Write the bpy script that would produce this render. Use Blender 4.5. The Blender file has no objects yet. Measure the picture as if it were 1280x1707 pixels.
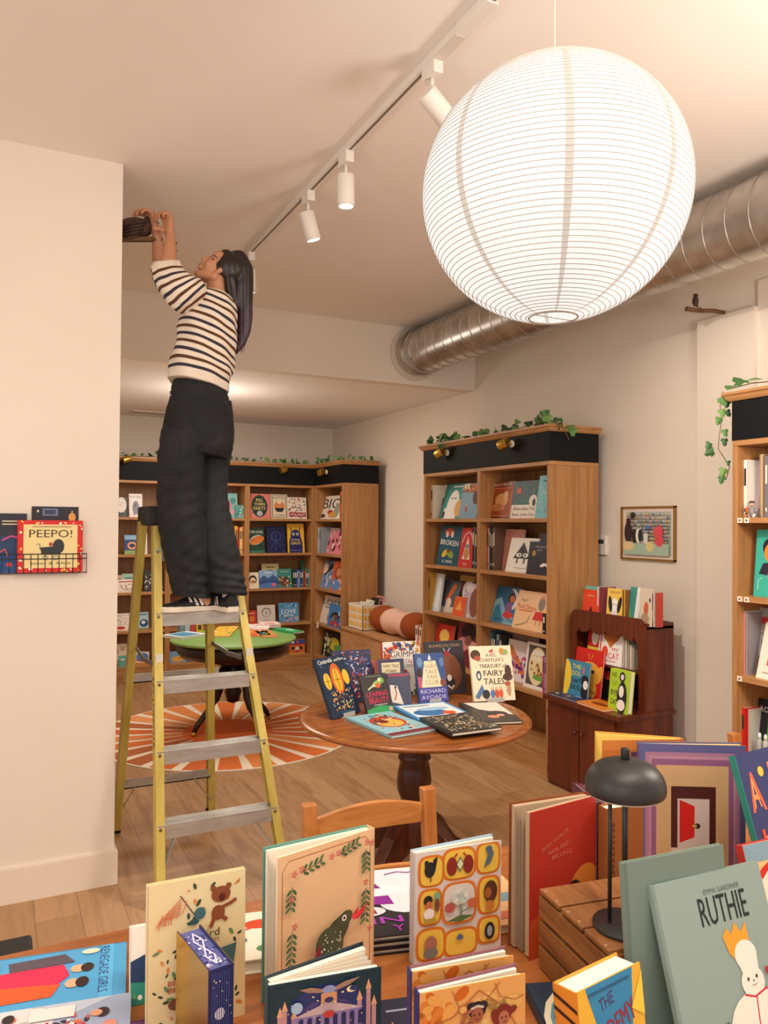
import bpy, bmesh, math, random
from mathutils import Vector as V, Matrix
R_ = math.radians
SC = bpy.context.scene
COL = SC.collection

# ---------------------------------------------------------------- camera
FPX, H = 1291.07, 1.7
_y, _p, _r = R_(26.73), R_(.8488), R_(.4779)
_F0 = V((math.sin(_y), math.cos(_y), 0)); _R0 = V((math.cos(_y), -math.sin(_y), 0)); _U0 = V((0, 0, 1))
CF = _F0*math.cos(_p)+_U0*math.sin(_p); _U = -_F0*math.sin(_p)+_U0*math.cos(_p)
CR = _R0*math.cos(_r)+_U*math.sin(_r); CU = -_R0*math.sin(_r)+_U*math.cos(_r)
EYE = V((0, 0, H))
cam = bpy.data.objects.new('camera', bpy.data.cameras.new('camera')); COL.objects.link(cam)
cam.matrix_world = Matrix(((CR.x, CU.x, -CF.x, EYE.x), (CR.y, CU.y, -CF.y, EYE.y), (CR.z, CU.z, -CF.z, EYE.z), (0, 0, 0, 1)))
cam.data.sensor_fit = 'VERTICAL'; cam.data.sensor_height = 24; cam.data.lens = FPX/1707*24
cam.data.clip_start = .05
SC.camera = cam

def on(px, py, axis, val):            # point of the photo's sight line that lies on a world plane
    d = CF+CR*((px-640)/FPX)-CU*((py-853.5)/FPX)
    i = 'xyz'.index(axis)
    return EYE+d*((val-EYE[i])/d[i])

# ---------------------------------------------------------------- light
SC.view_settings.view_transform = 'Standard'; SC.view_settings.look = 'None'
SC.view_settings.exposure = -.08; SC.view_settings.gamma = 1; SC.view_settings.use_curve_mapping = False
w = bpy.data.worlds.new('world'); SC.world = w; w.use_nodes = True
w.node_tree.nodes['Background'].inputs[0].default_value = (1, .91, .84, 1)
w.node_tree.nodes['Background'].inputs[1].default_value = .95

def area(name, loc, rot, sx, sy, e, col=(1, .9, .79)):
    l = bpy.data.lights.new(name, 'AREA'); l.shape = 'RECTANGLE'; l.size = sx; l.size_y = sy; l.energy = e; l.color = col
    o = bpy.data.objects.new(name, l); COL.objects.link(o); o.location = loc; o.rotation_euler = rot; return o
def spot(name, loc, target, e, ang=70, blend=.6, col=(1, .9, .78), r=.03):
    l = bpy.data.lights.new(name, 'SPOT'); l.energy = e; l.spot_size = R_(ang); l.spot_blend = blend; l.color = col; l.shadow_soft_size = r
    o = bpy.data.objects.new(name, l); COL.objects.link(o); o.location = loc
    o.rotation_euler = (V(target)-V(loc)).to_track_quat('-Z', 'Y').to_euler(); return o
def bulb(name, loc, e, r=.1, col=(1, .9, .79)):
    l = bpy.data.lights.new(name, 'POINT'); l.energy = e; l.color = col; l.shadow_soft_size = r
    o = bpy.data.objects.new(name, l); COL.objects.link(o); o.location = loc; return o
# unseen fill lights added for brightness, then the back room's own ceiling lamps
bulb('unseen_fill_bulb', (-.9, -.4, 1.95), 42, .3); bulb('unseen_fill_bulb', (2.6, 1.0, 2.25), 85, .3); bulb('unseen_fill_bulb', (-1.3, 1.3, 1.9), 36, .3)  # bulbs added out of view to lift the ceiling and walls
area('unseen_fill_area', (.9, .7, 3.36), (R_(12), 0, 0), 1.8, 1.0, 70)  # overhead area light added above the frame to brighten the room
area('back_lamp', (1.9, 7.0, 2.86), (0, 0, 0), 1.0, .8, 30)
bulb('back_glow', (1.75, 7.0, 2.45), 17, .2)

# ---------------------------------------------------------------- materials
def lin(c):
    if isinstance(c, str):
        c = c.lstrip('#'); c = [int(c[i:i+2], 16)/255 for i in (0, 2, 4)]
    return tuple((x/12.92 if x <= .04045 else ((x+.055)/1.055)**2.4) for x in c)+(1,)
_M = {}
def mat(c, rough=.55, metal=0, emit=0, name=None, spec=.4):
    if isinstance(c, bpy.types.Material): return c
    k = (c, rough, metal, emit)
    if k in _M: return _M[k]
    m = bpy.data.materials.new(name or 'paint_'+str(c).strip('#')); m.use_nodes = True
    b = m.node_tree.nodes['Principled BSDF']
    b.inputs['Base Color'].default_value = lin(c); b.inputs['Roughness'].default_value = rough; b.inputs['Metallic'].default_value = metal
    b.inputs['Specular IOR Level'].default_value = spec
    if emit:
        b.inputs['Emission Color'].default_value = lin(c); b.inputs['Emission Strength'].default_value = emit
    _M[k] = m; return m
def nodes(name, rough=.5, metal=0):
    m = bpy.data.materials.new(name); m.use_nodes = True
    nt = m.node_tree; b = nt.nodes['Principled BSDF']; b.inputs['Roughness'].default_value = rough; b.inputs['Metallic'].default_value = metal
    return m, nt, b
def N(nt, t, **k):
    n = nt.nodes.new(t)
    for a, v in k.items():
        if a in n.inputs: n.inputs[a].default_value = v
        else: setattr(n, a, v)
    return n
def ramp(nt, stops):
    r = nt.nodes.new('ShaderNodeValToRGB'); e = r.color_ramp.elements
    while len(e) < len(stops): e.new(.5)
    for i, (p, c) in enumerate(stops): e[i].position = p; e[i].color = lin(c)
    return r
def wood(name, c1, c2, scale=(14, 14, 1.1), rough=.45, coord='Object', rings=0, bump=.05):
    m, nt, b = nodes(name, rough)
    tc = N(nt, 'ShaderNodeTexCoord'); mp = N(nt, 'ShaderNodeMapping'); mp.inputs['Scale'].default_value = scale
    nt.links.new(tc.outputs[coord], mp.inputs[0])
    n1 = N(nt, 'ShaderNodeTexNoise', Scale=1.6, Detail=7, Roughness=.62, Distortion=.9); nt.links.new(mp.outputs[0], n1.inputs[0])
    r = ramp(nt, [(.3, c2), (.52, c1), (.72, c2)] if rings else [(.32, c2), (.66, c1)])
    nt.links.new(n1.outputs[0], r.inputs[0]); nt.links.new(r.outputs[0], b.inputs['Base Color'])
    bp = N(nt, 'ShaderNodeBump', Strength=bump, Distance=.01); nt.links.new(n1.outputs[0], bp.inputs['Height']); nt.links.new(bp.outputs[0], b.inputs['Normal'])
    return m
def plaster(name, c, c2):
    m, nt, b = nodes(name, .85)
    tc = N(nt, 'ShaderNodeTexCoord'); n = N(nt, 'ShaderNodeTexNoise', Scale=1.3, Detail=4); nt.links.new(tc.outputs['Object'], n.inputs[0])
    r = ramp(nt, [(.3, c), (.7, c2)]); nt.links.new(n.outputs[0], r.inputs[0]); nt.links.new(r.outputs[0], b.inputs['Base Color'])
    n2 = N(nt, 'ShaderNodeTexNoise', Scale=180, Detail=3); nt.links.new(tc.outputs['Object'], n2.inputs[0])
    bp = N(nt, 'ShaderNodeBump', Strength=.06, Distance=.004); nt.links.new(n2.outputs[0], bp.inputs['Height']); nt.links.new(bp.outputs[0], b.inputs['Normal'])
    return m
WALL = plaster('wall_paint', '#ece0d2', '#e8dccd')
CEIL = plaster('ceiling_paint', '#f6f0ea', '#f2ebe4')
OAK = wood('oak_laminate', '#bd8a55', '#9d6c3e', (16, 16, .9))
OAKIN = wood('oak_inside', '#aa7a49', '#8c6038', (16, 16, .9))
OAKH = wood('oak_long', '#c28f5b', '#a37144', (1.2, 14, 14))
CHEST = wood('birch_chest', '#c99a6c', '#b07f52', (9, 1.2, 5), rings=1)
FASC = mat('#101114', .6, spec=.2, name='dark_fascia')
MAHO = wood('mahogany', '#6d2f17', '#4d1d0e', (12, 12, 1.3), .3)
PINE = wood('pine_chair', '#c98648', '#a9642d', (14, 14, 1.6), .4)
PINEH = wood('pine_rail', '#cf8d4e', '#ad6a32', (1.5, 14, 14), .4)
TOPW = wood('table_top', '#a5632f', '#7c4019', (1.6, 12, 12), .22)
FGW = wood('front_table', '#b5713a', '#8d4f22', (1.3, 10, 10), .35)
DARKW = wood('dark_turned_wood', '#5a2c18', '#3c1a0e', (10, 10, 1.5), .28)
EBONY = mat('#24130f', .3, name='near_black_wood')
CRATE = wood('crate_wood', '#a06a36', '#6c3f1d', (12, 2, 12), .6)
ALU = wood('scuffed_aluminium', '#c9c6c0', '#a9a49c', (3, 10, 10), .42); ALU.node_tree.nodes['Principled BSDF'].inputs['Metallic'].default_value = .55
YEL = wood('yellow_fibreglass', '#d6c266', '#bda548', (9, 9, 1.2), .4)
BRASS = mat('#c9a24e', .28, .9, name='brass'); BLK = mat('#1a1a1c', .5, name='black_plastic'); BLKM = mat('#2b2a2a', .42, name='black_metal')
WHT = mat('#e8e2da', .4, name='white_enamel'); PAGES = mat('#efe5d0', .8, name='paper_pages')

def floor_mat():
    m, nt, b = nodes('floor_planks', .38)
    tc = N(nt, 'ShaderNodeTexCoord'); mp = N(nt, 'ShaderNodeMapping'); mp.inputs['Rotation'].default_value = (0, 0, R_(90))
    nt.links.new(tc.outputs['Object'], mp.inputs[0])
    br = N(nt, 'ShaderNodeTexBrick', Scale=1.0); br.offset = .37
    for k, v in {'Color1': lin('#c2996f'), 'Color2': lin('#ae855b'), 'Mortar': lin('#6d4c31'), 'Mortar Size': .0012, 'Brick Width': 1.2, 'Row Height': .18, 'Bias': 0.}.items(): br.inputs[k].default_value = v
    nt.links.new(mp.outputs[0], br.inputs[0])
    mp2 = N(nt, 'ShaderNodeMapping'); mp2.inputs['Scale'].default_value = (5.5, .75, 1); nt.links.new(tc.outputs['Object'], mp2.inputs[0])
    n = N(nt, 'ShaderNodeTexNoise', Scale=1.9, Detail=8, Roughness=.6, Distortion=.8); nt.links.new(mp2.outputs[0], n.inputs[0])
    r = ramp(nt, [(.3, '#9a7452'), (.5, '#ffffff'), (.75, '#d0aa86')]); nt.links.new(n.outputs[0], r.inputs[0])
    mx = nt.nodes.new('ShaderNodeMix'); mx.data_type = 'RGBA'; mx.blend_type = 'MULTIPLY'; mx.inputs[0].default_value = .55
    nt.links.new(br.outputs[0], mx.inputs[6]); nt.links.new(r.outputs[0], mx.inputs[7]); nt.links.new(mx.outputs[2], b.inputs['Base Color'])
    return m
FLOOR = floor_mat()

# ---------------------------------------------------------------- mesh helper
class MB:
    def __init__(s): s.v = []; s.f = []; s.m = []; s.s = []; s.slots = []
    def _mi(s, m):
        m = mat(m)
        if m not in s.slots: s.slots.append(m)
        return s.slots.index(m)
    def add(s, vs, fs, m, smooth=False):
        o = len(s.v); s.v += [tuple(x) for x in vs]; mi = s._mi(m)
        for f in fs: s.f.append([o+i for i in f]); s.m.append(mi); s.s.append(smooth)
        return s
    def box(s, a, b, m, mtx=None):
        (x0, y0, z0), (x1, y1, z1) = a, b
        vs = [V(p) for p in ((x0, y0, z0), (x1, y0, z0), (x1, y1, z0), (x0, y1, z0), (x0, y0, z1), (x1, y0, z1), (x1, y1, z1), (x0, y1, z1))]
        if mtx: vs = [mtx @ p for p in vs]
        return s.add(vs, [(0, 3, 2, 1), (4, 5, 6, 7), (0, 1, 5, 4), (1, 2, 6, 5), (2, 3, 7, 6), (3, 0, 4, 7)], m)
    def bar(s, p, q, wx, wy, m, up=(0, 0, 1)):      # rectangular bar from p to q
        p, q = V(p), V(q); d = (q-p).normalized(); u = V(up)
        if abs(d.dot(u)) > .98: u = V((0, 1, 0))
        x = d.cross(u).normalized(); y = x.cross(d).normalized()
        vs = [c+x*(i*wx/2)+y*(j*wy/2) for c in (p, q) for i, j in ((-1, -1), (1, -1), (1, 1), (-1, 1))]
        return s.add(vs, [(3, 2, 1, 0), (4, 5, 6, 7), (0, 1, 5, 4), (1, 2, 6, 5), (2, 3, 7, 6), (3, 0, 4, 7)], m)
    def tube(s, pts, rs, m, n=12, caps=True, smooth=True):
        pts = [V(p) for p in pts]
        if not hasattr(rs, '__len__'): rs = [rs]*len(pts)
        vs = []; prev = None
        for i, p in enumerate(pts):
            d = (pts[min(i+1, len(pts)-1)]-pts[max(i-1, 0)]).normalized()
            if prev is None:
                a = V((0, 0, 1)) if abs(d.z) < .9 else V((1, 0, 0)); x = d.cross(a).normalized()
            else: x = (prev-d*prev.dot(d)).normalized()
            prev = x; y = d.cross(x)
            vs += [p+(x*math.cos(2*math.pi*k/n)+y*math.sin(2*math.pi*k/n))*rs[i] for k in range(n)]
        fs = [(i*n+k, i*n+(k+1) % n, (i+1)*n+(k+1) % n, (i+1)*n+k) for i in range(len(pts)-1) for k in range(n)]
        s.add(vs, fs, m, smooth)
        if caps:
            o = len(s.v)-len(vs); mi = s._mi(m)
            for f in ([o+k for k in range(n)][::-1], [o+(len(pts)-1)*n+k for k in range(n)]): s.f.append(f); s.m.append(mi); s.s.append(False)
        return s
    def lathe(s, prof, m, c=(0, 0, 0), n=40, smooth=True, sides=None):
        n = sides or n; cx, cy, cz = c
        vs = [(cx+r*math.cos(2*math.pi*k/n), cy+r*math.sin(2*math.pi*k/n), cz+z) for r, z in prof for k in range(n)]
        fs = [(i*n+k, i*n+(k+1) % n, (i+1)*n+(k+1) % n, (i+1)*n+k) for i in range(len(prof)-1) for k in range(n)]
        s.add(vs, fs, m, smooth)
        o = len(s.v)-len(vs); mi = s._mi(m)
        if prof[0][0] > 1e-4: s.f.append([o+k for k in range(n)][::-1]); s.m.append(mi); s.s.append(False)
        if prof[-1][0] > 1e-4: s.f.append([o+(len(prof)-1)*n+k for k in range(n)]); s.m.append(mi); s.s.append(False)
        return s
    def prism(s, poly, a, b, m, mtx=None):           # polygon in local xz, extruded along y a..b
        n = len(poly); vs = [V((x, y, z)) for y in (a, b) for x, z in poly]
        if mtx: vs = [mtx @ p for p in vs]
        return s.add(vs, [tuple(range(n)), tuple(range(2*n-1, n-1, -1))]+[(i, n+i, n+(i+1) % n, (i+1) % n) for i in range(n)], m)
    def rings(s, rings, m, smooth=True, caps=True, mats=None):   # each ring: list of points; mats: material per band
        n = len(rings[0]); o = len(s.v); s.v += [tuple(p) for r in rings for p in r]
        for i in range(len(rings)-1):
            mi = s._mi(mats[i] if mats else m)
            for k in range(n): s.f.append([o+i*n+k, o+i*n+(k+1) % n, o+(i+1)*n+(k+1) % n, o+(i+1)*n+k]); s.m.append(mi); s.s.append(smooth)
        if caps:
            for f, mm in (([o+k for k in range(n)][::-1], mats[0] if mats else m), ([o+(len(rings)-1)*n+k for k in range(n)], mats[-1] if mats else m)): s.f.append(f); s.m.append(s._mi(mm)); s.s.append(False)
        return s
    def ball(s, c, r, m, n=16, k=10, mtx=None):
        rx, ry, rz = r if hasattr(r, '__len__') else (r, r, r); c = V(c)
        vs = []
        for j in range(1, k):
            t = math.pi*j/k
            for i in range(n):
                a = 2*math.pi*i/n; p = V((rx*math.sin(t)*math.cos(a), ry*math.sin(t)*math.sin(a), rz*math.cos(t)))
                vs.append(c+(mtx @ p if mtx else p))
        T = V((0, 0, rz)); vs += [c+(mtx @ T if mtx else T), c-(mtx @ T if mtx else T)]
        fs = [(j*n+i, (j+1)*n+i, (j+1)*n+(i+1) % n, j*n+(i+1) % n) for j in range(k-2) for i in range(n)]
        fs += [(len(vs)-2, i, (i+1) % n) for i in range(n)]+[(len(vs)-1, (k-2)*n+(i+1) % n, (k-2)*n+i) for i in range(n)]
        return s.add(vs, fs, m, True)
    def build(s, name, parent=None, bevel=0, auto=False):
        me = bpy.data.meshes.new(name); me.from_pydata(s.v, [], s.f)
        for m in s.slots: me.materials.append(m)
        me.polygons.foreach_set('material_index', s.m); me.polygons.foreach_set('use_smooth', s.s); me.update()
        o = bpy.data.objects.new(name, me); COL.objects.link(o)
        if parent: o.parent = parent
        if bevel:
            b = o.modifiers.new('bevel', 'BEVEL'); b.width = bevel; b.segments = 2; b.limit_method = 'ANGLE'; b.harden_normals = False
        return o

def tag(o, label, cat, group=None):
    o['label'] = label; o['category'] = cat
    if group: o['group'] = group
    return o
def thing(name, label, cat, loc=(0, 0, 0), yaw=0, group=None):
    o = bpy.data.objects.new(name, None); COL.objects.link(o); o.location = loc; o.rotation_euler = (0, 0, R_(yaw)); o.empty_display_size = .1
    return tag(o, label, cat, group)
def struct(mb, name, bevel=0):
    o = mb.build(name, bevel=bevel); o['kind'] = 'structure'; return o
def part(mb, name, parent, bevel=0, label=None):
    o = mb.build(name, parent, bevel)
    if label: o['label'] = label
    return o

# ---------------------------------------------------------------- cover art (flat inks printed on a cover)
_T = {}
def text_mesh(t):
    if t not in _T:
        cu = bpy.data.curves.new('t', 'FONT'); cu.body = t; cu.resolution_u = 2
        o = bpy.data.objects.new('t', cu); me = bpy.data.meshes.new_from_object(o)
        vs = [(v.co.x, v.co.y) for v in me.vertices]; fs = [tuple(p.vertices) for p in me.polygons]
        bpy.data.objects.remove(o); bpy.data.meshes.remove(me); bpy.data.curves.remove(cu)
        xs = [v[0] for v in vs]; ys = [v[1] for v in vs]
        x0, x1, y0, y1 = min(xs), max(xs), min(ys), max(ys)
        _T[t] = ([((x-(x0+x1)/2)/(y1-y0), (y-(y0+y1)/2)/(y1-y0)) for x, y in vs], fs, (x1-x0)/(y1-y0))
    return _T[t]
def draw(mb, prims, w, h, x0=0, z0=0, y=-.0004, step=.00015, mtx=None):
    k = 0
    def put(pts, fs, c):
        nonlocal k
        vs = [V((x0+min(max(px, 0), 1)*w, y-k*step, z0+min(max(py, 0), 1)*h)) for px, py in pts]
        if mtx: vs = [mtx @ p for p in vs]
        mb.add(vs, fs, mat(c, .5)); k += 1
    def ell(cx, cy, rx, ry, c, rot=0, n=20):
        ca, sa = math.cos(rot), math.sin(rot); A = h/w; pts = []
        for i in range(n):
            a = 2*math.pi*i/n; ex, ey = rx*math.cos(a), ry*math.sin(a)*A
            pts.append((cx+ex*ca-ey*sa, cy+(ex*sa+ey*ca)/A))
        put(pts, [tuple(range(n))], c)
    for p in prims:
        t = p[0]
        if t == 'R': put([(p[1], p[2]), (p[3], p[2]), (p[3], p[4]), (p[1], p[4])], [(0, 1, 2, 3)], p[5])
        elif t == 'E': ell(p[1], p[2], p[3], p[4], p[5], p[6] if len(p) > 6 else 0)
        elif t == 'Q':                                  # rounded square
            f = lambda v: math.copysign(abs(v)**.55, v)
            put([(p[1]+p[3]*f(math.cos(2*math.pi*i/32)), p[2]+p[4]*f(math.sin(2*math.pi*i/32))) for i in range(32)], [tuple(range(32))], p[5])
        elif t == 'P': put(p[1], [tuple(range(len(p[1])))], p[2])
        elif t == 'T':                                  # text, cx, cy, height (of h), colour, max width (of w), rotation
            vs, fs, asp = text_mesh(p[1]); hh = p[4]*h; sx = hh; mw = p[6] if len(p) > 6 and p[6] else 0
            if mw: sx = mw*w/asp
            ro = R_(p[7]) if len(p) > 7 else 0; ca, sa = math.cos(ro), math.sin(ro)
            bold = .02
            for dx in ((0, bold) if len(p) > 8 else (0,)):
                put([(p[2]+((x+dx)*sx*ca-yy*hh*sa)/w, p[3]+((x+dx)*sx*sa+yy*hh*ca)/h) for x, yy in vs], fs, p[5])
        elif t == 'L':
            pts, th, c = p[1], p[2]/2, p[3]; A = h/w; q = [(a, b*A) for a, b in pts]; L = []; Rr = []
            for i in range(len(q)):
                a, b = q[max(i-1, 0)], q[min(i+1, len(q)-1)]; dx, dy = b[0]-a[0], b[1]-a[1]; l = math.hypot(dx, dy) or 1
                nx, ny = -dy/l*th, dx/l*th; L.append((q[i][0]+nx, (q[i][1]+ny)/A)); Rr.append((q[i][0]-nx, (q[i][1]-ny)/A))
            n = len(q); put(L+Rr, [(i, i+1, n+i+1, n+i) for i in range(n-1)], c)
        elif t == 'D':                                  # n, x0,y0,x1,y1, r, colours, seed, stretch
            rn = random.Random(p[8]); st = p[9] if len(p) > 9 else 1
            cols = p[7]
            for c in cols:
                for _ in range(max(1, p[1]//len(cols))):
                    rr = p[6]*rn.uniform(.5, 1.2); a = rn.uniform(0, 3.14)
                    ell(rn.uniform(p[2], p[4]), rn.uniform(p[3], p[5]), rr, rr/st*w/h, c, a, 8)
                    k -= 1
                k += 1
    return mb
BOOKS = []
def book(label, w, h, t, cover, art=(), loc=(0, 0, 0), yaw=0, lean=0, spine=None, splay=0, hinge='L', name='picture_book', cat='book', group=None, roll=0, back=None, spine_art=None, pages=PAGES, mtx=None, backart=None):
    """cover in local xz facing -y, spine at x=0 (hinge 'L') or x=w; splay opens the back board"""
    ct = min(.0028, t*.22); cover = mat(cover, .42); sp = mat(spine, .42) if spine else cover; bk = mat(back, .42) if back else cover
    root = MB(); sx = 0 if hinge == 'L' else w; sgn = 1 if hinge == 'L' else -1
    root.box((0, 0, 0), (w, ct, h), cover)
    M = Matrix.Translation((sx, t, 0)) @ Matrix.Rotation(R_(splay)*sgn, 4, 'Z') @ Matrix.Translation((-sx, -t, 0))
    root.box((0, t-ct, 0), (w, t, h), bk, M)
    a, b = sorted((sx-sgn*.0018, sx+sgn*.0012)); root.box((a, 0, 0), (b, t, h), sp)
    o = root.build(name)
    o.matrix_world = mtx if mtx else Matrix.Translation(loc) @ Matrix.Rotation(R_(yaw), 4, 'Z') @ Matrix.Rotation(R_(-lean), 4, 'X') @ Matrix.Rotation(R_(roll), 4, 'Y')
    tag(o, label, cat, group)
    pg = MB(); i = min(.004, w*.03)
    xa, xb = (i*.5, w-i) if hinge == 'L' else (i, w-i*.5)
    if splay:
        pt = t*.55
        pg.box((xa, ct, i), (xb, pt, h-i), pages)
        M2 = Matrix.Translation((sx, t, 0)) @ Matrix.Rotation(R_(splay*.93)*sgn, 4, 'Z') @ Matrix.Translation((-sx, -t, 0))
        pg.box((xa, pt, i), (xb, t-ct, h-i), pages, M2)
        if splay > 6:
            for q in (.3, .55, .8):
                M3 = Matrix.Translation((sx, t*.6, 0)) @ Matrix.Rotation(R_(splay*q)*sgn, 4, 'Z') @ Matrix.Translation((-sx, -t*.6, 0))
                pg.box((xa, t*.6, i), (xb-.003, t*.6+.0006, h-i*1.5), pages, M3)
    else: pg.box((xa, ct, i), (xb, t-ct, h-i), pages)
    part(pg, 'page_block', o)
    if art: part(draw(MB(), art, w, h), 'cover_art', o)
    if spine_art:                                     # drawn on the spine: local u = thickness
        ms = Matrix(((0, 1, 0, -.0018), (-1, 0, 0, t), (0, 0, 1, 0), (0, 0, 0, 1)))
        part(draw(MB(), spine_art, t, h, mtx=ms), 'spine_art', o)
    BOOKS.append(o); return o
# ================================================================ the room
XW, YB, ZB, YK, ZC, XU, YU = 3.887, 5.9, 2.91, 9.21, 3.4, 3.354, 8.484
struct(MB().box((-3, -2.5, -.1), (4.1, 9.4, 0), FLOOR), 'floor')
struct(MB().box((-3, -2.5, ZC), (4.1, YB, ZC+.1), CEIL), 'ceiling')
struct(MB().box((.3, YB+.12, ZB), (XW, YK, ZB+.1), CEIL), 'ceiling_back')
struct(MB().box((XW, -2.5, 0), (XW+.12, YK+.1, ZC+.1), WALL), 'wall_right')
struct(MB().box((.2, YK, 0), (XW, YK+.1, ZB+.1), WALL), 'wall_back')
struct(MB().box((-3, 3.84, 0), (.527, YB, ZC), WALL), 'wall_left')
struct(MB().box((.2, YB, 0), (.32, YK, ZB), WALL), 'wall_far_left')
struct(MB().box((.32, YB, ZB), (XW, YB+.12, ZC), WALL), 'trim_1')                    # the beam between the two rooms
p = on(1162, 532, 'x', 3.83); q = on(1257, 507, 'x', 3.83)
struct(MB().box((3.83, q.y, 0), (XW, p.y, 2.95), WALL), 'trim_2')                    # shallow pier
struct(MB().box((3.86, -.5, 0), (XW, q.y, 3.1), WALL), 'trim_3')
BB = mat('#eadccb', .5, name='baseboard_paint')
struct(MB().box((-3, 3.823, 0), (.542, 3.84, .152), BB).box((.527, 3.84, 0), (.542, 5, .152), BB).box((-3, 3.827, .152), (.538, 3.84, .158), BB), 'baseboard_left')
struct(MB().box((3.875, 1, 0), (XW, 9, .12), BB), 'baseboard_right')

def g4(x0, yt, x1, row, plane, inset=.07):
    z = {0: 2.38, 1: 1.745, 2: 1.35, 3: .95, 4: .545, 5: .17}[row] if isinstance(row, int) else row
    ax, val = plane; v = val+inset
    a = on(x0, yt, ax, v); b = on(x1, yt, ax, v); m = on((x0+x1)/2, yt, ax, v)
    w_ = (a.y-b.y) if ax == 'x' else (b.x-a.x)
    loc = V((v, a.y, z)) if ax == 'x' else V((a.x, v, z))
    return loc, w_, m.z-z
PX = ('x', XU); PB = ('y', YU); 
def face(plane, row, x0, yt, x1, label, cover, art=(), inset=.07, lean=9, t=.014, yaw=0, **k):
    loc, w_, h_ = g4(x0, yt, x1, row, plane, inset)
    h_ /= math.cos(R_(lean))
    return book(label, w_, h_, t, cover, art, loc, (-90 if plane[0] == 'x' else 0)+yaw, lean, **k)
ORD = ['first', 'second', 'third', 'fourth', 'fifth', 'sixth', 'seventh', 'eighth', 'ninth', 'tenth', 'eleventh', 'twelfth']
def spines(plane, row, x0, x1, yt, cols, where, inset=.05, depth=.19, jit=.02, group=None, lean=0):
    """books standing spine out, colours left to right; cols: (colour word, hex)"""
    loc, w_, h_ = g4(x0, yt, x1, row, plane, inset); t = w_/len(cols); rn = random.Random(int(x0*7+yt))
    for i, (cw, c) in enumerate(cols):
        hh = h_-rn.uniform(0, jit)
        d = (i+1)*t
        L = loc+(V((0, -d, 0)) if plane[0] == 'x' else V((d, 0, 0)))+(V((rn.uniform(0, .012), 0, 0)) if plane[0] == 'x' else V((0, rn.uniform(0, .012), 0)))
        c2 = '#f0e8d8' if c < '#8' else '#3a3030'
        book(f'{cw} spine, {ORD[i]} from the left {where}', depth, hh, t*.96, c, (), L, (0 if plane[0] == 'x' else 90), 0, name='book', group=group,
             spine_art=[('R', .25, .55, .75, .85, c2), ('R', .3, .1, .7, .16, c2)] if t > .012 else None)

# ================================================================ bookcases
def bookcase(label, W, loc, yaw, shelves=(1.745, 1.35, .95, .545, .17), div=(), ivy=None, sides=(1, 1), depth=.43, crown_l=.04, crown_r=.04):
    o = thing('bookcase', label, 'bookcase', loc, yaw); T = .028
    part(MB().box((0, 0, 0), (T, depth, 2.107), OAK), 'side_panel', o, .0015); part(MB().box((W-T, 0, 0), (W, depth, 2.107), OAK), 'side_panel', o, .0015)
    inner = .335
    part(MB().box((T, inner, 0), (W-T, inner+.012, 2.13), OAKIN), 'back_panel', o)
    for d in div: part(MB().box((d-.02, 0, .17), (d+.02, inner, 2.11), OAK), 'divider', o, .0015)
    edges = [T]+[e for d in div for e in (d-.02, d+.02)]+[W-T]
    for z in shelves:
        for a, b in zip(edges[::2], edges[1::2]): part(MB().box((a, .002, z-.028), (b, inner, z), OAKH), 'shelf', o, .0015)
    part(MB().box((T, .006, 0), (W-T, .024, .142), OAKH), 'kick_board', o)
    part(MB().box((0, 0, 2.108), (W, depth, 2.136), OAKH), 'top_board', o, .0015)
    part(MB().box((0, -.004, 2.136), (W, depth, 2.338), FASC), 'fascia', o)
    cm = MB(); prof = [(0, 2.336), (-.012, 2.336), (-.022, 2.346), (-.03, 2.362), (-.038, 2.366), (-.038, 2.38), (0, 2.38)]
    for i in range(len(prof)-1):
        (y0, z0), (y1, z1) = prof[i], prof[i+1]
        xl0, xl1 = (y0 if crown_l else 0), (y1 if crown_l else 0); xr0, xr1 = (-y0 if crown_r else 0), (-y1 if crown_r else 0)
        cm.add([(xl0, y0, z0), (W+xr0, y0, z0), (W+xr1, y1, z1), (xl1, y1, z1)], [(0, 1, 2, 3)], OAKH)
        if crown_r: cm.add([(W+xr0, y0, z0), (W+xr0, depth, z0), (W+xr1, depth, z1), (W+xr1, y1, z1)], [(0, 1, 2, 3)], OAKH)
        if crown_l: cm.add([(xl0, y0, z0), (xl0, depth, z0), (xl1, depth, z1), (xl1, y1, z1)], [(3, 2, 1, 0)], OAKH)
    cm.box((-.038 if crown_l else 0, -.037, 2.3795), (W+(.038 if crown_r else 0), depth, 2.3805), OAKH)
    part(cm, 'crown_moulding', o); return o
bookcase('tall oak bookcase with dark fascia along the side wall, two bays wide', 1.72, (XU, 5.893, 0), -90, div=(.86,))
bookcase('tall oak bookcase cut off by the photo edge, ivy trailing down beside it', 1.7, (XU, 2.722, 0), -90, div=(.85,))
bookcase('back wall oak bookcase half hidden behind the yellow ladder rails', .87, (.81, YU, 0), 0, crown_r=0)
bookcase('back wall oak bookcase directly behind the person on the ladder', .87, (1.68, YU, 0), 0, crown_l=0, crown_r=0)
bookcase('back wall oak bookcase holding the pink party book and the yellow giant book', .803, (2.55, YU, 0), 0, crown_l=0, crown_r=0)
bookcase('narrow oak bookcase turned along the side wall at the far corner', YU-7.652, (XU, YU, 0), -90, crown_l=0)

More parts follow.
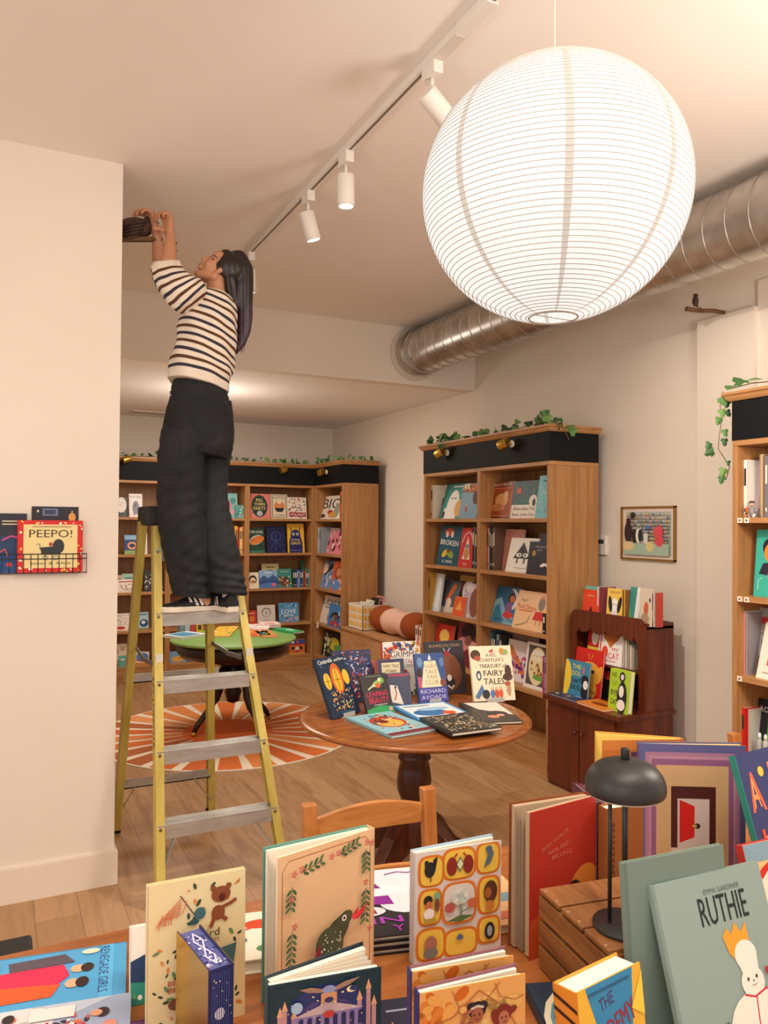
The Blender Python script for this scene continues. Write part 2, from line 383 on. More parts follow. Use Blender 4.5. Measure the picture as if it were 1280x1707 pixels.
# ================================================================ wall lamps on the fascias
def sconce(label, plane, px, py, aim):
    ax, v = plane; p = on(px, py, ax, v-.004)
    o = thing('wall_lamp', label, 'lamp', p, -90 if ax == 'x' else 0, 'small brass spot lamps on the fascias')
    part(MB().tube([(0, 0, 0), (0, -.012, 0)], .026, WHT, 20), 'wall_plate', o)
    part(MB().tube([(0, -.01, 0), (-.01, -.05, -.004)], .006, BRASS, 8), 'arm', o)
    sh = MB(); a, b = V((.012, -.05, .012)), V((-.062, -.068, -.012)); sh.tube([a, b], [.036, .036], BRASS, 24)
    part(sh, 'lamp_shade', o, .002)
    return o
for px, py, lb in ((738, 755, 'small brass spot lamp on the fascia under the bushy ivy sprig'), (846, 740, 'small brass spot lamp on the fascia of the side wall bookcase, nearer the open end')):
    sconce(lb, PX, px+8, py, 0)
sconce('small brass spot lamp on the back wall fascia beside the wall edge', PB, 213, 767, 0)
sconce('small brass spot lamp on the back wall fascia above the party book', PB, 473, 784, 0)
sconce('small brass spot lamp on the corner bookcase fascia', PX, 545, 787, 0)

# ================================================================ ivy
LEAFG = [mat(c, .5) for c in ('#3f6b38', '#2f5530', '#56803f', '#6c8f4a')]
LEAFG += []
def leaf(mb, c, d, n, s, m):
    d = d.normalized(); n = (n-d*n.dot(d)).normalized(); x = d.cross(n)
    sh = [(0, 0), (.38, -.06), (.55, .3), (.3, .42), (.34, .72), (0, 1.05), (-.34, .72), (-.3, .42), (-.55, .3), (-.38, -.06)]
    vs = [c+x*(a*s)+d*(b*s)+n*(-abs(a)*.25*s) for a, b in sh]+[c+d*.45*s+n*.05*s]
    mb.add(vs, [(i, (i+1) % 10, 10) for i in range(10)], m)
def ivy(label, pts, n, s, seed, spread=.03, nrm=V((-.6, -.6, .3))):
    rn = random.Random(seed); o = thing('ivy_garland', label, 'plant', pts[0]); base = V(pts[0])
    pts = [V(p)-base for p in pts]
    part(MB().tube(pts, .0028, mat('#6a5a3a'), 6), 'stem', o)
    lm = MB()
    L = [0]
    for a, b in zip(pts, pts[1:]): L.append(L[-1]+(b-a).length)
    for i in range(n):
        t = L[-1]*(i+rn.uniform(.1, .9))/n; k = max(j for j in range(len(pts)-1) if L[j] <= t)
        p = pts[k].lerp(pts[k+1], (t-L[k])/(L[k+1]-L[k]))
        d = V((rn.uniform(-1, 1), rn.uniform(-1, 1), rn.uniform(-.3, .9)))
        leaf(lm, p+V((rn.uniform(-1, 1), rn.uniform(-1, 1), rn.uniform(0, 1)))*spread, d, nrm+V((rn.uniform(-.5, .5), rn.uniform(-.5, .5), rn.uniform(-.5, .8))), s*rn.uniform(.7, 1.2), rn.choice(LEAFG))
    f = part(lm, 'foliage', o); f['kind'] = 'stuff'; return o
ivy('ivy garland lying along the top of the side wall bookcase', [(3.36, 5.86, 2.39), (3.38, 5.6, 2.395), (3.45, 5.3, 2.39), (3.38, 5.0, 2.395), (3.4, 4.7, 2.39), (3.37, 4.45, 2.4), (3.36, 4.22, 2.4), (3.42, 4.14, 2.39)], 46, .055, 3)
ivy('bushy ivy sprig hanging over the fascia above the brass lamp', [(3.37, 5.62, 2.41), (3.33, 5.55, 2.4), (3.31, 5.52, 2.34), (3.30, 5.50, 2.31)], 12, .055, 8)
ivy('ivy sprig drooping over the near corner of the side wall bookcase', [(3.4, 4.35, 2.4), (3.33, 4.25, 2.43), (3.34, 4.13, 2.4), (3.42, 4.10, 2.34), (3.45, 4.09, 2.27)], 12, .06, 5)
ivy('ivy garland along the top of the back wall bookcases', [(1.0, 8.5, 2.39)]+[(1.0+i*.29, 8.48+.03*(i % 2), 2.39) for i in range(1, 8)]+[(3.28, 8.47, 2.39)], 60, .05, 4)
ivy('ivy garland on top of the narrow corner bookcase', [(3.36, 8.42, 2.39), (3.38, 8.1, 2.4), (3.4, 7.85, 2.39), (3.5, 7.72, 2.4), (3.8, 7.7, 2.39)], 20, .05, 6)
ivy('ivy garland on the crown of the bookcase cut off by the photo edge', [(3.34, 2.74, 2.40), (3.34, 2.6, 2.41), (3.36, 2.45, 2.4), (3.34, 2.2, 2.4), (3.36, 1.8, 2.4)], 13, .07, 11)
YI = 2.77
tp = [on(x, y, 'y', YI) for x, y in ((1205, 653), (1200, 675), (1203, 700), (1199, 725), (1197, 748), (1208, 765), (1216, 778), (1210, 800))]
o = thing('ivy_garland', 'ivy strand with large leaves hanging down beside the cut-off bookcase', 'plant', tp[0])
part(MB().tube([p-tp[0] for p in tp], .0022, mat('#6a5a3a'), 6), 'stem', o); lm = MB()
for x, y, s, a in ((1202, 668, 30, -60), (1213, 672, 26, -100), (1203, 688, 26, -80), (1211, 690, 22, -60), (1200, 702, 24, -110), (1208, 722, 24, -80), (1208, 737, 24, -90), (1184, 744, 24, -120), (1190, 758, 30, -160), (1214, 774, 16, -90), (1208, 787, 30, -110), (1204, 800, 24, -100)):
    c = on(x, y-6, 'y', YI-.01)-tp[0]; leaf(lm, c, CR*math.cos(R_(a))+CU*math.sin(R_(a)), -CF+V((.1*math.sin(x), 0, .4*math.cos(y))), s*.0023*.75, LEAFG[int(x+y) % 4])
f = part(lm, 'foliage', o); f['kind'] = 'stuff'

# ================================================================ duct
m, nt, b = nodes('galvanised_steel', .3, .9)
tc = N(nt, 'ShaderNodeTexCoord'); n = N(nt, 'ShaderNodeTexNoise', Scale=6, Detail=5); nt.links.new(tc.outputs['Object'], n.inputs[0])
r = ramp(nt, [(.3, '#aaa59e'), (.7, '#d6d2cb')]); nt.links.new(n.outputs[0], r.inputs[0]); nt.links.new(r.outputs[0], b.inputs['Base Color']); GALV = m
o = thing('air_duct', 'round spiral steel air duct running below the ceiling to the beam', 'duct', (3.251, 1.3, 3.178))
part(MB().tube([(0, 0, 0), (0, 4.595, 0)], .19, GALV, 56, caps=False), 'duct_pipe', o)
sp = MB(); pts = []
n = 34*24
for i in range(n): a = 2*math.pi*i/24; pts.append((.1915*math.cos(a), 4.4*i/n, .1915*math.sin(a)))
sp.tube(pts, .0035, mat('#a9a49c', .35, .8), 5); part(sp, 'spiral_seam', o)
for y in (4.36, 4.47): part(MB().tube([(0, y, 0), (0, y+.03, 0)], .203, GALV, 56), 'duct_collar', o)
part(MB().tube([(0, 4.585, 0), (0, 4.599, 0)], .235, mat('#d8cdbd', .5), 56), 'wall_flange', o)
part(MB().tube([(-.02, 1.75, .2), (-.02, 1.75, .222)], .006, GALV, 8).tube([(-.11, 1.75, .17), (-.02, 1.75, .222), (.08, 1.75, .185)], .004, GALV, 6).box((-.05, 1.73, .22), (.01, 1.77, .229), GALV), 'hanger', o)

# ================================================================ track lights
o = thing('ceiling_track', 'long white ceiling track for spot lamps, running away from the viewer', 'lighting track', (1.397, 2.06, 3.38))
part(MB().box((-.0175, 0, -.012), (.0175, 2.9, .0195), WHT), 'rail', o, .001)
part(MB().box((-.006, .3, -.0125), (.006, 2.88, -.0118), mat('#7d7268')), 'rail_slot', o)
part(MB().box((-.022, -.03, -.02), (.022, .16, .0195), WHT).tube([(0, -.03, 0), (0, -.06, 0)], .014, mat('#3a3633'), 12), 'power_feed', o, .002)
part(MB().box((-.019, .16, -.022), (.019, .42, -.012), mat('#d9cfc4')), 'connector_cover', o)
def head(label, y, aim, e, swing):
    o = thing('track_spotlight', label, 'spot lamp', (1.397, y, 3.36), 0, 'white spot lamps on the ceiling track')
    part(MB().box((-.02, -.045, -.045), (.02, .045, .008), WHT), 'adapter', o, .003)
    part(MB().tube([(0, 0, -.04), (0, 0, -.085)], .007, WHT, 10), 'stem', o)
    d = V(aim).normalized(); c = V((0, 0, -.125)) + d*.02
    a, b_ = c-d*.055, c+d*.085
    part(MB().tube([a, a+d*.004, b_-d*.003, b_], [.036, .039, .039, .037], WHT, 28), 'lamp_body', o)
    part(MB().tube([b_+d*.0005, b_+d*.0012], .031, mat('#fff6e8', .5, 0, 6, 'lit_lens'), 24), 'lens', o)
    spot('track_beam', V((1.397, y, 3.36))+b_+d*.012, V((1.397, y, 3.36))+b_+d*2, e, 78, .8)
    return o
head('white track spot lamp beside the paper lantern, tilted steeply outward with glowing lens', 2.414, (.72, .1, -.5), 130, 0)
head('white track spot lamp hanging straight down in the middle of the track', 3.185, (.03, .02, -1), 70, 0)
head('white track spot lamp tilted slightly, between the straight one and the person', 3.655, (.3, .05, -.9), 80, 0)
head('white track spot lamp partly hidden behind the dark hair', 4.656, (.15, .3, -.9), 70, 0)

# ================================================================ paper lantern
LC = on(923, 335, 'y', 1.665); LR = .357
o = thing('paper_lantern', 'large round white ribbed paper lantern glowing below the ceiling', 'lamp', (LC.x, LC.y, LC.z+LR))
PAP = mat('#fffdf8', .8, 0, .95, 'glowing_paper'); PAP2 = mat('#efdfd0', .8, 0, .72, 'doubled_paper')
for m_ in (PAP, PAP2): m_.node_tree.nodes['Principled BSDF'].inputs['Base Color'].default_value = lin('#6a6662')
mb = MB(); nm, nl = 112, 60; base = math.atan2(-LC.y, -LC.x)
t0, t1 = R_(10), R_(180-10.5)
def sp(t, a, r=LR): return V((r*math.sin(t)*math.cos(a), r*math.sin(t)*math.sin(a), (r*math.cos(t)-LR)*.955))
rg = [[sp(t0+(t1-t0)*j/nl, base+R_(4)+2*math.pi*i/nm) for i in range(nm)] for j in range(nl+1)]
off = len(mb.v); mb.v += [tuple(p) for q in rg for p in q]
for j in range(nl):
    for i in range(nm):
        mb.f.append([j*nm+i, (j+1)*nm+i, (j+1)*nm+(i+1) % nm, j*nm+(i+1) % nm]); mb.m.append(mb._mi(PAP2 if i % 14 == 0 else PAP)); mb.s.append(True)
part(mb, 'paper_shade', o)
rb = MB(); turns = 68; pts = []
for k in range(turns*72+1):
    t = t0+(t1-t0)*k/(turns*72); pts.append(sp(t, 2*math.pi*k/72, LR+.0006))
rb.tube(pts, .0011, mat('#beb5ab', .6), 5); part(rb, 'rib_wire', o)
zc = (LR*math.cos(t1)-LR)*.955; rr = LR*math.sin(t1)
part(MB().tube([(rr*math.cos(a*math.pi/24), rr*math.sin(a*math.pi/24), zc) for a in range(49)], .0025, mat('#a89e94', .5), 6).tube([(-rr, 0, zc), (rr, 0, zc)], .0012, mat('#a89e94'), 5), 'opening_ring', o)
part(MB().lathe([(.001, -.10), (.05, -.085), (.07, -.03), (.05, .03), (.001, .05)], mat('#fff8ee', .5, 0, 1.6, 'lit_bulb'), (0, 0, -LR)), 'bulb', o)
part(MB().tube([(0, 0, -.0), (0, 0, ZC-LC.z-LR)], .0022, mat('#dcd2c8'), 6), 'cord', o)
part(MB().lathe([(.05, 0), (.05, -.02), (.02, -.035)], WHT, (0, 0, ZC-LC.z-LR-.001)), 'ceiling_rose', o)

# ================================================================ back room bits
o = thing('ceiling_lamp', 'flat round back room ceiling lamp hidden behind the person', 'lamp', (1.75, 7.0, ZB))
part(MB().lathe([(.001, -.045), (.10, -.042), (.13, -.02), (.13, 0)], mat('#fff4e4', .5, 0, 5, 'lit_diffuser')), 'diffuser', o)
a = on(236, 686, 'z', ZB-.004); b = on(283, 684, 'z', ZB-.004)
tag(MB().box((a.x-.1, 8.72, ZB-.012), (b.x+.15, 8.9, ZB), mat('#ddd2c6')).box((a.x-.07, 8.745, ZB-.0135), (b.x+.12, 8.875, ZB-.012), mat('#c3b8ac')).build('ceiling_vent'), 'flat white air vent in the back room ceiling', 'vent')
# ================================================================ books on the shelves
def lines(n, x0, x1, y1, dy, c):        # thin printed rules
    return [('R', x0, y1-i*dy-dy*.35, x1-(.1 if i % 2 else 0), y1-i*dy, c) for i in range(n)]
def figure(cx, cy, s, body, skin, hair=None):   # small printed figure
    a = [('E', cx, cy-s*.25, s*.3, s*.38, body), ('E', cx, cy+s*.25, s*.17, s*.15, skin)]
    if hair: a.insert(1, ('E', cx, cy+s*.3, s*.21, s*.17, hair))
    return a
def sprinkle(n, r, cols, seed, x0=.05, y0=.05, x1=.95, y1=.95, st=1): return [('D', n, x0, y0, x1, y1, r, cols, seed, st)]
def frame(c, t=.05, c2=None): return [('R', 0, 0, 1, 1, c)]+([('R', t, t, 1-t, 1-t, c2)] if c2 else [])

B = PB
w1 = 'on the back wall bookcase'
# -- leftmost visible bay
face(B, 1, 196, 829, 213.5, 'dark book with a white moon face, at the wall edge on the top shelf', '#3c4144', [('E', .38, .62, .5, .4, '#efe6e2'), ('E', .3, .6, .05, .03, '#c96a6a'), ('T', 'MOON', .4, .72, .06, '#b98080')]+sprinkle(14, .03, ['#5d6a58', '#e8dcc8'], 2, y1=.3))
face(B, 1, 216, 823, 238, 'white book with a grey furry dog on the top back shelf', '#f2ece6', [('E', .5, .4, .26, .3, '#8f8fa0'), ('E', .45, .5, .06, .05, '#5c5c6e'), ('T', 'KITTEN', .5, .86, .09, '#7a7f86', .8)]+sprinkle(14, .05, ['#c6b8a8', '#e1a9a0'], 5, y1=.18))
face(B, 2, 208, 892, 231, 'blue octopus book behind the ladder top', '#2c4482', [('R', 0, 0, 1, .2, '#93b06a'), ('R', 0, .75, 1, 1, '#7fb0da'), ('E', .55, .45, .34, .2, '#e9a27a'), ('E', .55, .45, .2, .1, '#22306a'), ('T', 'OCTO', .5, .86, .09, '#eef2f4', .7)])
face(B, 2, 232, 888, 246, 'white book mostly hidden behind the front left ladder rail', '#ece4da', sprinkle(9, .08, ['#9fb3a0', '#cfae91'], 9))
face(B, 3, 192, 959, 204, 'tan book at the wall edge on the third back shelf', '#d8b693', [('R', .1, .7, .9, .8, '#8e6a4e')], inset=.12)
face(B, 3, 204, 956.6, 227, 'pale teal book standing behind the white floral one', '#a9cfc1', [('R', .2, .72, .8, .8, '#4d8a86')], inset=.12)
face(B, 3, 196, 966, 225, 'white book with a red title line and flowers, third back shelf', '#f2e8de', [('R', .08, .78, .92, .86, '#c0392f')]+sprinkle(40, .035, ['#5f8f5a', '#d77b4a', '#7a4a5c'], 6, y1=.62), inset=.05)
face(B, 3, 241, 951, 273, 'black and white patterned book between the ladder rails', '#26262a', sprinkle(46, .06, ['#f0ece6', '#f0ece6', '#9a9a98'], 7, st=2.5))
face(B, 4, 193, 1023, 218, 'white book with tiny figures and a red car', '#efe6dc', sprinkle(60, .03, ['#b04a3a', '#5a7a5a', '#4a5a80', '#d9a35a'], 12, y0=.3)+[('E', .35, .16, .3, .09, '#c8352b')])
face(B, 4, 231, 1021, 248, 'pale blue book with a dark blue beetle car', '#a9cbd6', [('E', .55, .38, .42, .22, '#1f4a7a'), ('E', .5, .42, .2, .1, '#dfe9ee'), ('R', .1, .84, .9, .9, '#2f6d7a'), ('R', 0, 0, 1, .1, '#8a9a4a')])
face(B, 5, 190, 1074, 212, 'cream counting book with a big five near the floor', '#e6d8bd', [('T', '5', .32, .66, .2, '#8a2430')]+sprinkle(40, .04, ['#2a2a2a', '#8a9a58', '#c9a050'], 14, y1=.5)+lines(4, .5, .95, .85, .05, '#7d2a3a'))
o = face(B, 5, 199, 1094, 211, 'small teal book in front of the counting book', '#5fb1ab', [('R', .2, .6, .8, .75, '#e8e4d4')], inset=.02)
face(B, 5, 225, 1086, 248, 'white and blue board book leaning under the dark ladder brace', '#e6ddd0', [('E', .5, .62, .45, .3, '#5e7ec2'), ('P', [(0, .35), (1, .2), (1, .28), (0, .43)], '#a0332e'), ('R', 0, 0, 1, .2, '#d98c3a')], roll=4)
# -- bay behind the person
face(B, 5, 282, 1086, 311, 'blue book with a round yellow dog under the green table', '#7ba6cc', [('E', .5, .3, .36, .26, '#e3b24e'), ('E', .62, .42, .06, .05, '#5a3a20'), ('E', .4, .42, .03, .02, '#2a2020')])
face(B, 5, 312, 1093, 344, 'purple and orange book beside the yellow dog book', '#7a5a90', [('E', .4, .3, .3, .3, '#d9703a'), ('E', .7, .5, .2, .2, '#e0a880'), ('R', 0, 0, 1, .12, '#3e5a8c')])
face(B, 1, 372, 822, 397, 'rounded teal and pink book half hidden behind the dark trousers', '#8cc4c0', [('E', .4, .5, .25, .2, '#d98aa0'), ('E', .7, .7, .2, .12, '#4f9a9a'), ('E', .7, .25, .2, .1, '#e3a3b0')], inset=.1)
face(B, 1, 393, 842, 408, 'small teal and pink square book beside the party book bay', '#5aa39c', sprinkle(20, .09, ['#e08fa0', '#cfe3da', '#3d7a7a'], 4), inset=.05)
spines(B, 2, 388, 408, 876, [('orange', '#e0913a'), ('yellow', '#e8c24a'), ('red', '#c5392c'), ('pale yellow', '#ecd98a'), ('dark orange', '#cf6a2c')], 'of the bright row beside the trouser leg')
# -- party bay
face(B, 1, 415.6, 823, 451.6, 'pink book with a dark green badge and yellow party lettering', '#e2837a', sprinkle(50, .03, ['#b94f4a', '#f0b09a'], 3)+[('E', .5, .5, .37, .45, '#1f3b36'), ('T', 'PIG', .5, .74, .13, '#f0d87a', .3, 0, 1), ('T', 'TOWN', .5, .58, .13, '#f0d87a', .5, 0, 1), ('T', 'PARTY', .5, .41, .13, '#f0d87a', .56, 0, 1), ('E', .5, .2, .13, .11, '#b9c4c8'), ('E', .5, .17, .06, .05, '#d98a7a')])
face(B, 1, 453, 824, 480.4, 'cream framed book with a dark boat on the top back shelf', '#e4d6b8', [('R', .06, .04, .94, .96, '#4a4638'), ('R', .1, .06, .9, .94, '#e4d6b8'), ('E', .5, .52, .33, .2, '#d98a5a'), ('P', [(.2, .44), (.8, .44), (.68, .28), (.32, .28)], '#22252e'), ('T', 'BATTER', .5, .86, .08, '#3a3a34', .7), ('T', 'STORY', .5, .13, .09, '#4a5a4a', .6, 0, 1), ('E', .5, .68, .12, .07, '#f0e2c8')])
face(B, 1, 480.8, 829, 512, 'red, white and black patterned book at the bay end', '#efe4d6', sprinkle(90, .045, ['#23232a', '#b52a2a', '#e8b27a', '#5a8a98'], 19, st=1.4)+[('R', .05, .1, .95, .3, '#a32232'), ('T', 'VOLANT', .5, .2, .12, '#f6ece0', .82, 0, 1)])
face(B, 2, 415, 880, 442, 'dark green book with an orange leaping fox', '#22463e', [('E', .5, .52, .46, .18, '#c9cfc0', .35), ('E', .56, .52, .44, .15, '#dc7a34', .35), ('E', .3, .38, .2, .06, '#e4903e'), ('T', 'ONE GOAL', .5, .84, .1, '#f0ece0', .85, 0, 1), ('R', 0, 0, 1, .1, '#2f7a5a')])
face(B, 2, 446, 877, 477, 'midnight blue book with pale filigree pattern', '#1b1f4e', [('L', [(.25+.25*math.cos(a/8)+.25, .62+.16*math.sin(a/8)) for a in range(0, 51)], .02, '#4b6ab8'), ('L', [(.5, .1), (.5, .75)], .03, '#35529a'), ('L', [(.28, .2), (.5, .5), (.72, .2)], .02, '#4b6ab8')]+sprinkle(46, .014, ['#6d8ad0', '#8aa8e0'], 8))
face(B, 2, 481, 873, 508.5, 'yellow book with a navy horned giant', '#edbb34', [('E', .48, .3, .4, .36, '#262c66'), ('R', .08, 0, .88, .35, '#262c66'), ('E', .48, .6, .3, .2, '#262c66'), ('L', [(.25, .7), (.18, .88)], .05, '#262c66'), ('L', [(.7, .7), (.78, .88)], .05, '#262c66'), ('E', .36, .64, .08, .05, '#f0ead0'), ('E', .6, .64, .08, .05, '#f0ead0'), ('E', .36, .64, .04, .03, '#22244a'), ('E', .6, .64, .04, .03, '#22244a'), ('T', 'MY FRIEND', .48, .44, .06, '#f0e6c0', .5), ('T', 'GIANT', .48, .33, .1, '#f2d45a', .62, 0, 1), ('R', .12, .05, .85, .1, '#4a5290')])
face(B, 3, 438, 940, 466, 'pale yellow book standing behind the blue mountain one', '#ece0a4', [('E', .5, .55, .36, .2, '#5f6a3a'), ('E', .5, .48, .3, .16, '#ece0a4'), ('R', .25, .82, .75, .88, '#a79a5a')], inset=.14)
face(B, 3, 412.5, 954.5, 432, 'small cream book with a black arch and orange train', '#efe2c6', [('E', .5, .55, .33, .28, '#3a2c28'), ('E', .5, .48, .24, .2, '#efe2c6'), ('E', .5, .42, .16, .1, '#c8642c'), ('E', .7, .4, .08, .06, '#5a7a5a')], inset=.04)
face(B, 3, 433, 951, 463.5, 'blue book of mountains and lake with a pink flower', '#8fb3dc', [('P', [(0, .5), (.25, .72), (.5, .55), (.75, .76), (1, .55), (1, .3), (0, .3)], '#3b5f96'), ('R', 0, 0, 1, .4, '#2d4f8c'), ('P', [(0, .2), (.6, .34), (1, .24), (1, 0), (0, 0)], '#4a7ab8'), ('E', .78, .18, .14, .1, '#e0688a'), ('R', .3, .85, .7, .9, '#e8eef4')], inset=.05)
face(B, 3, 464.5, 948.5, 487, 'teal and brown patterned book next to the slim spines', '#3f8f86', [('E', .5, .3, .4, .26, '#6b4630')]+sprinkle(20, .07, ['#e8d8b0', '#2a4a44', '#d9a05a'], 17, y1=.6)+[('T', 'PLANET', .5, .85, .07, '#e8e4cc', .6)], inset=.05)
spines(B, 3, 488, 518, 949, [('dark green', '#1f4a3e'), ('navy', '#22305c'), ('blue', '#3a62a8'), ('pale blue', '#8fb0d0'), ('dark blue', '#2a3c78'), ('teal', '#2f7a80'), ('red', '#b8342c'), ('green', '#4a8a4a'), ('purple', '#5a4a8a'), ('sea green', '#5fae9a')], 'of the slim row on the back wall')
face(B, 3, 503, 934, 519, 'green book with a leafy arch behind the slim spines', '#2f6d4a', [('E', .5, .5, .3, .36, '#7fb36a'), ('E', .5, .42, .2, .26, '#23503a')], inset=.2)
face(B, 4, 412, 1018, 428, 'small red book beside the grey wreath book', '#cf3a2a', [('E', .5, .35, .3, .22, '#e68a4a'), ('R', .2, .75, .8, .82, '#f0d0b0')])
face(B, 4, 430, 1009, 459.6, 'pale grey book with a wreath drawing', '#ded6cf', [('E', .5, .6, .27, .26, '#8f8a88'), ('E', .5, .57, .2, .2, '#ded6cf'), ('E', .5, .56, .09, .1, '#b9a9a0'), ('T', 'KIN', .5, .2, .07, '#8a8480', .3)])
face(B, 4, 466, 1005, 499, 'sky blue book with bold white love lettering', '#5a9ccc', [('T', 'LOVE', .5, .55, .22, '#f4f6f2', .74, 0, 1)]+sprinkle(26, .05, ['#cfe3ee', '#2f5f94', '#e0a0a0'], 22, y1=.33)+sprinkle(12, .04, ['#cfe3ee', '#2f5f94'], 23, y0=.8)+[('R', .3, .34, .7, .38, '#d9eaf4')])
face(B, 5, 483, 1066, 508, 'orange and blue toy box book on the bottom back shelf', '#e2762e', [('R', 0, .7, 1, 1, '#3a56a0'), ('R', 0, .62, 1, .7, '#c8322c'), ('E', .2, .82, .1, .08, '#f0ece0'), ('E', .5, .84, .1, .08, '#d0453a'), ('E', .22, .4, .14, .12, '#4a3a2a'), ('E', .72, .4, .14, .12, '#3a2a2a'), ('E', .5, .36, .15, .14, '#f0e2c8'), ('E', .5, .18, .14, .09, '#b03a7a'), ('R', 0, 0, 1, .06, '#f0c040')], t=.03, lean=0)
p0 = on(437, 1099, 'z', .2); book('white booklet lying on the bottom back shelf beside the toy box book', .2, .14, .008, '#f2ece2', [('E', .3, .5, .1, .16, '#4a4a4a'), ('E', .6, .5, .08, .14, '#c08a7a')], (p0.x, YU+.03, .178), 0, 88)
# -- corner bookcase
face(PX, 1, 530, 826, 566, 'white book with slanted black big lettering in the corner', '#f0e8da', [('T', 'BIG', .45, .66, .42, '#24242c', .72, 0, 1), ('E', .5, .3, .13, .09, '#c4303a'), ('E', .78, .35, .13, .3, '#9aa58a'), ('E', .2, .14, .12, .08, '#33333a'), ('E', .62, .18, .18, .12, '#d9a04a')], lean=16)
spines(PX, 1, 565.5, 570.5, 818, [('red', '#b8412c'), ('orange', '#c9713a')], 'at the near end of the corner top shelf', inset=.04)
spines(PX, 2, 526, 533.5, 877, [('white', '#eee8e0'), ('pale blue', '#c4d0dc'), ('grey', '#9aa0a8')], 'at the inner end of the corner second shelf', inset=.04)
face(PX, 2, 534, 880, 560, 'dark and white book behind the pink dancers one', '#eee6e0', [('R', 0, 0, .5, .55, '#2a2638'), ('R', .5, .5, 1, .62, '#3a3a44')], inset=.13)
face(PX, 2, 543, 884, 569.5, 'pink and white book with dark dancing shapes', '#e58a94', sprinkle(40, .09, ['#f6ece8', '#c23a5c', '#5a2a3a', '#e8a0a8'], 24, st=2), lean=14)
face(PX, 3, 528, 935, 560, 'blue watery book with a black fish on the corner shelf', '#7f9fd0', sprinkle(50, .07, ['#dfe8f4', '#4a6ab0', '#b9cbe8'], 25, st=2)+[('L', [(.25, .5), (.6, .85)], .12, '#1f1f26'), ('E', .2, .7, .2, .2, '#e8d8c8')], lean=14)
face(PX, 3, 550, 936, 570, 'orange and brown figure book leaning before the blue one', '#d4643a', [('E', .5, .6, .33, .24, '#9a4a2a'), ('E', .5, .62, .2, .15, '#c98a64'), ('E', .4, .2, .4, .2, '#6a8fc8')]+sprinkle(10, .06, ['#f0e0d0', '#e89a5a'], 26, y1=.4), lean=10, inset=.03)
face(PX, 4, 529, 994.6, 565, 'white book with dark teal lost lettering', '#efe9e0', [('T', 'LOST', .5, .76, .2, '#1f5a52', .8, 0, 1), ('R', .2, .56, .5, .6, '#8a9a9a'), ('P', [(.4, .3), (.6, .34), (.55, .1), (.42, .12)], '#d98a7a')], lean=13)
face(PX, 4, 545, 1009, 569, 'blue book with a dark haired swimmer', '#4a86c4', [('E', .5, .5, .3, .18, '#2a1c1c'), ('E', .5, .42, .2, .14, '#8a5a40'), ('E', .5, .16, .34, .12, '#b9434a')]+sprinkle(12, .06, ['#a9d0ec', '#2a5a9a'], 27), lean=9, inset=.02)
face(PX, 5, 535, 1057, 566, 'dark green book with yellow creatures, lowest corner shelf', '#22342c', [('E', .6, .6, .28, .26, '#d9d04a'), ('E', .85, .4, .2, .22, '#4fae5a'), ('E', .25, .7, .14, .1, '#e8e0c0')]+sprinkle(20, .05, ['#e8e0c0', '#8aa04a'], 28))
p0 = on(527, 1048, 'x', XU-.012); tag(MB().box((XU-.012, p0.y-.06, .49), (XU-.006, p0.y, .565), mat('#e8dcc0')).build('shelf_label'), 'small cream shelf label clipped to the corner bookcase', 'label')

# -- side wall bookcase, top row
C_ = PX
spines(C_, 1, 711, 721, 806, [('white', '#efe8e0'), ('red', '#c2392f'), ('cream', '#eadfc8')], 'on the side wall bookcase, top shelf', inset=.06)
face(C_, 1, 718, 809, 741, 'white book with teal title letters on the side wall top shelf', '#efe6dc', [('T', 'THE B', .5, .84, .1, '#4f9a94', .8, 0, 1), ('R', .55, .05, .95, .62, '#22242c'), ('E', .3, .2, .12, .05, '#d97a5a')], inset=.14)
face(C_, 1, 732, 806, 767, 'teal book with a tall white ghostly creature', '#2f8f8c', [('E', .5, .32, .27, .5, '#f0ece4'), ('R', .15, 0, .75, .3, '#f0ece4'), ('E', .42, .58, .05, .02, '#3a3a3a'), ('E', .56, .58, .05, .02, '#3a3a3a'), ('E', .82, .3, .2, .24, '#dba94e'), ('R', .1, .02, .22, .2, '#23262c'), ('R', .35, .9, .85, .94, '#e8f0ec')], inset=.1, lean=16)
face(C_, 1, 765, 805.5, 794, 'grey blue book with autumn leaves and a small red figure', '#7fa5bd', [('E', .5, .86, .4, .12, '#c9702c'), ('E', .3, .92, .2, .08, '#f0e6d8'), ('E', .85, .6, .2, .2, '#5a2c28')]+figure(.35, .32, .22, '#c4523c', '#e8b090')+sprinkle(24, .05, ['#e0a850', '#8a3a24'], 31, y0=.75), inset=.08)
face(C_, 1, 813, 802.5, 851, 'brown framed book with a golden galloping horse', '#7a2f1c', [('R', .05, .06, .95, .84, '#d9793a'), ('R', .1, .09, .9, .81, '#a34f24'), ('E', .52, .5, .28, .18, '#e0a868'), ('E', .68, .62, .1, .12, '#ecc08a'), ('E', .4, .3, .3, .1, '#c9824a'), ('T', 'BEATRICE', .5, .92, .08, '#f0d8c0', .8, 0, 1)], inset=.1)
face(C_, 1, 850, 801, 892, 'dark teal leafy book over a white title band', '#1f4a4c', [('R', 0, 0, 1, .36, '#f0e8dc')]+[('D', 50, .04, .4, .96, .97, .05, ['#2f7a5a', '#3f9a7a', '#7a3a4a', '#2a5f88'], 32, 2.6)]+[('E', .25, .74, .1, .08, '#d9603a'), ('E', .84, .46, .15, .16, '#efe8dc'), ('E', .88, .42, .06, .1, '#3a3a40'), ('T', 'Where Have You', .5, .26, .09, '#8a4038', .86), ('T', 'Been, Little Cat', .5, .1, .09, '#8a4038', .86)], inset=.06)
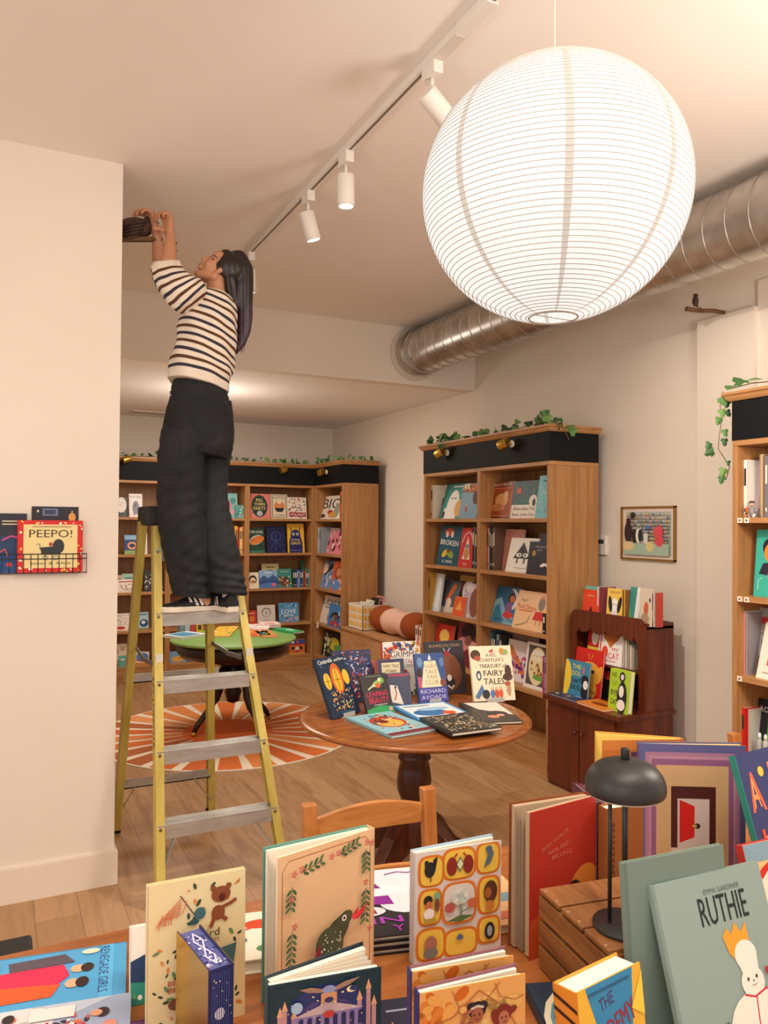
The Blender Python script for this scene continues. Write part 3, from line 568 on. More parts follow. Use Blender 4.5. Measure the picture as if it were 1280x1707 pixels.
face(C_, 1, 891.5, 792, 914, 'light turquoise book with fine red and blue drawings', '#6fb8bd', sprinkle(30, .05, ['#c2453a', '#2f6f8a', '#e8f0e8'], 33, y0=.1, y1=.75, st=2)+[('R', .3, .85, .8, .9, '#2f7a80')], inset=.03)
# row 2
face(C_, 2, 727.5, 876.4, 761.7, 'dark teal book titled broken with yellow fruit', '#1c5268', [('T', 'BROKEN', .5, .57, .13, '#f0efe6', .86, -3, 1), ('T', 'X. FANG', .5, .1, .07, '#e8e8dc', .5, 0, 1), ('E', .35, .3, .16, .08, '#d9b93a', .5), ('E', .62, .28, .16, .09, '#8aa03a', -.4), ('E', .5, .36, .08, .05, '#7a3a24'), ('E', .45, .84, .22, .1, '#c24a3c'), ('E', .35, .78, .06, .08, '#e8d8c8'), ('E', .6, .78, .06, .08, '#e8d8c8')], inset=.07)
face(C_, 2, 763.5, 880, 785.4, 'red book with a white tent shaped drawing', '#cf2f2c', [('P', [(.2, .2), (.8, .2), (.5, .78)], '#efe4d4'), ('E', .5, .34, .2, .14, '#c28a4a'), ('E', .5, .52, .12, .07, '#5f9a8a'), ('L', [(.08, .6), (.25, .82), (.5, .9), (.75, .82), (.92, .6)], .05, '#f0d0c0'), ('T', 'RED', .5, .08, .06, '#f0d0c0', .3)], inset=.06)
spines(C_, 2, 786, 794.4, 877, [('black', '#23232a'), ('grey', '#8a8880'), ('dark', '#3a3438')], 'beside the red tent book', inset=.05)
spines(C_, 2, 801, 824, 877, [('teal', '#3f8a80'), ('orange', '#cf6a34'), ('cream', '#ece0c8'), ('brick red', '#c2573f'), ('white', '#eee8de'), ('navy', '#2a3a5c'), ('charcoal', '#3a3a40'), ('brown', '#6a5040')], 'before the plain pink book', inset=.06)
face(C_, 2, 825, 882.4, 868, 'large plain salmon pink book behind the black triangle book', '#d49482', [('R', .35, .08, .5, .11, '#8a5a50')], inset=.13, lean=7)
face(C_, 2, 891, 889, 913, 'grey book standing behind the black cover', '#6a6468', [], inset=.17)
face(C_, 2, 842, 897, 887, 'white book with a black triangle with eyes and legs', '#efe9de', [('P', [(.2, .4), (.82, .4), (.5, .88)], '#24242a'), ('E', .4, .5, .1, .06, '#f6f2ea'), ('E', .64, .5, .1, .06, '#f6f2ea'), ('E', .42, .5, .04, .028, '#24242a'), ('E', .62, .5, .04, .028, '#24242a'), ('R', .34, .26, .39, .4, '#24242a'), ('R', .6, .26, .65, .4, '#24242a'), ('E', .9, .62, .08, .1, '#4a4a50'), ('L', [(.3, .14), (.5, .12), (.75, .13)], .012, '#8a8a86')], inset=.07, lean=14)
face(C_, 2, 877, 903, 913, 'black book with a small white fish and gold medal', '#232030', [('E', .25, .64, .09, .09, '#a8893a'), ('E', .72, .3, .13, .05, '#f0e6e0', .3), ('P', [(.8, .3), (.92, .38), (.92, .24)], '#f0e6e0'), ('T', 'THE LIFE OF', .55, .84, .05, '#c8c4c4', .55), ('T', 'FISH', .5, .74, .04, '#c8c4c4', .22)], inset=.04)
# row 3
spines(C_, 3, 708, 717, 951, [('cream', '#e8dcae'), ('yellow', '#d9a83a'), ('ochre', '#b98a34')], 'at the far end of the third shelf', inset=.04)
face(C_, 3, 717, 956, 731, 'pale blue white book beside the yellow spines', '#c9dbe8', [('R', .1, .1, .9, .9, '#dfe8ee')], inset=.06, t=.02)
face(C_, 3, 725.6, 964.7, 745, 'light blue book tucked behind the orange pair', '#8fb6d8', [('E', .5, .6, .3, .2, '#b9d2e6')], inset=.16)
face(C_, 3, 731, 969, 756, 'grey book with orange pencils and small figures', '#5a6268', [('L', [(.3, .3), (.75, .9)], .2, '#d9652f'), ('E', .5, .3, .2, .16, '#e8d0b8'), ('R', 0, 0, 1, .18, '#cfc8be'), ('E', .25, .26, .1, .1, '#3f62a0')], inset=.1, lean=16)
face(C_, 3, 754, 960, 785, 'dark book with a round white moon face and moustache', '#3a3230', [('E', .62, .62, .28, .26, '#f0ece8'), ('L', [(.5, .48), (.62, .52), (.74, .48)], .06, '#2a2626'), ('T', 'HOME', .62, .7, .06, '#7a7a84', .3), ('T', 'BABY', .62, .61, .06, '#7a7a84', .3), ('R', .1, .85, .9, 1, '#a8893e'), ('E', .2, .72, .12, .1, '#8f4030')], inset=.13, lean=12)
face(C_, 3, 753, 995, 771.6, 'orange book with a small tree, before the moon book', '#df5f30', [('P', [(.2, .3), (.8, .3), (.5, .85)], '#e8a24a'), ('T', 'F', .25, .2, .14, '#7a2a1c')], inset=.03, lean=14)
face(C_, 3, 771, 973, 793.5, 'lilac book with a large brown bear back', '#c4b4c4', [('E', .75, .45, .36, .42, '#8a5648'), ('E', .3, .85, .3, .12, '#ded2da'), ('R', 0, 0, .5, .12, '#d9c8c0')], inset=.05)
face(C_, 3, 818, 979, 859, 'blue night book with a girl in a red skirt', '#2f6a98', [('E', .62, .66, .3, .3, '#e8eaf0'), ('E', .5, .66, .28, .3, '#2f6a98'), ('P', [(0, .6), (.25, .7), (.5, .35), (.8, .3), (.9, 0), (0, 0)], '#8cc0d8'), ('P', [(.05, .4), (.2, .52), (.4, .2), (.5, 0), (0, 0)], '#3a8ab0'), ('E', .66, .7, .15, .14, '#23191c'), ('E', .68, .68, .1, .1, '#c9703a'), ('E', .6, .42, .14, .17, '#8a5a88'), ('E', .62, .24, .2, .09, '#d4353a'), ('T', 'MOUSE', .5, .1, .1, '#143a5c', .7, 0, 1)], inset=.1, lean=15)
face(C_, 3, 853, 987, 904.7, 'peach book with a figure in a red dress', '#efc294', [('T', 'Red Dress', .36, .58, .13, '#cf3c2c', .6, -2, 1), ('T', 'Fae\'s', .25, .76, .08, '#5a5a50', .2, 0, 1), ('E', .8, .7, .1, .18, '#8f7f74'), ('E', .8, .86, .05, .05, '#c9936a'), ('P', [(.66, .5), (.96, .5), (.98, .28), (.6, .28)], '#d2302c'), ('L', [(.7, .14), (.74, .28)], .03, '#c28a6a'), ('L', [(.84, .14), (.86, .28)], .03, '#c28a6a'), ('L', [(.1, .06), (.3, .12), (.45, .2), (.5, .36)], .02, '#7a8a6a'), ('R', .12, .47, .55, .49, '#cf3c2c')], inset=.05, lean=15)
spines(C_, 3, 903, 913, 1021, [('black', '#2a2826'), ('olive', '#8a8458')], 'at the near end of the third shelf', inset=.03)
# row 4
face(C_, 4, 722, 1041.6, 750, 'red book with a yellow moon, fourth shelf', '#d23c2c', [('E', .5, .66, .28, .2, '#efca62'), ('T', 'MOON', .5, .32, .1, '#6a1c14', .66, 0, 1)], inset=.08)
face(C_, 4, 757, 1040.6, 793, 'dark red book with dark hair and pink blossoms', '#7a2a34', [('E', .5, .8, .36, .2, '#2a1c1e'), ('E', .3, .5, .28, .16, '#d98a94'), ('E', .75, .45, .2, .16, '#e0a0a8'), ('E', .5, .6, .16, .12, '#8a5a48')], inset=.08)
spines(C_, 4, 809, 835, 1052, [('white', '#e8e2dc'), ('blue', '#3a78b0'), ('teal', '#2f8a94'), ('navy', '#24405c'), ('pale blue', '#9fc0d8'), ('dark', '#33333a')], 'at the divider end of the fourth shelf', inset=.1)
face(C_, 4, 836, 1055, 888, 'mauve brown book standing at the back of the fourth shelf', '#94776e', [('T', 'TIMELESS', .5, .78, .1, '#7a4a4c', .6), ('T', 'TALES', .5, .62, .09, '#7a4a4c', .4)], inset=.16)
face(C_, 4, 838, 1069, 872, 'white book with orange and pink running figures', '#ece2e4', [('L', [(.1, .8), (.4, .6), (.7, .4), (.95, .2)], .2, '#e0804a')]+sprinkle(40, .06, ['#c8408a', '#d96a6a', '#7a4a9a'], 36, x0=.3, y0=.15, y1=.6), inset=.1, lean=12)
face(C_, 4, 872, 1074, 911, 'white framed book with a cream label and green frog', '#f0ebe4', [('R', .08, .08, .92, .94, '#5a5450'), ('E', .5, .5, .36, .42, '#ecdcae'), ('E', .5, .74, .26, .12, '#f0e8d0'), ('E', .62, .26, .26, .06, '#6aa84a'), ('T', 'Frog Tales', .52, .72, .05, '#b05a4a', .4)]+sprinkle(16, .05, ['#c9a25a', '#8a6a3a'], 37, x0=.25, x1=.75, y0=.3, y1=.55), inset=.05, lean=8)
spines(C_, 4, 904, 913, 1091, [('magenta', '#b8407a'), ('lilac', '#a890b8'), ('plum', '#6a2a4a')], 'at the near end of the fourth shelf', inset=.02)

# -- cut-off bookcase
Rr = PX
spines(Rr, 1, 1231, 1238, 757, [('yellow and red', '#d9a23a')], 'on the cut-off bookcase top shelf', inset=.06)
spines(Rr, 1, 1238, 1245, 766, [('white', '#efeae0')], 'on the cut-off bookcase top shelf', inset=.05)
face(Rr, 1, 1244, 765, 1264, 'grey mauve book wrapped in film behind the toy figure', '#9a8a92', [('R', .1, .1, .9, .9, '#a3949b')], inset=.09)
face(Rr, 1, 1243, 755, 1262, 'dark green book behind the wrapped grey one', '#3f5f52', [], inset=.16)
spines(Rr, 1, 1264, 1274, 754, [('tan', '#b89a72'), ('beige', '#cfb48c'), ('brown', '#8a6a50')], 'behind the toy figure on the cut-off bookcase', inset=.07)
spines(Rr, 1, 1274, 1292, 754, [('grey', '#7a767c'), ('pale grey', '#b0aab0'), ('dark grey', '#4a484e')], 'running out at the photo edge', inset=.06)
p = on(1253, 856, 'x', XU+.03); o = thing('toy_figure', 'small grey toy figure carrying an orange bag on the cut-off bookcase', 'toy', (p.x, p.y, 1.746))
part(MB().ball((0, 0, .028), (.016, .018, .028), mat('#8a8684')).tube([(0, -.01, 0), (0, -.01, .02)], .008, mat('#e0dcd4'), 10).tube([(0, .012, 0), (0, .012, .02)], .008, mat('#e0dcd4'), 10).tube([(0, -.018, .045), (0, -.03, .02)], .005, mat('#8a8684'), 8), 'body', o)
part(MB().ball((0, 0, .068), .014, mat('#d9b49a')).ball((0, 0, .074), (.015, .015, .01), mat('#5a4a44')), 'head', o); part(MB().box((-.01, .012, .022), (.008, .03, .05), mat('#cf6a34')), 'bag', o, .003)
p = on(1243, 854, 'x', XU+.03); tag(MB().ball((p.x, p.y, 1.754), .008, mat('#c9803a')).ball((p.x, p.y, 1.764), .005, mat('#3a2c22')).build('toy_figure'), 'tiny round orange toy next to the grey toy figure', 'toy')
face(Rr, 2, 1256, 883, 1300, 'turquoise book with an orange haired girl in black', '#3fb3a0', [('E', .55, .74, .3, .14, '#22222c'), ('E', .56, .66, .24, .14, '#e8893a'), ('P', [(.3, .5), (.75, .52), (.9, .3), (.15, .34)], '#2a2a3c'), ('L', [(.15, .1), (.15, .25), (.3, .28)], .02, '#cfeee4'), ('R', .6, .1, .7, .3, '#8a8aa8'), ('R', .5, .28, .8, .36, '#e8888a')], inset=.07, lean=5)
spines(Rr, 3, 1237, 1245, 1019, [('white', '#e8e4dc'), ('pink patterned', '#c98a80'), ('grey', '#9a969a')], 'on the third shelf of the cut-off bookcase', inset=.05)
face(Rr, 3, 1246, 1015, 1300, 'grey book with a red ribbon banner behind the cream one', '#a8a09c', [('R', .1, .76, .9, .86, '#cf2f2c'), ('T', 'On the', .42, .62, .08, '#55504c', .5), ('T', 'Train', .4, .5, .08, '#55504c', .4), ('R', 0, 0, 1, .28, '#6a4f3c'), ('R', .35, .3, .5, .46, '#2a2a30')], inset=.12)
face(Rr, 3, 1260, 1041, 1306, 'cream leaning book with a small red bag drawing', '#f0e6d4', [('E', .55, .62, .25, .1, '#e0bcb0'), ('L', [(.3, .42), (.4, .56), (.55, .44)], .05, '#b89a5a'), ('R', .3, .24, .75, .4, '#d9472f'), ('R', .2, .1, .5, .12, '#9a9488')], inset=.04, lean=16)
spines(Rr, 4, 1232.5, 1240, 1180, [('red', '#cf2420')], 'on the cut-off bookcase, lowest seen shelf', inset=.03)
spines(Rr, 4, 1240, 1248, 1180, [('white', '#e6e0d8'), ('peach', '#dcb79a'), ('pale', '#d8d2c8')], 'between the red spine and the black cover', inset=.06)
face(Rr, 4, 1249, 1169, 1300, 'black book with thin white lettering on the cut-off bookcase', '#1c1c24', [('T', 'ROY', .42, .82, .1, '#e8e4dc', .42), ('L', [(.2, .1), (.2, .5)], .03, '#b8b4bc')], inset=.12)
for i, (x, c) in enumerate(((1266, '#a8a8a8'), (1276, '#b8b8b4'))):
    p = on(x, 1240, 'x', XU+.06); o = thing('bottle', ('clear squeeze bottle before the black book', 'clear squeeze bottle at the photo edge, lid level with the other')[i], 'bottle', (p.x, p.y, .546))
    part(MB().lathe([(.012, 0), (.013, .002), (.013, .09), (.007, .1)], mat(c, .15)), 'body', o); part(MB().lathe([(.008, .1), (.008, .12), (.003, .13)], mat('#f0efec')), 'cap', o)
p = on(1277, 1190, 'x', XU+.1); book('bright green book at the photo edge on the lowest seen shelf', .1, .2, .02, '#4fd43c', (), (p.x, p.y, .546), -90, 5)
for z, n in ((1.745, 2), (1.35, 2), (.95, 1)):
    for k in range(n):
        y = 2.69-.04*k; tag(MB().box((XU-.002, y-.026, z-.027), (XU+.0015, y, z-.002), mat('#f0e4d0')).box((XU-.0024, y-.018, z-.02), (XU-.002, y-.008, z-.01), mat('#6a5a4a')).build('price_tag'), f'tiny cream sticker, {("inner", "outer")[k]} one on the {"top" if z > 1.7 else "second" if z > 1.3 else "third"} shelf edge of the cut-off bookcase', 'tag')

# ================================================================ window seat, basket, bolster
o = thing('storage_bench', 'low birch bench against the side wall between two bookcases', 'bench', (XU, 5.90, 0))
part(MB().box((.0, 0, .0), (.5, 1.745, .565), CHEST), 'body', o); part(MB().box((-.012, 0, .565), (.5, 1.745, .592), CHEST), 'seat_board', o, .002)
part(MB().box((-.012, .0, .592), (.03, .02, .62), CHEST), 'end_lip', o)
yb = on(569, 1040, 'x', 3.42).y
o = thing('storage_box', 'white storage box with yellow checks on the birch bench', 'box', (3.40, 7.22, .593))
hb = .26; part(MB().box((0, 0, 0), (.006, .36, hb), mat('#f0e4cc')).box((.3, 0, 0), (.306, .36, hb), mat('#f0e4cc')).box((0, 0, 0), (.306, .006, hb), mat('#f0e4cc')).box((0, .354, 0), (.306, .36, hb), mat('#f0e4cc')).box((0, 0, 0), (.306, .36, .006), mat('#f0e4cc')), 'body', o)
ck = MB(); rn = random.Random(2)
for i in range(7):
    for j in range(3):
        c = rn.choice(['#e8b437', '#efc65a', '#f0b45a']); y0 = .02+i*.049; z0 = .03+j*.075
        ck.box((-.0015, y0, z0), (0, y0+.03, z0+.05), mat(c))
        if i < 6: x0 = .015+i*.049; ck.box((x0, -.0015, z0), (x0+.03, 0, z0+.05), mat(c))
part(ck, 'check_print', o)
for i, (x, c, lb) in enumerate(((3.47, '#f2ece4', 'white paperback with grey title standing in the checked box'), (3.53, '#efe8de', 'second white paperback in the checked box, black mark on its cover'), (3.59, '#2a2628', 'black book between the white and pink ones in the checked box'), (3.64, '#d98a8a', 'pink book at the back of the checked box'))):
    book(lb, .17, .27+.02*i, .018, c, [('T', 'LITTLE DAY', .5, .9, .05, '#5a5a60', .7)] if i == 0 else [('E', .7, .9, .08, .03, '#2a2a2a')] if i == 1 else [('R', .1, .9, .9, .94, '#8a4a50')] if i == 3 else (), (x, 7.54-.01*i, .602), -90, 12)
pl = [on(x, y, 'x', 3.53) for x, y in ((612, 1034), (632, 1040), (652, 1046), (672, 1052), (686, 1056))]
o = thing('bolster_cushion', 'large brown and pink pastry shaped bolster cushion on the birch bench', 'cushion', (3.58, 6.72, .72))
BR_ = mat('#9a4a1c', .9); PK = mat('#e9bda8', .9)
def bol(ys, rs, zs, m, nm, wob=0, seed=0):
    rg = []
    for y, r, z in zip(ys, rs, zs): rg.append([V(((r*(1+wob*math.sin(5*a*math.pi/16+y*30)))*math.cos(a*math.pi/16)*1.0, y, z+(r*(1+wob*math.sin(4*a*math.pi/16+y*20)))*math.sin(a*math.pi/16)*.95)) for a in range(32)])
    part(MB().rings(rg, m), nm, o)
bol([.50, .49, .46, .38, .28, .2, .15], [.03, .09, .125, .142, .14, .12, .09], [.008]*7, BR_, 'crust_end')
bol([.24, .2, .12, .02, -.05, -.12, -.2, -.24], [.1, .13, .138, .115, .11, .125, .13, .1], [.005]*8, PK, 'filling', .03)
bol([-.16, -.2, -.28, -.36, -.45, -.49, -.5], [.09, .12, .14, .14, .12, .08, .03], [.008]*7, BR_, 'crust_end')
spines(('x', 3.40), .593, 692, 706, 1043, [('white', '#e8e0d8'), ('pink', '#d98a88'), ('cream', '#eadcbc'), ('orange', '#dc8a3a')], 'of the short row on the bench end')

# ================================================================ hutch
hx, hy = 3.28, 3.42; o = thing('toy_hutch', 'small reddish mahogany hutch with two doors and scalloped bookshelf top', 'cabinet', (hx, hy, 0)); HW = .675
part(MB().box((.012, 0, .0), (.42, HW, .555), MAHO), 'carcass', o, .002)
part(MB().box((-.03, -.012, .555), (.43, HW+.012, .588), MAHO), 'counter', o, .004)
for k in (0, 1):
    d = MB().box((.0, .055+k*.31, .03), (.0125, .055+.305+k*.31-.003, .545), MAHO); dd = part(d, 'door', o, .002)
    part(MB().ball((-.012, .355-.028 if k == 0 else .36+.03, .40), (.012, .011, .011), MAHO), 'knob', dd)
    for z in (.1, .47):
        y = .045 if k == 0 else .675-.003
        part(MB().box((-.002, y-.008, z-.018), (.0, y+.018 if k == 0 else y, z+.018), mat('#8a5a40', .3, .6)), 'hinge', dd)
for y in (0, HW-.018): part(MB().box((.2, y, .588), (.42, y+.018, 1.115), MAHO), 'side_board', o)
part(MB().box((.41, .018, .588), (.42, HW-.018, 1.115), MAHO), 'back_panel', o)
part(MB().box((.205, .018, .80), (.41, HW-.018, .815), MAHO), 'shelf', o); part(MB().box((.2, 0, 1.08), (.42, HW, 1.095), MAHO), 'top_board', o)
# front panel with scalloped openings: built from strips between outline and openings
fp = MB(); n = 60
def opening(y):                                          # inner bounds along y
    if y < .06 or y > HW-.06: return None
    u = (y-.06)/(HW-.12); e = min(u, 1-u); rise = .0+.30*min(1, (e/.10))**.5
    top = 1.035-.035*abs(math.sin(u*math.pi*4))**.6*(1 if 0.08 < u < .92 else 0)-.05*(1-min(1, e/.09))
    return (.60+.02*(1-min(1, e/.05)), top)
for i in range(n):
    ya, yb_ = HW*i/n, HW*(i+1)/n; ym = (ya+yb_)/2
    e = min(ym, HW-ym); top = 1.14-.05*(1-min(1, e/.06))**2
    op = opening(ym); seg = [(.588, top)] if not op else [(op[1], top)]
    for z0, z1 in seg: fp.box((.188, ya, z0), (.202, yb_, z1), MAHO)
part(fp, 'scalloped_front', o)
HP = ('x', hx+.2)
# on the hutch
def hb_(x0, yt, x1, zb, lb, c, art, xp, lean=8, **k):
    a = on(x0, yt, 'x', xp); b = on(x1, yt, 'x', xp)
    return book(lb, a.y-b.y, (a.z+b.z)/2-zb if 0 else on((x0+x1)/2, yt, 'x', xp).z-zb, k.pop('t', .014), c, art, (xp, a.y, zb), -90+k.pop('yaw', 0), lean, **k)
zt = 1.096
hb_(970, 983, 997, zt, 'orange red book on top of the hutch', '#e2492a', [('P', [(.3, 0), (.7, 0), (.52, .42)], '#4a1c34'), ('T', 'Bunny', .5, .78, .08, '#f6d0c0', .4)], 3.52, 6)
hb_(974, 978, 1012, zt, 'teal edged book behind the orange red one on the hutch', '#7fc4b4', [('R', .5, 0, 1, .8, '#a5cfc0'), ('P', [(.6, 0), (1, 0), (1, .3)], '#e09a4a')], 3.6, 4)
hb_(1010, 981, 1036, zt, 'yellow book with a floppy eared dog on top of the hutch', '#ecc458', [('E', .5, .42, .24, .28, '#f4ece2'), ('E', .22, .5, .12, .26, '#23201f', .2), ('E', .8, .5, .12, .26, '#23201f', -.2), ('E', .42, .5, .03, .02, '#222'.replace('222', '222222')), ('E', .6, .5, .03, .02, '#222222'), ('E', .5, .16, .2, .16, '#efd8dc'), ('T', 'BISCUIT', .5, .88, .07, '#8a6a4a', .6)], 3.52, 5)
for i, (x, c, nm) in enumerate(((1039.5, '#7a4a22', 'brown'), (1042, '#e0a83c', 'yellow'), (1044.5, '#8a5a34', 'tan brown'), (997.5, '#e4dcd4', 'white'), (1001, '#8a3a44', 'maroon'))):
    a = on(x, 985, 'x', 3.53); book(f'slim {nm} book by its spine on top of the hutch', .13, .2, .009, c, (), (3.53, a.y, zt), 0, 0, name='book')
hb_(1048, 979, 1067, zt, 'teal and white slanted book on top of the hutch', '#3f8f86', [('P', [(.4, 0), (.8, 0), (1, 1), (.6, 1)], '#f0eee8'), ('P', [(0, 0), (.25, 0), (0, .5)], '#6aae5a')], 3.54, 5)
hb_(1065, 981, 1084, zt, 'pale brown book with an armadillo like drawing on the hutch', '#cfc0ac', [('E', .55, .45, .2, .2, '#c0603f'), ('E', .5, .2, .36, .14, '#a88a68'), ('E', .85, .7, .08, .06, '#4a4a44'), ('P', [(0, 0), (.2, .1), (.4, 0)], '#c8323a')], 3.5, 4)
for i, (x, c, nm) in enumerate(((1086, '#e8e2da', 'white'), (1088.5, '#5a2a2a', 'dark red'), (1091, '#d8cfc4', 'cream'), (1095, '#c0473c', 'red'))):
    a = on(x, 990, 'x', 3.52); book(f'slim {nm} book by its spine at the near end of the hutch top', .05, .2 if i < 3 else .205, .009, c, (), (3.52, a.y, zt), 0, 0, name='book')
zm = .816
hb_(978, 1038, 997, zm, 'red and yellow book with a cat inside the hutch', '#d8342c', [('R', 0, 0, 1, .34, '#efd84a'), ('E', .6, .86, .4, .14, '#4a4238'), ('E', .6, .6, .3, .2, '#f0e8dc'), ('T', 'CAT', .4, .2, .08, '#7a7a3a', .5)], 3.54, 6)
hb_(996, 1040, 1035, zm, 'white book with an orange striped heart inside the hutch', '#f0ebe8', [('E', .36, .72, .2, .15, '#bf6a2c'), ('E', .64, .72, .2, .15, '#bf6a2c'), ('P', [(.19, .66), (.81, .66), (.5, .4)], '#bf6a2c'), ('T', 'MY', .7, .38, .09, '#d03a4a', .26, 0, 1), ('T', 'CAT', .65, .22, .15, '#d03a4a', .46, 0, 1), ('E', .28, .3, .13, .14, '#d9482c'), ('R', .05, .2, .1, .9, '#cf3a34'), ('R', .1, .08, .8, .1, '#d08a90')], 3.5, 7)
for i, (x, c, nm) in enumerate(((1041, '#bcae9c', 'taupe'), (1045, '#d8ccba', 'cream'), (1049, '#a89a8a', 'grey brown'), (1053, '#e0d6c8', 'ivory'), (1057, '#b0a292', 'putty'))):
    a = on(x, 1050, 'x', 3.51); book(f'{nm} book by its spine on the middle shelf of the hutch', .14, .185-.012*i, .014, c, (), (3.51, a.y, zm), 0, 0, name='book')
zl = .589
hb_(953, 1082, 999, zl, 'large red book with a big yellow dog face on the hutch', '#cf2620', [('E', .55, .5, .4, .24, '#eca63c'), ('E', .22, .48, .12, .2, '#eca63c', .4), ('E', .9, .5, .12, .2, '#eca63c', -.4), ('E', .62, .18, .25, .22, '#eca63c'), ('E', .42, .56, .06, .04, '#3a2418'), ('E', .68, .54, .06, .04, '#3a2418'), ('L', [(.5, .78), (.48, .9)], .02, '#eca63c'), ('L', [(.58, .78), (.62, .9)], .02, '#eca63c'), ('T', 'ME.', .75, .12, .06, '#6a2a1c', .25)], 3.44, 8)
hb_(999, 1090, 1046, zl, 'black book with red blossoms at the back of the hutch', '#221a1c', [('E', .6, .62, .2, .14, '#c9342c'), ('E', .25, .5, .14, .1, '#cf3c34'), ('E', .8, .5, .14, .12, '#a32a24'), ('T', 'Wildwood', .45, .86, .07, '#9a8a7a', .6)], 3.53, 5)
hb_(938.5, 1102, 978, zl, 'blue book about two dogs with yellow and black lettering', '#3c86a8', [('E', .02, .5, .26, .5, '#f0cf3c'), ('R', 0, 0, .18, .86, '#f0cf3c'), ('T', 'THIS', .48, .84, .13, '#ecdc5a', .36, 0, 1), ('T', 'DOG', .48, .66, .13, '#ecdc5a', .36, 0, 1), ('T', 'THAT', .48, .46, .13, '#1c1c24', .4, 0, 1), ('T', 'DOG', .48, .28, .13, '#1c1c24', .38, 0, 1), ('E', .86, .5, .16, .16, '#1c1c24'), ('E', .9, .22, .18, .24, '#1c1c24'), ('E', .9, .4, .1, .12, '#e8e4e0'), ('E', .78, .78, .05, .1, '#c06a8a')], 3.36, 7, t=.012)
hb_(1013, 1117, 1046, zl, 'lime green book with a tall black and white cat', '#a8c832', [('T', 'HI', .2, .86, .12, '#22221c', .2, 0, 1), ('T', 'CAT', .26, .66, .12, '#8a9a30', .3, 0, 1), ('T', 'BYE', .26, .44, .12, '#22221c', .32, 0, 1), ('T', 'CAT', .26, .22, .12, '#22221c', .32, 0, 1), ('E', .62, .84, .14, .12, '#22202a'), ('E', .62, .84, .08, .07, '#e0cfe0'), ('E', .66, .34, .24, .4, '#22202a'), ('E', .62, .5, .12, .14, '#f0e2da'), ('E', .64, .18, .2, .13, '#f0e2da')], 3.33, 6, t=.035)
book('navy book lying flat under the two dogs book', .27, .15, .012, '#2f3460', sprinkle(20, .06, ['#8a9ac0', '#c0b060', '#4a6a50'], 41), (3.262, 4.06, .601), -90, 90)
book('orange book lying flat on the hutch counter beside the lime book', .25, .17, .014, '#e0862c', [('E', .5, .45, .3, .14, '#7a3418'), ('E', .4, .55, .1, .08, '#a04a1c')], (3.262, 3.785, .603), -92, 90)

# ================================================================ picture, thermostat, little bird
pf = [on(x, y, 'x', 3.875) for x, y in ((1036, 845), (1126, 937))]
y0, y1, z1, z0 = pf[0].y, pf[1].y, pf[0].z, 1.47
o = thing('framed_picture', 'framed print of animals in a library on the side wall', 'picture', (3.887, y0, z0), -90)
W_, H_ = y0-y1, z1-z0; GF = mat('#a07a3a', .35, .5)
part(MB().box((0, -.022, 0), (W_, -.002, .012), GF).box((0, -.022, H_-.012), (W_, -.002, H_), GF).box((0, -.022, 0), (.012, -.002, H_), GF).box((W_-.012, -.022, 0), (W_, -.002, H_), GF), 'frame', o, .001)
art = [('R', 0, 0, 1, 1, '#e8d8cc'), ('R', .06, .07, .94, .93, '#b9c2b4')]
rn = random.Random(5)
for j in range(9):
    zz = .9-j*.068; art.append(('R', .06, zz-.06, .94, zz-.05, '#4a4668'))
    for i in range(26): art.append(('R', .07+i*.033, zz-.05, .07+i*.033+.026, zz-.05+rn.uniform(.03, .048), rn.choice(['#c79a5a', '#d9b987', '#8a9aae', '#b0a8a0', '#5a6a9a', '#cfc8b8', '#7f8f6a', '#c78a70'])))
art += [('R', .06, .07, .94, .3, '#a9c4b0'), ('E', .15, .52, .08, .2, '#3c2a30'), ('E', .15, .74, .04, .07, '#3c2a30'), ('E', .28, .44, .05, .14, '#2f2c26'), ('E', .36, .45, .06, .15, '#f0ece4'), ('E', .39, .45, .04, .13, '#26343a'), ('E', .74, .52, .09, .13, '#e0555f'), ('E', .76, .36, .08, .12, '#e0555f'), ('E', .16, .24, .12, .09, '#e6cf9c'), ('E', .58, .24, .08, .1, '#e2cf90'), ('R', .46, .3, .54, .5, '#d8e2d6'), ('E', .54, .62, .06, .04, '#5c78a8'), ('R', .2, .8, .28, .92, '#3a2a2c')]
part(draw(MB().box((.01, -.008, .01), (W_-.01, -.004, H_-.01), mat('#e8d8cc')), art, W_-.024, H_-.024, .012, .012, -.0085, .00008), 'print', o)
p = on(997, 893, 'x', 3.88); q = on(1012, 925, 'x', 3.88)
o = thing('thermostat', 'small white wall thermostat next to the side wall bookcase', 'thermostat', (3.887, p.y, q.z), -90); tw, th_ = p.y-q.y, p.z-q.z
part(MB().box((0, -.022, 0), (tw, -.001, th_), mat('#efe6dc', .4)), 'housing', o, .003); part(MB().box((.008, -.0235, th_*.58), (tw-.02, -.0215, th_*.8), mat('#4a4644', .2)), 'screen', o)
part(MB().box((.01, -.0235, th_*.36), (.018, -.0215, th_*.44), mat('#8a8078')).box((.024, -.0235, th_*.36), (.032, -.0215, th_*.44), mat('#8a8078')).box((.016, -.0235, th_*.16), (.03, -.0215, th_*.24), mat('#b0a69a')), 'buttons', o)
BARK = wood('branch_bark', '#7a5636', '#4c3320', (6, 20, 20), .8)
BF = wood('bird_plumage', '#5a4238', '#33231e', (30, 30, 8), .9)
a = on(1207, 521, 'x', 3.83); b = on(1144, 515, 'y', a.y+.03)
o = thing('wooden_branch', 'short bare branch sticking out of the side wall pier', 'branch', a)
part(MB().tube([a-a, (b-a)*.3+V((0, 0, .004)), (b-a)*.65-V((0, 0, .003)), b-a], [.011, .013, .012, .014], BARK, 12), 'stick', o); part(MB().tube([(b-a)*.6, (b-a)*.62+V((0, .01, .02))], [.005, .003], BARK, 8), 'twig', o)
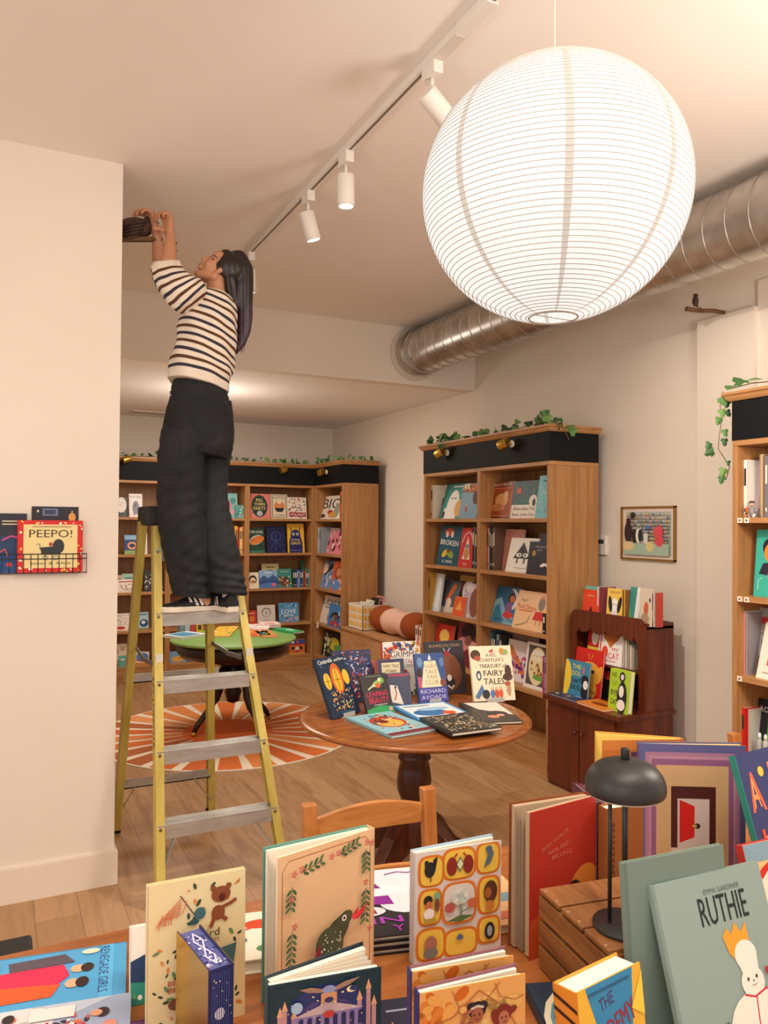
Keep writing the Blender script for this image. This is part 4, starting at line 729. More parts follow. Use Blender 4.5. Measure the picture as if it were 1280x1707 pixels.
c = on(1159, 513, 'y', a.y+.025)
o = thing('bird_figurine', 'tiny brown owl figurine perched on the side wall branch', 'figurine', c+V((0, 0, .006)))
part(MB().ball((0, 0, .032), (.018, .018, .03), BF).ball((0, 0, .063), (.015, .015, .014), BF).tube([(.01, 0, .02), (.02, .0, -.004)], [.008, .003], BF, 8), 'body', o)
part(MB().tube([(-.012, 0, .062), (-.02, 0, .058)], [.003, .0008], mat('#c9a050'), 6), 'beak', o)
# ================================================================ rug
rc = V((1.72, 6.2, 0)); RR = 1.03
rn = random.Random(4); mb = MB(); CRM = mat('#f2e2cc', .95); n = 26
OR = ['#e38a4c', '#dc7436', '#d46c34', '#e8995e', '#b9683c']
mb.add([(rc.x+RR*math.cos(2*math.pi*i/104), rc.y+RR*math.sin(2*math.pi*i/104), .008) for i in range(104)], [tuple(range(104))], CRM)
mb.add([(rc.x+RR*math.cos(2*math.pi*i/104), rc.y+RR*math.sin(2*math.pi*i/104), z) for z in (.0005, .008) for i in range(104)], [(i, (i+1) % 104, 104+(i+1) % 104, 104+i) for i in range(104)], CRM)
for k in range(n):
    a0 = 2*math.pi*(k+.1)/n; a1 = 2*math.pi*(k+.80)/n
    o_ = [(rc.x+r*math.cos(a), rc.y+r*math.sin(a), .0092) for r, (p_, q_) in ((.30, (a0-.02, a1+.02)), (1.012, (a0, a1))) for a in [p_+(q_-p_)*j/6 for j in range(7)]]
    mb.add(o_, [(i, i+1, 8+i, 7+i) for i in range(6)], mat(rn.choice(OR), .95))
mb.add([(rc.x+.36*math.cos(2*math.pi*i/48), rc.y+.36*math.sin(2*math.pi*i/48), .0098) for i in range(48)], [tuple(range(48))], mat('#d9682e', .95))
tag(mb.build('round_rug'), 'round orange sunburst rug with cream rays on the plank floor', 'rug')

# ================================================================ green table
gt = V((1.78, 6.27, .01)); o = thing('round_table', 'round green topped table with dark curved legs standing on the sunburst rug', 'table', gt)
part(MB().lathe([(.001, .72), (.50, .72), (.51, .728), (.51, .738), (.502, .744), (.001, .744)], mat('#84ad5c', .45), n=72), 'table_top', o)
part(MB().lathe([(.40, .725), (.46, .71), (.455, .64), (.42, .60), (.25, .56), (.1, .52), (.07, .5)], EBONY, n=64), 'apron', o)
part(MB().lathe([(.07, .52), (.05, .46), (.045, .36), (.07, .30), (.06, .26), (.05, .22), (.001, .2)], EBONY), 'pedestal', o)
for k in range(4):
    a = R_(22+90*k); dx, dy = math.cos(a), math.sin(a)
    P = [(r*dx, r*dy, z) for r, z in ((.05, .50), (.13, .47), (.17, .38), (.18, .28), (.22, .2), (.29, .14), (.35, .08), (.38, .03))]
    lg = part(MB().tube(P, [.03, .032, .033, .03, .027, .024, .022, .02], EBONY, 10), 'leg', o)
    part(MB().tube([(.38*dx, .38*dy, .035), (.385*dx, .385*dy, 0)], [.021, .017], BRASS, 10), 'foot_cap', lg)
GZ = gt.z+.744
def flat(lb, pts, t, c, art, z, name='picture_book', **k):
    """lying book from its seen corners: top-left, top-right, bottom-left of the cover"""
    tl, tr, bl = [on(x, y, 'z', z+t) for x, y in pts]; w_ = (tr-tl).length; h_ = (tl-bl).length
    d = tr-tl; yaw = math.degrees(math.atan2(d.y, d.x)); ux = V((d.x, d.y, 0)).normalized(); uy = V((-ux.y, ux.x, 0))
    loc = V((tl.x, tl.y, 0))-uy*h_; loc.z = z+t+.0006
    return book(lb, w_, h_, t, c, art, loc, yaw, 90, name=name, **k)
flat('blue and white book lying at the left rim of the green table', ((312, 1052), (346, 1056), (302, 1060)), .02, '#dfe6e8', [('R', .1, .15, .9, .8, '#4a90b8')], GZ)
flat('yellow and orange picture book flat on the green table behind the rear ladder rail', ((365, 1044), (398, 1044), (358, 1060)), .012, '#efc040', sprinkle(24, .08, ['#e0602c', '#f0ead8', '#5aa84a'], 51), GZ)
flat('red and orange patterned book flat on the green table right of the ladder rail', ((404, 1045), (436, 1044), (400, 1060)), .012, '#e8642e', sprinkle(24, .08, ['#f0d050', '#f0ead8', '#3f9a6a'], 52), GZ)
flat('white book with orange print flat on the green table', ((414, 1040), (452, 1040), (412, 1049)), .02, '#eee4da', sprinkle(14, .08, ['#d9703a', '#8ab0c0'], 53), GZ)
flat('green book at the near rim of the green table', ((455, 1048), (474, 1046), (452, 1056)), .016, '#2fa36a', [('E', .6, .5, .2, .2, '#bfe6cc')], GZ)
flat('dark and orange book flat near the green book', ((425, 1052), (450, 1051), (424, 1062)), .012, '#e09048', [('R', .1, .3, .5, .7, '#3a6a5a')], GZ)
flat('pale pink book at the back of the green table', ((430, 1037), (462, 1036), (428, 1042)), .03, '#ecd0c4', [('R', .2, .2, .7, .4, '#c0564a')], GZ)
for i, (x, yt, c, lb) in enumerate(((328, 1037, '#f0c830', 'yellow book standing upright on the green table'), (318, 1036, '#c03a34', 'red spined book standing on the green table beside the yellow one'), (309, 1038, '#b8c4c8', 'pale grey book standing on the green table'), (301, 1040, '#7f99a8', 'blue grey book standing at the far rim of the green table'))):
    a = on(x, 1056, 'z', GZ); zt_ = on(x, yt, 'y', a.y).z
    book(lb, .04 if i else .05, max(.1, zt_-GZ), .13, c, [('R', .2, .3, .8, .7, '#3a3a3a')] if i == 0 else (), (a.x, a.y, GZ), 0, 4)

# ================================================================ round wooden display table
tc_ = V((1.86, 3.34, 0)); o = thing('round_table', 'round polished wooden pedestal table displaying fairy tale books', 'table', tc_)
part(MB().lathe([(.001, .728), (.53, .728), (.548, .732), (.565, .742), (.568, .75), (.56, .757), (.545, .760), (.515, .7605), (.51, .7585), (.5, .76), (.001, .76)], TOPW, n=96), 'table_top', o)
part(MB().box((-.22, -.06, .70), (.22, .06, .728), DARKW).box((-.06, -.22, .70), (.06, .22, .728), DARKW), 'support_rail', o, .004)
part(MB().lathe([(.085, .60), (.085, .705)], DARKW, sides=8, smooth=False), 'pedestal_block', o, .004)
part(MB().lathe([(.06, .60), (.075, .597), (.08, .585), (.074, .575), (.078, .565), (.082, .555), (.07, .54), (.078, .5), (.085, .45), (.083, .40), (.07, .365), (.06, .35), (.072, .34), (.075, .33), (.06, .315), (.075, .30), (.09, .26), (.09, .14), (.07, .12), (.001, .12)], DARKW, n=40), 'turned_column', o)
for k in range(4):
    a = R_(-65+90*k); dx, dy = math.cos(a), math.sin(a); prof = [(.05, .30), (.12, .28), (.2, .22), (.28, .13), (.34, .07), (.38, .05), (.39, .0), (.34, .0), (.30, .03), (.22, .06), (.13, .1), (.05, .12)]
    M = Matrix(((dx, -dy, 0, 0), (dy, dx, 0, 0), (0, 0, 1, 0), (0, 0, 0, 1)))
    part(MB().prism(prof, -.032, .032, DARKW, M), 'leg', o, .006)
TZ = .7612
def stand(lb, x, y, yaw, lean, w_, h_, c, art, t=.02, **k):
    b = book(lb, w_, h_, t, c, art, (x, y, TZ+.004), yaw, lean, **k)
    return b
def easel(near, x, y, yaw, w_):
    o = thing('book_easel', f'clear plastic easel holding the {near}', 'book stand', (x, y, TZ), yaw)
    m = mat('#c8ccc8', .15)
    part(MB().box((w_*.3, -.012, 0), (w_*.7, .06, .003), m).box((w_*.3, -.014, 0), (w_*.7, -.011, .022), m), 'base', o)
    part(MB().bar((w_*.5, .055, 0), (w_*.5, .095, .13), w_*.3, .003, m, (1, 0, 0)), 'back_strut', o)
nv = '#24364c'
stand('slate blue book with golden glowing windows, leftmost on the round wooden table', 1.458, 3.413, 23.8, 25.6, .2, .3, nv, [('E', .55, .62, .2, .26, '#d9662e'), ('E', .55, .6, .13, .2, '#efb93a'), ('E', .2, .6, .12, .14, '#e8c03e'), ('E', .86, .62, .11, .13, '#e8c03e'), ('L', [(.55, .42), (.55, .8)], .02, '#8a4a1c'), ('L', [(.2, .48), (.2, .73)], .016, '#8a5a1c'), ('L', [(.1, .6), (.3, .6)], .016, '#8a5a1c'), ('L', [(.44, .6), (.66, .6)], .016, '#8a4a1c')]+[('D', 90, .15, .1, .9, .42, .03, ['#e8d8a0', '#c0503a', '#7fa5a8', '#d98a4a', '#e6c860'], 61, 1.8)]+[('T', 'Cinderella', .3, .93, .07, '#eef0ea', .5, 3, 1), ('T', 'and More', .78, .93, .05, '#eef0ea', .34, 3, 1), ('E', .12, .85, .04, .03, '#3f5a74'), ('R', .3, .03, .7, .08, '#31506a')])
easel('glowing windows book', 1.458, 3.413, 23.8, .2)
stand('navy and red swirling book behind the glowing windows book', 1.585, 3.70, -7, 13, .215, .27, '#232c52', [('D', 120, .05, .45, .97, .97, .04, ['#3f4c8a', '#6a78b8', '#c8d0e0', '#b04a4a'], 62, 2), ('D', 90, .3, .05, .97, .55, .04, ['#c22c3c', '#e8dcd8', '#8a2038'], 63, 2)])
stand('dark book with a green leaping frog and pink title, front of the round table', 1.638, 3.40, 5.4, 27.5, .152, .203, '#3a3638', [('P', [(0, 0), (1, 0), (1, .16), (.5, .22), (0, .12)], '#2f9a5a'), ('E', .6, .76, .24, .07, '#9ab86a', .4), ('E', .75, .82, .12, .08, '#7aa84a'), ('E', .7, .84, .06, .05, '#e8dcc0'), ('L', [(.2, .62), (.4, .7), (.6, .72)], .05, '#cfd8b0'), ('E', .6, .7, .1, .06, '#d9643a'), ('T', 'LEAPING', .5, .5, .12, '#d9305c', .8, 0, 1), ('T', 'BEAUTY', .52, .34, .14, '#d9305c', .74, 0, 1), ('R', .2, .93, .8, .95, '#7a8a7a'), ('R', .3, .22, .8, .24, '#c8a8b0'), ('E', .88, .1, .07, .05, '#d9a0a8')])
stand('slate book with a cream handwritten label behind the frog book', 1.80, 3.60, -4, 11, .15, .225, '#3f4560', [('R', .14, .6, .84, .92, '#ecdcb4'), ('T', 'FAIRY TALE', .49, .84, .07, '#3a3440', .6, -2, 1), ('T', 'STORIES', .49, .72, .07, '#3a3440', .4, -2, 1), ('R', 0, .46, 1, .52, '#b8445a'), ('R', .1, .1, .9, .4, '#4a4a6a')], spine='#d0606a')
stand('small slate book with a cream square and dancing figure, in front of the labelled one', 1.812, 3.51, -4, 16, .125, .17, '#454862', [('P', [(.08, .15), (.62, .05), (.4, .62), (.08, .66)], '#ece2d4'), ('L', [(.25, .2), (.35, .4), (.3, .56)], .05, '#b8442c'), ('E', .32, .58, .05, .04, '#3a2a2a'), ('R', .05, .9, .95, .96, '#b8445a')])
spines(('y', 3.74), TZ, 612, 625, 1103, [('pink', '#d9606a'), ('mauve', '#a07a9a'), ('coral', '#cf7a6a')], 'beside the slate labelled book on the round table', inset=0, depth=.12)
stand('white folk tales book with red spine and painted fruit border', 1.90, 3.74, -7, 11, .22, .29, '#efe6dc', [('D', 50, .03, .8, .97, .97, .06, ['#3f6a3a', '#d9a03a', '#c8453a', '#4a5a8a'], 64, 1.4), ('D', 14, .02, .5, .2, .8, .07, ['#dfa83c', '#c85a3a'], 65), ('R', .22, .52, .9, .82, '#f0e8de'), ('T', 'GRIMMS', .56, .76, .11, '#5a4a4a', .72, 0, 1), ('T', 'FAIRY TALES', .56, .63, .08, '#a8423a', .7), ('T', 'the 1800s', .6, .55, .04, '#7a6a6a', .4), ('E', .55, .32, .14, .1, '#cf5a34'), ('E', .55, .42, .08, .06, '#b0402a'), ('D', 30, .1, .0, .9, .22, .06, ['#3a3a3a', '#5f6a4a'], 66)], spine='#cf2420')
stand('blue and cream fan club book standing mid table', 1.997, 3.53, -4.5, 17.5, .168, .255, '#35538c', [('P', [(.3, .84), (.7, .84), (.86, .3), (.12, .3)], '#efe4c4'), ('P', [(.5, .98), (.56, .86), (.44, .86)], '#eef0f0'), ('T', 'The', .5, .82, .05, '#8a7a5a', .14), ('T', 'FAIRY', .5, .73, .085, '#b0945a', .46), ('T', 'TALE', .5, .62, .085, '#b0945a', .42), ('T', 'FAN', .52, .51, .085, '#b0945a', .34), ('T', 'CLUB', .5, .4, .085, '#b0945a', .44), ('E', .1, .6, .1, .1, '#3a2a2a'), ('R', .02, .3, .14, .52, '#c8566a'), ('E', .88, .38, .1, .08, '#8a4a34'), ('R', 0, 0, 1, .28, '#4a4a9c'), ('T', 'RICHARD', .5, .22, .08, '#c8c8ea', .86, 0, 1), ('T', 'AYOADE', .5, .1, .08, '#c8c8ea', .86, 0, 1), ('E', .9, .8, .08, .1, '#5f82b8'), ('E', .14, .82, .1, .1, '#6f90bf')])
easel('fan club book', 1.997, 3.53, -4.5, .168)
stand('large charcoal book with a big brown beast behind the fan club book', 2.13, 3.66, -4, 13, .235, .29, '#37353a', [('T', 'RUMPELSTILTSKIN', .5, .91, .05, '#b89a6a', .8), ('E', .56, .4, .34, .34, '#7a4a34'), ('E', .56, .5, .28, .26, '#85543c'), ('E', .56, .2, .14, .12, '#2a2628'), ('E', .56, .3, .06, .06, '#e8dcd4'), ('L', [(.5, .16), (.6, .1), (.66, .16)], .04, '#e0d4cc'), ('E', .54, .76, .07, .05, '#a8303a'), ('L', [(.5, .8), (.46, .86)], .02, '#c8c8d0'), ('L', [(.58, .8), (.64, .86)], .02, '#c8c8d0')])
stand('cream treasury book with dark brown lettering and forest animals', 2.275, 3.44, -14, 17, .232, .29, '#efe2c0', [('T', 'AXEL', .5, .83, .06, '#5a4a3a', .26), ('T', "SCHEFFLER'S", .48, .74, .06, '#5a4a3a', .64), ('T', 'TREASURY of', .52, .63, .07, '#4a3a2c', .66, 0, 1), ('T', 'FAIRY', .52, .5, .1, '#3a2c24', .48, 0, 1), ('T', 'TALES', .52, .35, .11, '#3a2c24', .5, 0, 1), ('E', .12, .84, .12, .09, '#4a2f22'), ('E', .16, .78, .08, .05, '#b0503a'), ('E', .88, .52, .08, .12, '#4a2f24'), ('E', .86, .42, .12, .07, '#4a2f24'), ('E', .16, .46, .06, .09, '#3f5266'), ('E', .16, .45, .03, .05, '#e8e4dc'), ('P', [(.03, .08), (.22, .3), (.26, .2), (.12, .04)], '#4f78a8'), ('E', .3, .12, .09, .08, '#2a2430'), ('E', .46, .13, .05, .08, '#4a78b0'), ('E', .56, .13, .05, .08, '#c8502c'), ('E', .66, .13, .05, .08, '#d4582c'), ('E', .46, .22, .03, .03, '#e8b090'), ('E', .56, .22, .03, .03, '#e8b090'), ('E', .66, .22, .03, .03, '#e8b090'), ('E', .86, .2, .05, .12, '#c09468'), ('E', .84, .3, .07, .04, '#b0543a'), ('E', .82, .88, .1, .05, '#8fae6a'), ('E', .76, .9, .05, .06, '#d98a3a'), ('P', [(.44, .9), (.56, .94), (.54, .88), (.48, .88)], '#c8332c')]+sprinkle(30, .008, ['#c06a3a', '#7a6a4a'], 67))
easel('cream treasury book', 2.275, 3.44, -14, .232)
flat('pale blue book with red and gold folk figures lying at the table front', ((577, 1196), (648, 1185), (641, 1229)), .012, '#8fc0cc', [('E', .5, .55, .34, .26, '#b8402c'), ('E', .5, .5, .26, .18, '#e0b04a'), ('E', .4, .6, .14, .1, '#7a2a24'), ('R', 0, 0, 1, .1, '#7a1f24')]+sprinkle(40, .04, ['#e8d8b0', '#8a2c28', '#d98a3a', '#3f6a6a'], 68, x0=.15, x1=.85, y0=.15, y1=.9), TZ)
flat('bright blue and white seaside book lying mid table', ((655, 1177), (740, 1169), (706, 1201)), .014, '#4f9ad4', [('P', [(.06, .2), (.94, .06), (.94, .94), (.06, .94)], '#e8ecee'), ('E', .4, .4, .3, .2, '#2f6fa8'), ('E', .55, .6, .3, .1, '#9fc8e0'), ('E', .7, .3, .12, .1, '#d9582c'), ('R', .1, .8, .6, .86, '#8a9aa8')], TZ)
flat('charcoal book with a dense pale forest pattern lying at the table front', ((700, 1196), (779, 1187), (748, 1223)), .016, '#33322e', sprinkle(240, .035, ['#b8b09a', '#6f6d5c', '#d9cfae', '#8a8470', '#a88a5a'], 69, st=2.2), TZ+.016)
flat('grey and cream dinosaur book lying near the table rim', ((765, 1172), (828, 1170), (822, 1203)), .014, '#3f3c3c', [('P', [(.1, .98), (.98, .98), (.98, .3), (.3, .62)], '#ece0d0'), ('E', .62, .4, .26, .12, '#3a3638'), ('E', .45, .24, .14, .07, '#e0906a'), ('E', .66, .3, .1, .05, '#e8a890')], TZ)

# ================================================================ step ladder
o = thing('step_ladder', 'yellow fibreglass step ladder with aluminium steps that the person stands on', 'ladder', (.9, 3.9, 0))
O = V((.9, 3.9, 0)); ladder = o
def Pz(z): return 3.435+.262*z                                   # front face of the rails at height z
def rail(x0, x1, y0, y1, z0, z1, side, nm, lab=None):
    a, b = V((x0, y0, z0))-O, V((x1, y1, z1))-O; m = MB(); s = side
    # channel section: face flange towards the front, web on the outer side
    for ax_, wx, dy0, dy1 in ((0, .034, 0, .004), (1, .004, 0, .07), (2, .03, .066, .07)):
        if ax_ == 1: xs = ((-.004, 0) if s < 0 else (0, .004))
        else: xs = (0, wx) if s < 0 else (-wx, 0)
        vs = [p+V((x, y, 0)) for p in (a, b) for x, y in ((xs[0], dy0), (xs[1], dy0), (xs[1], dy1), (xs[0], dy1))]
        m.add(vs, [(3, 2, 1, 0), (4, 5, 6, 7), (0, 1, 5, 4), (1, 2, 6, 5), (2, 3, 7, 6), (3, 0, 4, 7)], YEL)
    r = part(m, nm, ladder)
    part(MB().box((a.x-.01 if s < 0 else a.x-.035, a.y-.004, a.z-.0), (a.x+.035 if s < 0 else a.x+.01, a.y+.075, a.z+.03), BLK), 'rubber_foot', r, .003)
    return r
XL = lambda z: .655+.045*z/1.7; XR = lambda z: 1.262-.127*z/1.2
fl = rail(XL(0), XL(1.70), Pz(0), Pz(1.70), 0, 1.70, -1, 'front_rail'); fr = rail(XR(0), XR(1.70), Pz(0), Pz(1.70), 0, 1.70, 1, 'front_rail')
lg = MB(); lb_ = 'FEATHERLITE'
vs, fs, asp = text_mesh(lb_)                                     # lettering down the outer web of the left rail
def web(u, v): z = .93-u*.0; return None
th = .036; zt0 = .97
lv = [V((XL(zt0-x*th)-.0046, Pz(zt0-x*th)+.034+y*th, zt0-(x+asp/2)*th))-O for x, y in vs]
lv = [V((XL(zt0-(x+asp/2)*th)-.0046, Pz(zt0-(x+asp/2)*th)+.036+y*th, zt0-(x+asp/2)*th))-O for x, y in vs]
part(MB().add(lv, fs, mat('#2a2a26')), 'lettering', fl)
rl = rail(.608, .655, 4.44, 4.0, 0, 1.70, -1, 'rear_rail'); rr_ = rail(1.165, 1.02, 4.46, 4.0, 0, 1.70, 1, 'rear_rail')
part(MB().box((.655-.9, 3.865-3.9, 1.68), (1.045-.9, 4.10-3.9, 1.775), mat('#232322', .6)), 'top_cap', ladder, .012)
for k in range(5):
    zt = .35+.305*k; y = Pz(zt)
    m = MB().box((XL(zt)+.003-.9, y-.002-3.9, zt-.006), (XR(zt)-.003-.9, y+.088-3.9, zt), ALU).box((XL(zt)+.003-.9, y-.002-3.9, zt-.062), (XR(zt)-.003-.9, y+.003-3.9, zt-.0062), ALU).box((XL(zt)+.003-.9, y+.083-3.9, zt-.05), (XR(zt)-.003-.9, y+.088-3.9, zt-.0062), ALU)
    for g in range(6): m.box((XL(zt)+.006-.9, y+.008+g*.013-3.9, zt), (XR(zt)-.006-.9, y+.012+g*.013-3.9, zt+.0015), ALU)
    st = part(m, 'step', ladder)
    rv = MB()
    for X in (XL(zt)+.015, XR(zt)-.015):
        for dz in (-.018, -.044): rv.tube([(X-.9, y-.002-3.9, zt+dz), (X-.9, y-.009-3.9, zt+dz)], [.0085, .006], mat('#8a8478', .35, .8), 12)
    part(rv, 'rivets', st)
STEP_Z = .35+.305*3
for z in (.28, .88):                                              # rear cross bars
    yb0 = 4.45-.262*z
    part(MB().box((.625-.9, yb0+.01-3.9, z-.03), (1.12-.9, yb0+.05-3.9, z-.024), ALU).box((.625-.9, yb0+.01-3.9, z-.03), (1.12-.9, yb0+.014-3.9, z+.02), ALU), 'rear_crossbar', ladder)
for a, b in (((.703, 4.375, .255), (.625, 4.43, .10)), ((1.02, 4.375, .265), (1.135, 4.42, .11)), ((.741, 3.53, .285), (.672, 3.49, .14)), ((1.114, 3.53, .30), (1.215, 3.48, .14))):
    part(MB().bar(V(a)-O, V(b)-O, .018, .004, ALU), 'brace', ladder)
for s in (0, 1):                                                  # spreaders
    x = (.68, 1.105)[s]; part(MB().bar(V((x, Pz(1.03)+.05, 1.03))-O, V((x-.015, 3.98, 1.02))-O, .006, .022, mat('#77736c', .4, .7)).bar(V((x-.012, 3.96, 1.024))-O, V((x-.04 if s else x-.01, 4.20, 1.045))-O, .006, .022, mat('#77736c', .4, .7)), 'spreader', ladder)
for X, z in ((XL(1.05), 1.05), (XR(1.05)-.034, 1.05)):
    part(MB().box((X-.9, Pz(z)-.0015-3.9, z-.04), (X+.034-.9, Pz(z)-.0-3.9, z+.03), mat('#d8d2ca')), 'sticker', ladder)

# ================================================================ picture rack on the near wall
o = thing('wire_rack', 'black wire book rack on the near left wall', 'rack', (.384, 3.8, 1.464))
m = MB(); W0 = .62; zt, zm_ = .086, .062
for z in (0, .086, .064): m.tube([(0, 0, z), (-W0, 0, z)], .0022, BLKM, 6).tube([(0, 0, z), (0, .04, z)], .0022, BLKM, 6)
for i in range(22): x = -i*.0292; m.tube([(x, 0, .086), (x, 0, 0), (x, .036, 0)], .0016, BLKM, 6)
part(m, 'wire_basket', o)
for lb, x0, yt, x1, yy, c, art in (('red bordered cream picture book with a pram in the wall rack', 30, 867, 138.4, 3.806, '#d6261f', [('R', .085, .085, .915, .92, '#eed99a'), ('T', 'PEEPO!', .5, .745, .15, '#5a4a34', .66, 0, 1), ('R', .22, .87, .82, .885, '#8a6a4a'), ('P', [(.34, .48), (.56, .5), (.66, .5), (.68, .42), (.64, .34), (.36, .34)], '#2f3338'), ('E', .62, .5, .09, .14, '#2f3338'), ('E', .5, .54, .03, .04, '#b8463a'), ('L', [(.28, .54), (.33, .55), (.34, .44)], .012, '#4a4a44'), ('E', .42, .28, .04, .05, '#8a8a82'), ('E', .58, .28, .04, .05, '#8a8a82'), ('E', .42, .28, .025, .03, '#eed99a'), ('E', .58, .28, .025, .03, '#eed99a'), ('T', 'Janet & Allan', .5, .17, .06, '#6a5a3a', .62)]+sprinkle(10, .02, ['#f0d060', '#f4e8d8'], 71, y0=.93, y1=.98)+sprinkle(10, .02, ['#f0d060', '#f4e8d8'], 72, y0=.02, y1=.07)+sprinkle(8, .02, ['#f0d060', '#f4e8d8'], 73, x0=.02, x1=.07)+sprinkle(8, .02, ['#f0d060', '#f4e8d8'], 74, x0=.93, x1=.98)),
        ('dark blue night book at the photo edge in the wall rack', -60, 855, 45, 3.822, '#1f3a62', [('R', 0, .62, 1, 1, '#2a2c3a'), ('R', 0, 0, 1, .3, '#26508a'), ('R', .6, .86, .86, .88, '#d8c8a0'), ('R', .6, .81, .9, .83, '#d8c8a0'), ('L', [(.6, .55), (.75, .62), (.9, .58)], .03, '#c84a8a'), ('L', [(.5, .3), (.65, .4), (.7, .28)], .03, '#c05a6a'), ('E', .72, .14, .05, .04, '#cf3c3a')]),
        ('black halloween book with an orange pumpkin at the back of the wall rack', 54, 844, 131, 3.832, '#2b2530', [('E', .86, .84, .08, .07, '#e09a4a'), ('R', .84, .9, .88, .94, '#8a9a5a'), ('R', .22, .86, .55, .97, '#6a7a9a'), ('R', .26, .88, .5, .95, '#3a4058'), ('E', .85, .62, .08, .06, '#e0b04a'), ('E', .12, .93, .02, .02, '#e8e8d8')])):
    a = on(x0, yt, 'y', yy); b = on(x1, yt, 'y', yy)
    book(lb, b.x-a.x, a.z-1.467, .008, c, art, (a.x, yy-.004, 1.467), 0, 1)

# ================================================================ thing at the photo edge beyond the front table
a = on(36, 1578, 'z', .45)
o = thing('low_stool', 'black low stool at the left photo edge beyond the front table', 'stool', (a.x-.17, a.y-.13, 0)); S_ = MAHO
part(MB().box((-.2, -.2, .42), (.2, .2, .45), BLK), 'seat', o, .01)
for sx in (-1, 1):
    for sy in (-1, 1): part(MB().box((sx*.17-.015, sy*.17-.015, 0), (sx*.17+.015, sy*.17+.015, .42), BLK), 'leg', o)
tag(MB().box((a.x-.33, a.y-.26, .451), (a.x-.1, a.y-.02, .458), mat('#ece6dc')).build('leaflet'), 'white leaflet lying on the black stool', 'paper')
# ================================================================ person on the ladder
def vox(mb, name, size, m, parent=None, smooth=4, mats=None):
    me = bpy.data.meshes.new('tmp'); me.from_pydata(mb.v, [], mb.f); t = bpy.data.objects.new('tmp', me); COL.objects.link(t)
    r = t.modifiers.new('r', 'REMESH'); r.mode = 'VOXEL'; r.voxel_size = size
    if smooth: s = t.modifiers.new('s', 'SMOOTH'); s.factor = .5; s.iterations = smooth
    dg = bpy.context.evaluated_depsgraph_get(); dg.update(); out = bpy.data.meshes.new_from_object(t.evaluated_get(dg))
    bpy.data.objects.remove(t); bpy.data.meshes.remove(me); out.name = name
    out.materials.clear(); out.materials.append(m)
    out.polygons.foreach_set('use_smooth', [True]*len(out.polygons)); out.polygons.foreach_set('material_index', [0]*len(out.polygons))
    o = bpy.data.objects.new(name, out); COL.objects.link(o)
    if parent: o.parent = parent
    return o
def cap(mb, p, r0, q, r1, n=12):
    mb.tube([p, q], [r0, r1], '#ffffff', n); mb.ball(p, r0, '#ffffff', n, 8); mb.ball(q, r1, '#ffffff', n, 8)
def A(x, y, Y): return on(x, y, 'y', Y)
SKIN, nt, b = nodes('skin', .5)
b.inputs['Base Color'].default_value = lin('#c48a68'); b.inputs['Subsurface Weight'].default_value = .08; b.inputs['Subsurface Radius'].default_value = (.02, .008, .004)
bd = MB(); S3 = 3.80
# head frame: local face towards -x, up +z, own left towards -y
HC = A(367, 452, S3+.02); tilt = R_(44)
HM = Matrix.Translation(HC) @ Matrix.Rotation(R_(-14), 4, 'Z') @ Matrix.Rotation(tilt, 4, 'Y') @ Matrix.Scale(.88, 4)
h = lambda x, y, z: HM @ V((x, y, z)); R3 = HM.to_3x3()
bd.ball(h(.012, 0, .035), (.096, .075, .092), '#fff' + 'fff', 24, 16, R3)
bd.ball(h(-.03, 0, -.015), (.062, .062, .095), '#ffffff', 20, 14, R3)
bd.ball(h(-.055, 0, .045), (.042, .055, .045), '#ffffff', 16, 12, R3)
s8 = .88
cap(bd, h(.01, .045, -.055), .028*s8, h(-.06, .014, -.102), .022*s8); cap(bd, h(.01, -.045, -.055), .028*s8, h(-.06, -.014, -.102), .022*s8)
bd.ball(h(-.078, 0, -.104), .017*s8, '#ffffff')
cap(bd, h(-.086, 0, .018), .009*s8, h(-.112, 0, -.026), .0115*s8); bd.ball(h(-.098, .012, -.034), .009*s8, '#ffffff'); bd.ball(h(-.098, -.012, -.034), .009*s8, '#ffffff')
cap(bd, h(-.090, .016, -.0585), .0065*s8, h(-.098, 0, -.056), .0085*s8); cap(bd, h(-.090, -.016, -.0585), .0065*s8, h(-.098, 0, -.056), .0085*s8)
cap(bd, h(-.088, .014, -.073), .007*s8, h(-.094, 0, -.074), .0085*s8); cap(bd, h(-.088, -.014, -.073), .007*s8, h(-.094, 0, -.074), .0085*s8)
cap(bd, h(-.083, .014, .032), .011*s8, h(-.07, .045, .03), .010*s8); cap(bd, h(-.083, -.014, .032), .011*s8, h(-.07, -.045, .03), .010*s8)
cap(bd, h(-.06, .04, -.03), .02*s8, h(-.05, .03, -.05), .02*s8); cap(bd, h(-.06, -.04, -.03), .02*s8, h(-.05, -.03, -.05), .02*s8)
for s in (-1, 1): bd.ball(h(.012, s*.073, -.012), (.018*s8, .009*s8, .03*s8), '#ffffff', 12, 10, R3); bd.ball(h(.004, s*.072, -.036), (.009*s8, .007*s8, .011*s8), '#ffffff', 10, 8, R3)
NB = A(362, 496, S3+.03)
cap(bd, h(.025, 0, -.05), .050, NB, .056)
# trunk, inside the clothes
chest = A(345, 535, S3+.05); belly = A(338, 615, S3+.05); pel = A(332, 690, S3+.05)
cap(bd, NB+V((0, 0, -.04)), .07, chest, .115); cap(bd, chest, .10, belly, .09); cap(bd, belly, .09, pel, .10)
shL, shR = A(336, 503, S3-.03), A(352, 500, S3+.22)
cap(bd, chest+V((0, 0, .07)), .07, shL, .045); cap(bd, chest+V((0, 0, .07)), .08, shR, .055)
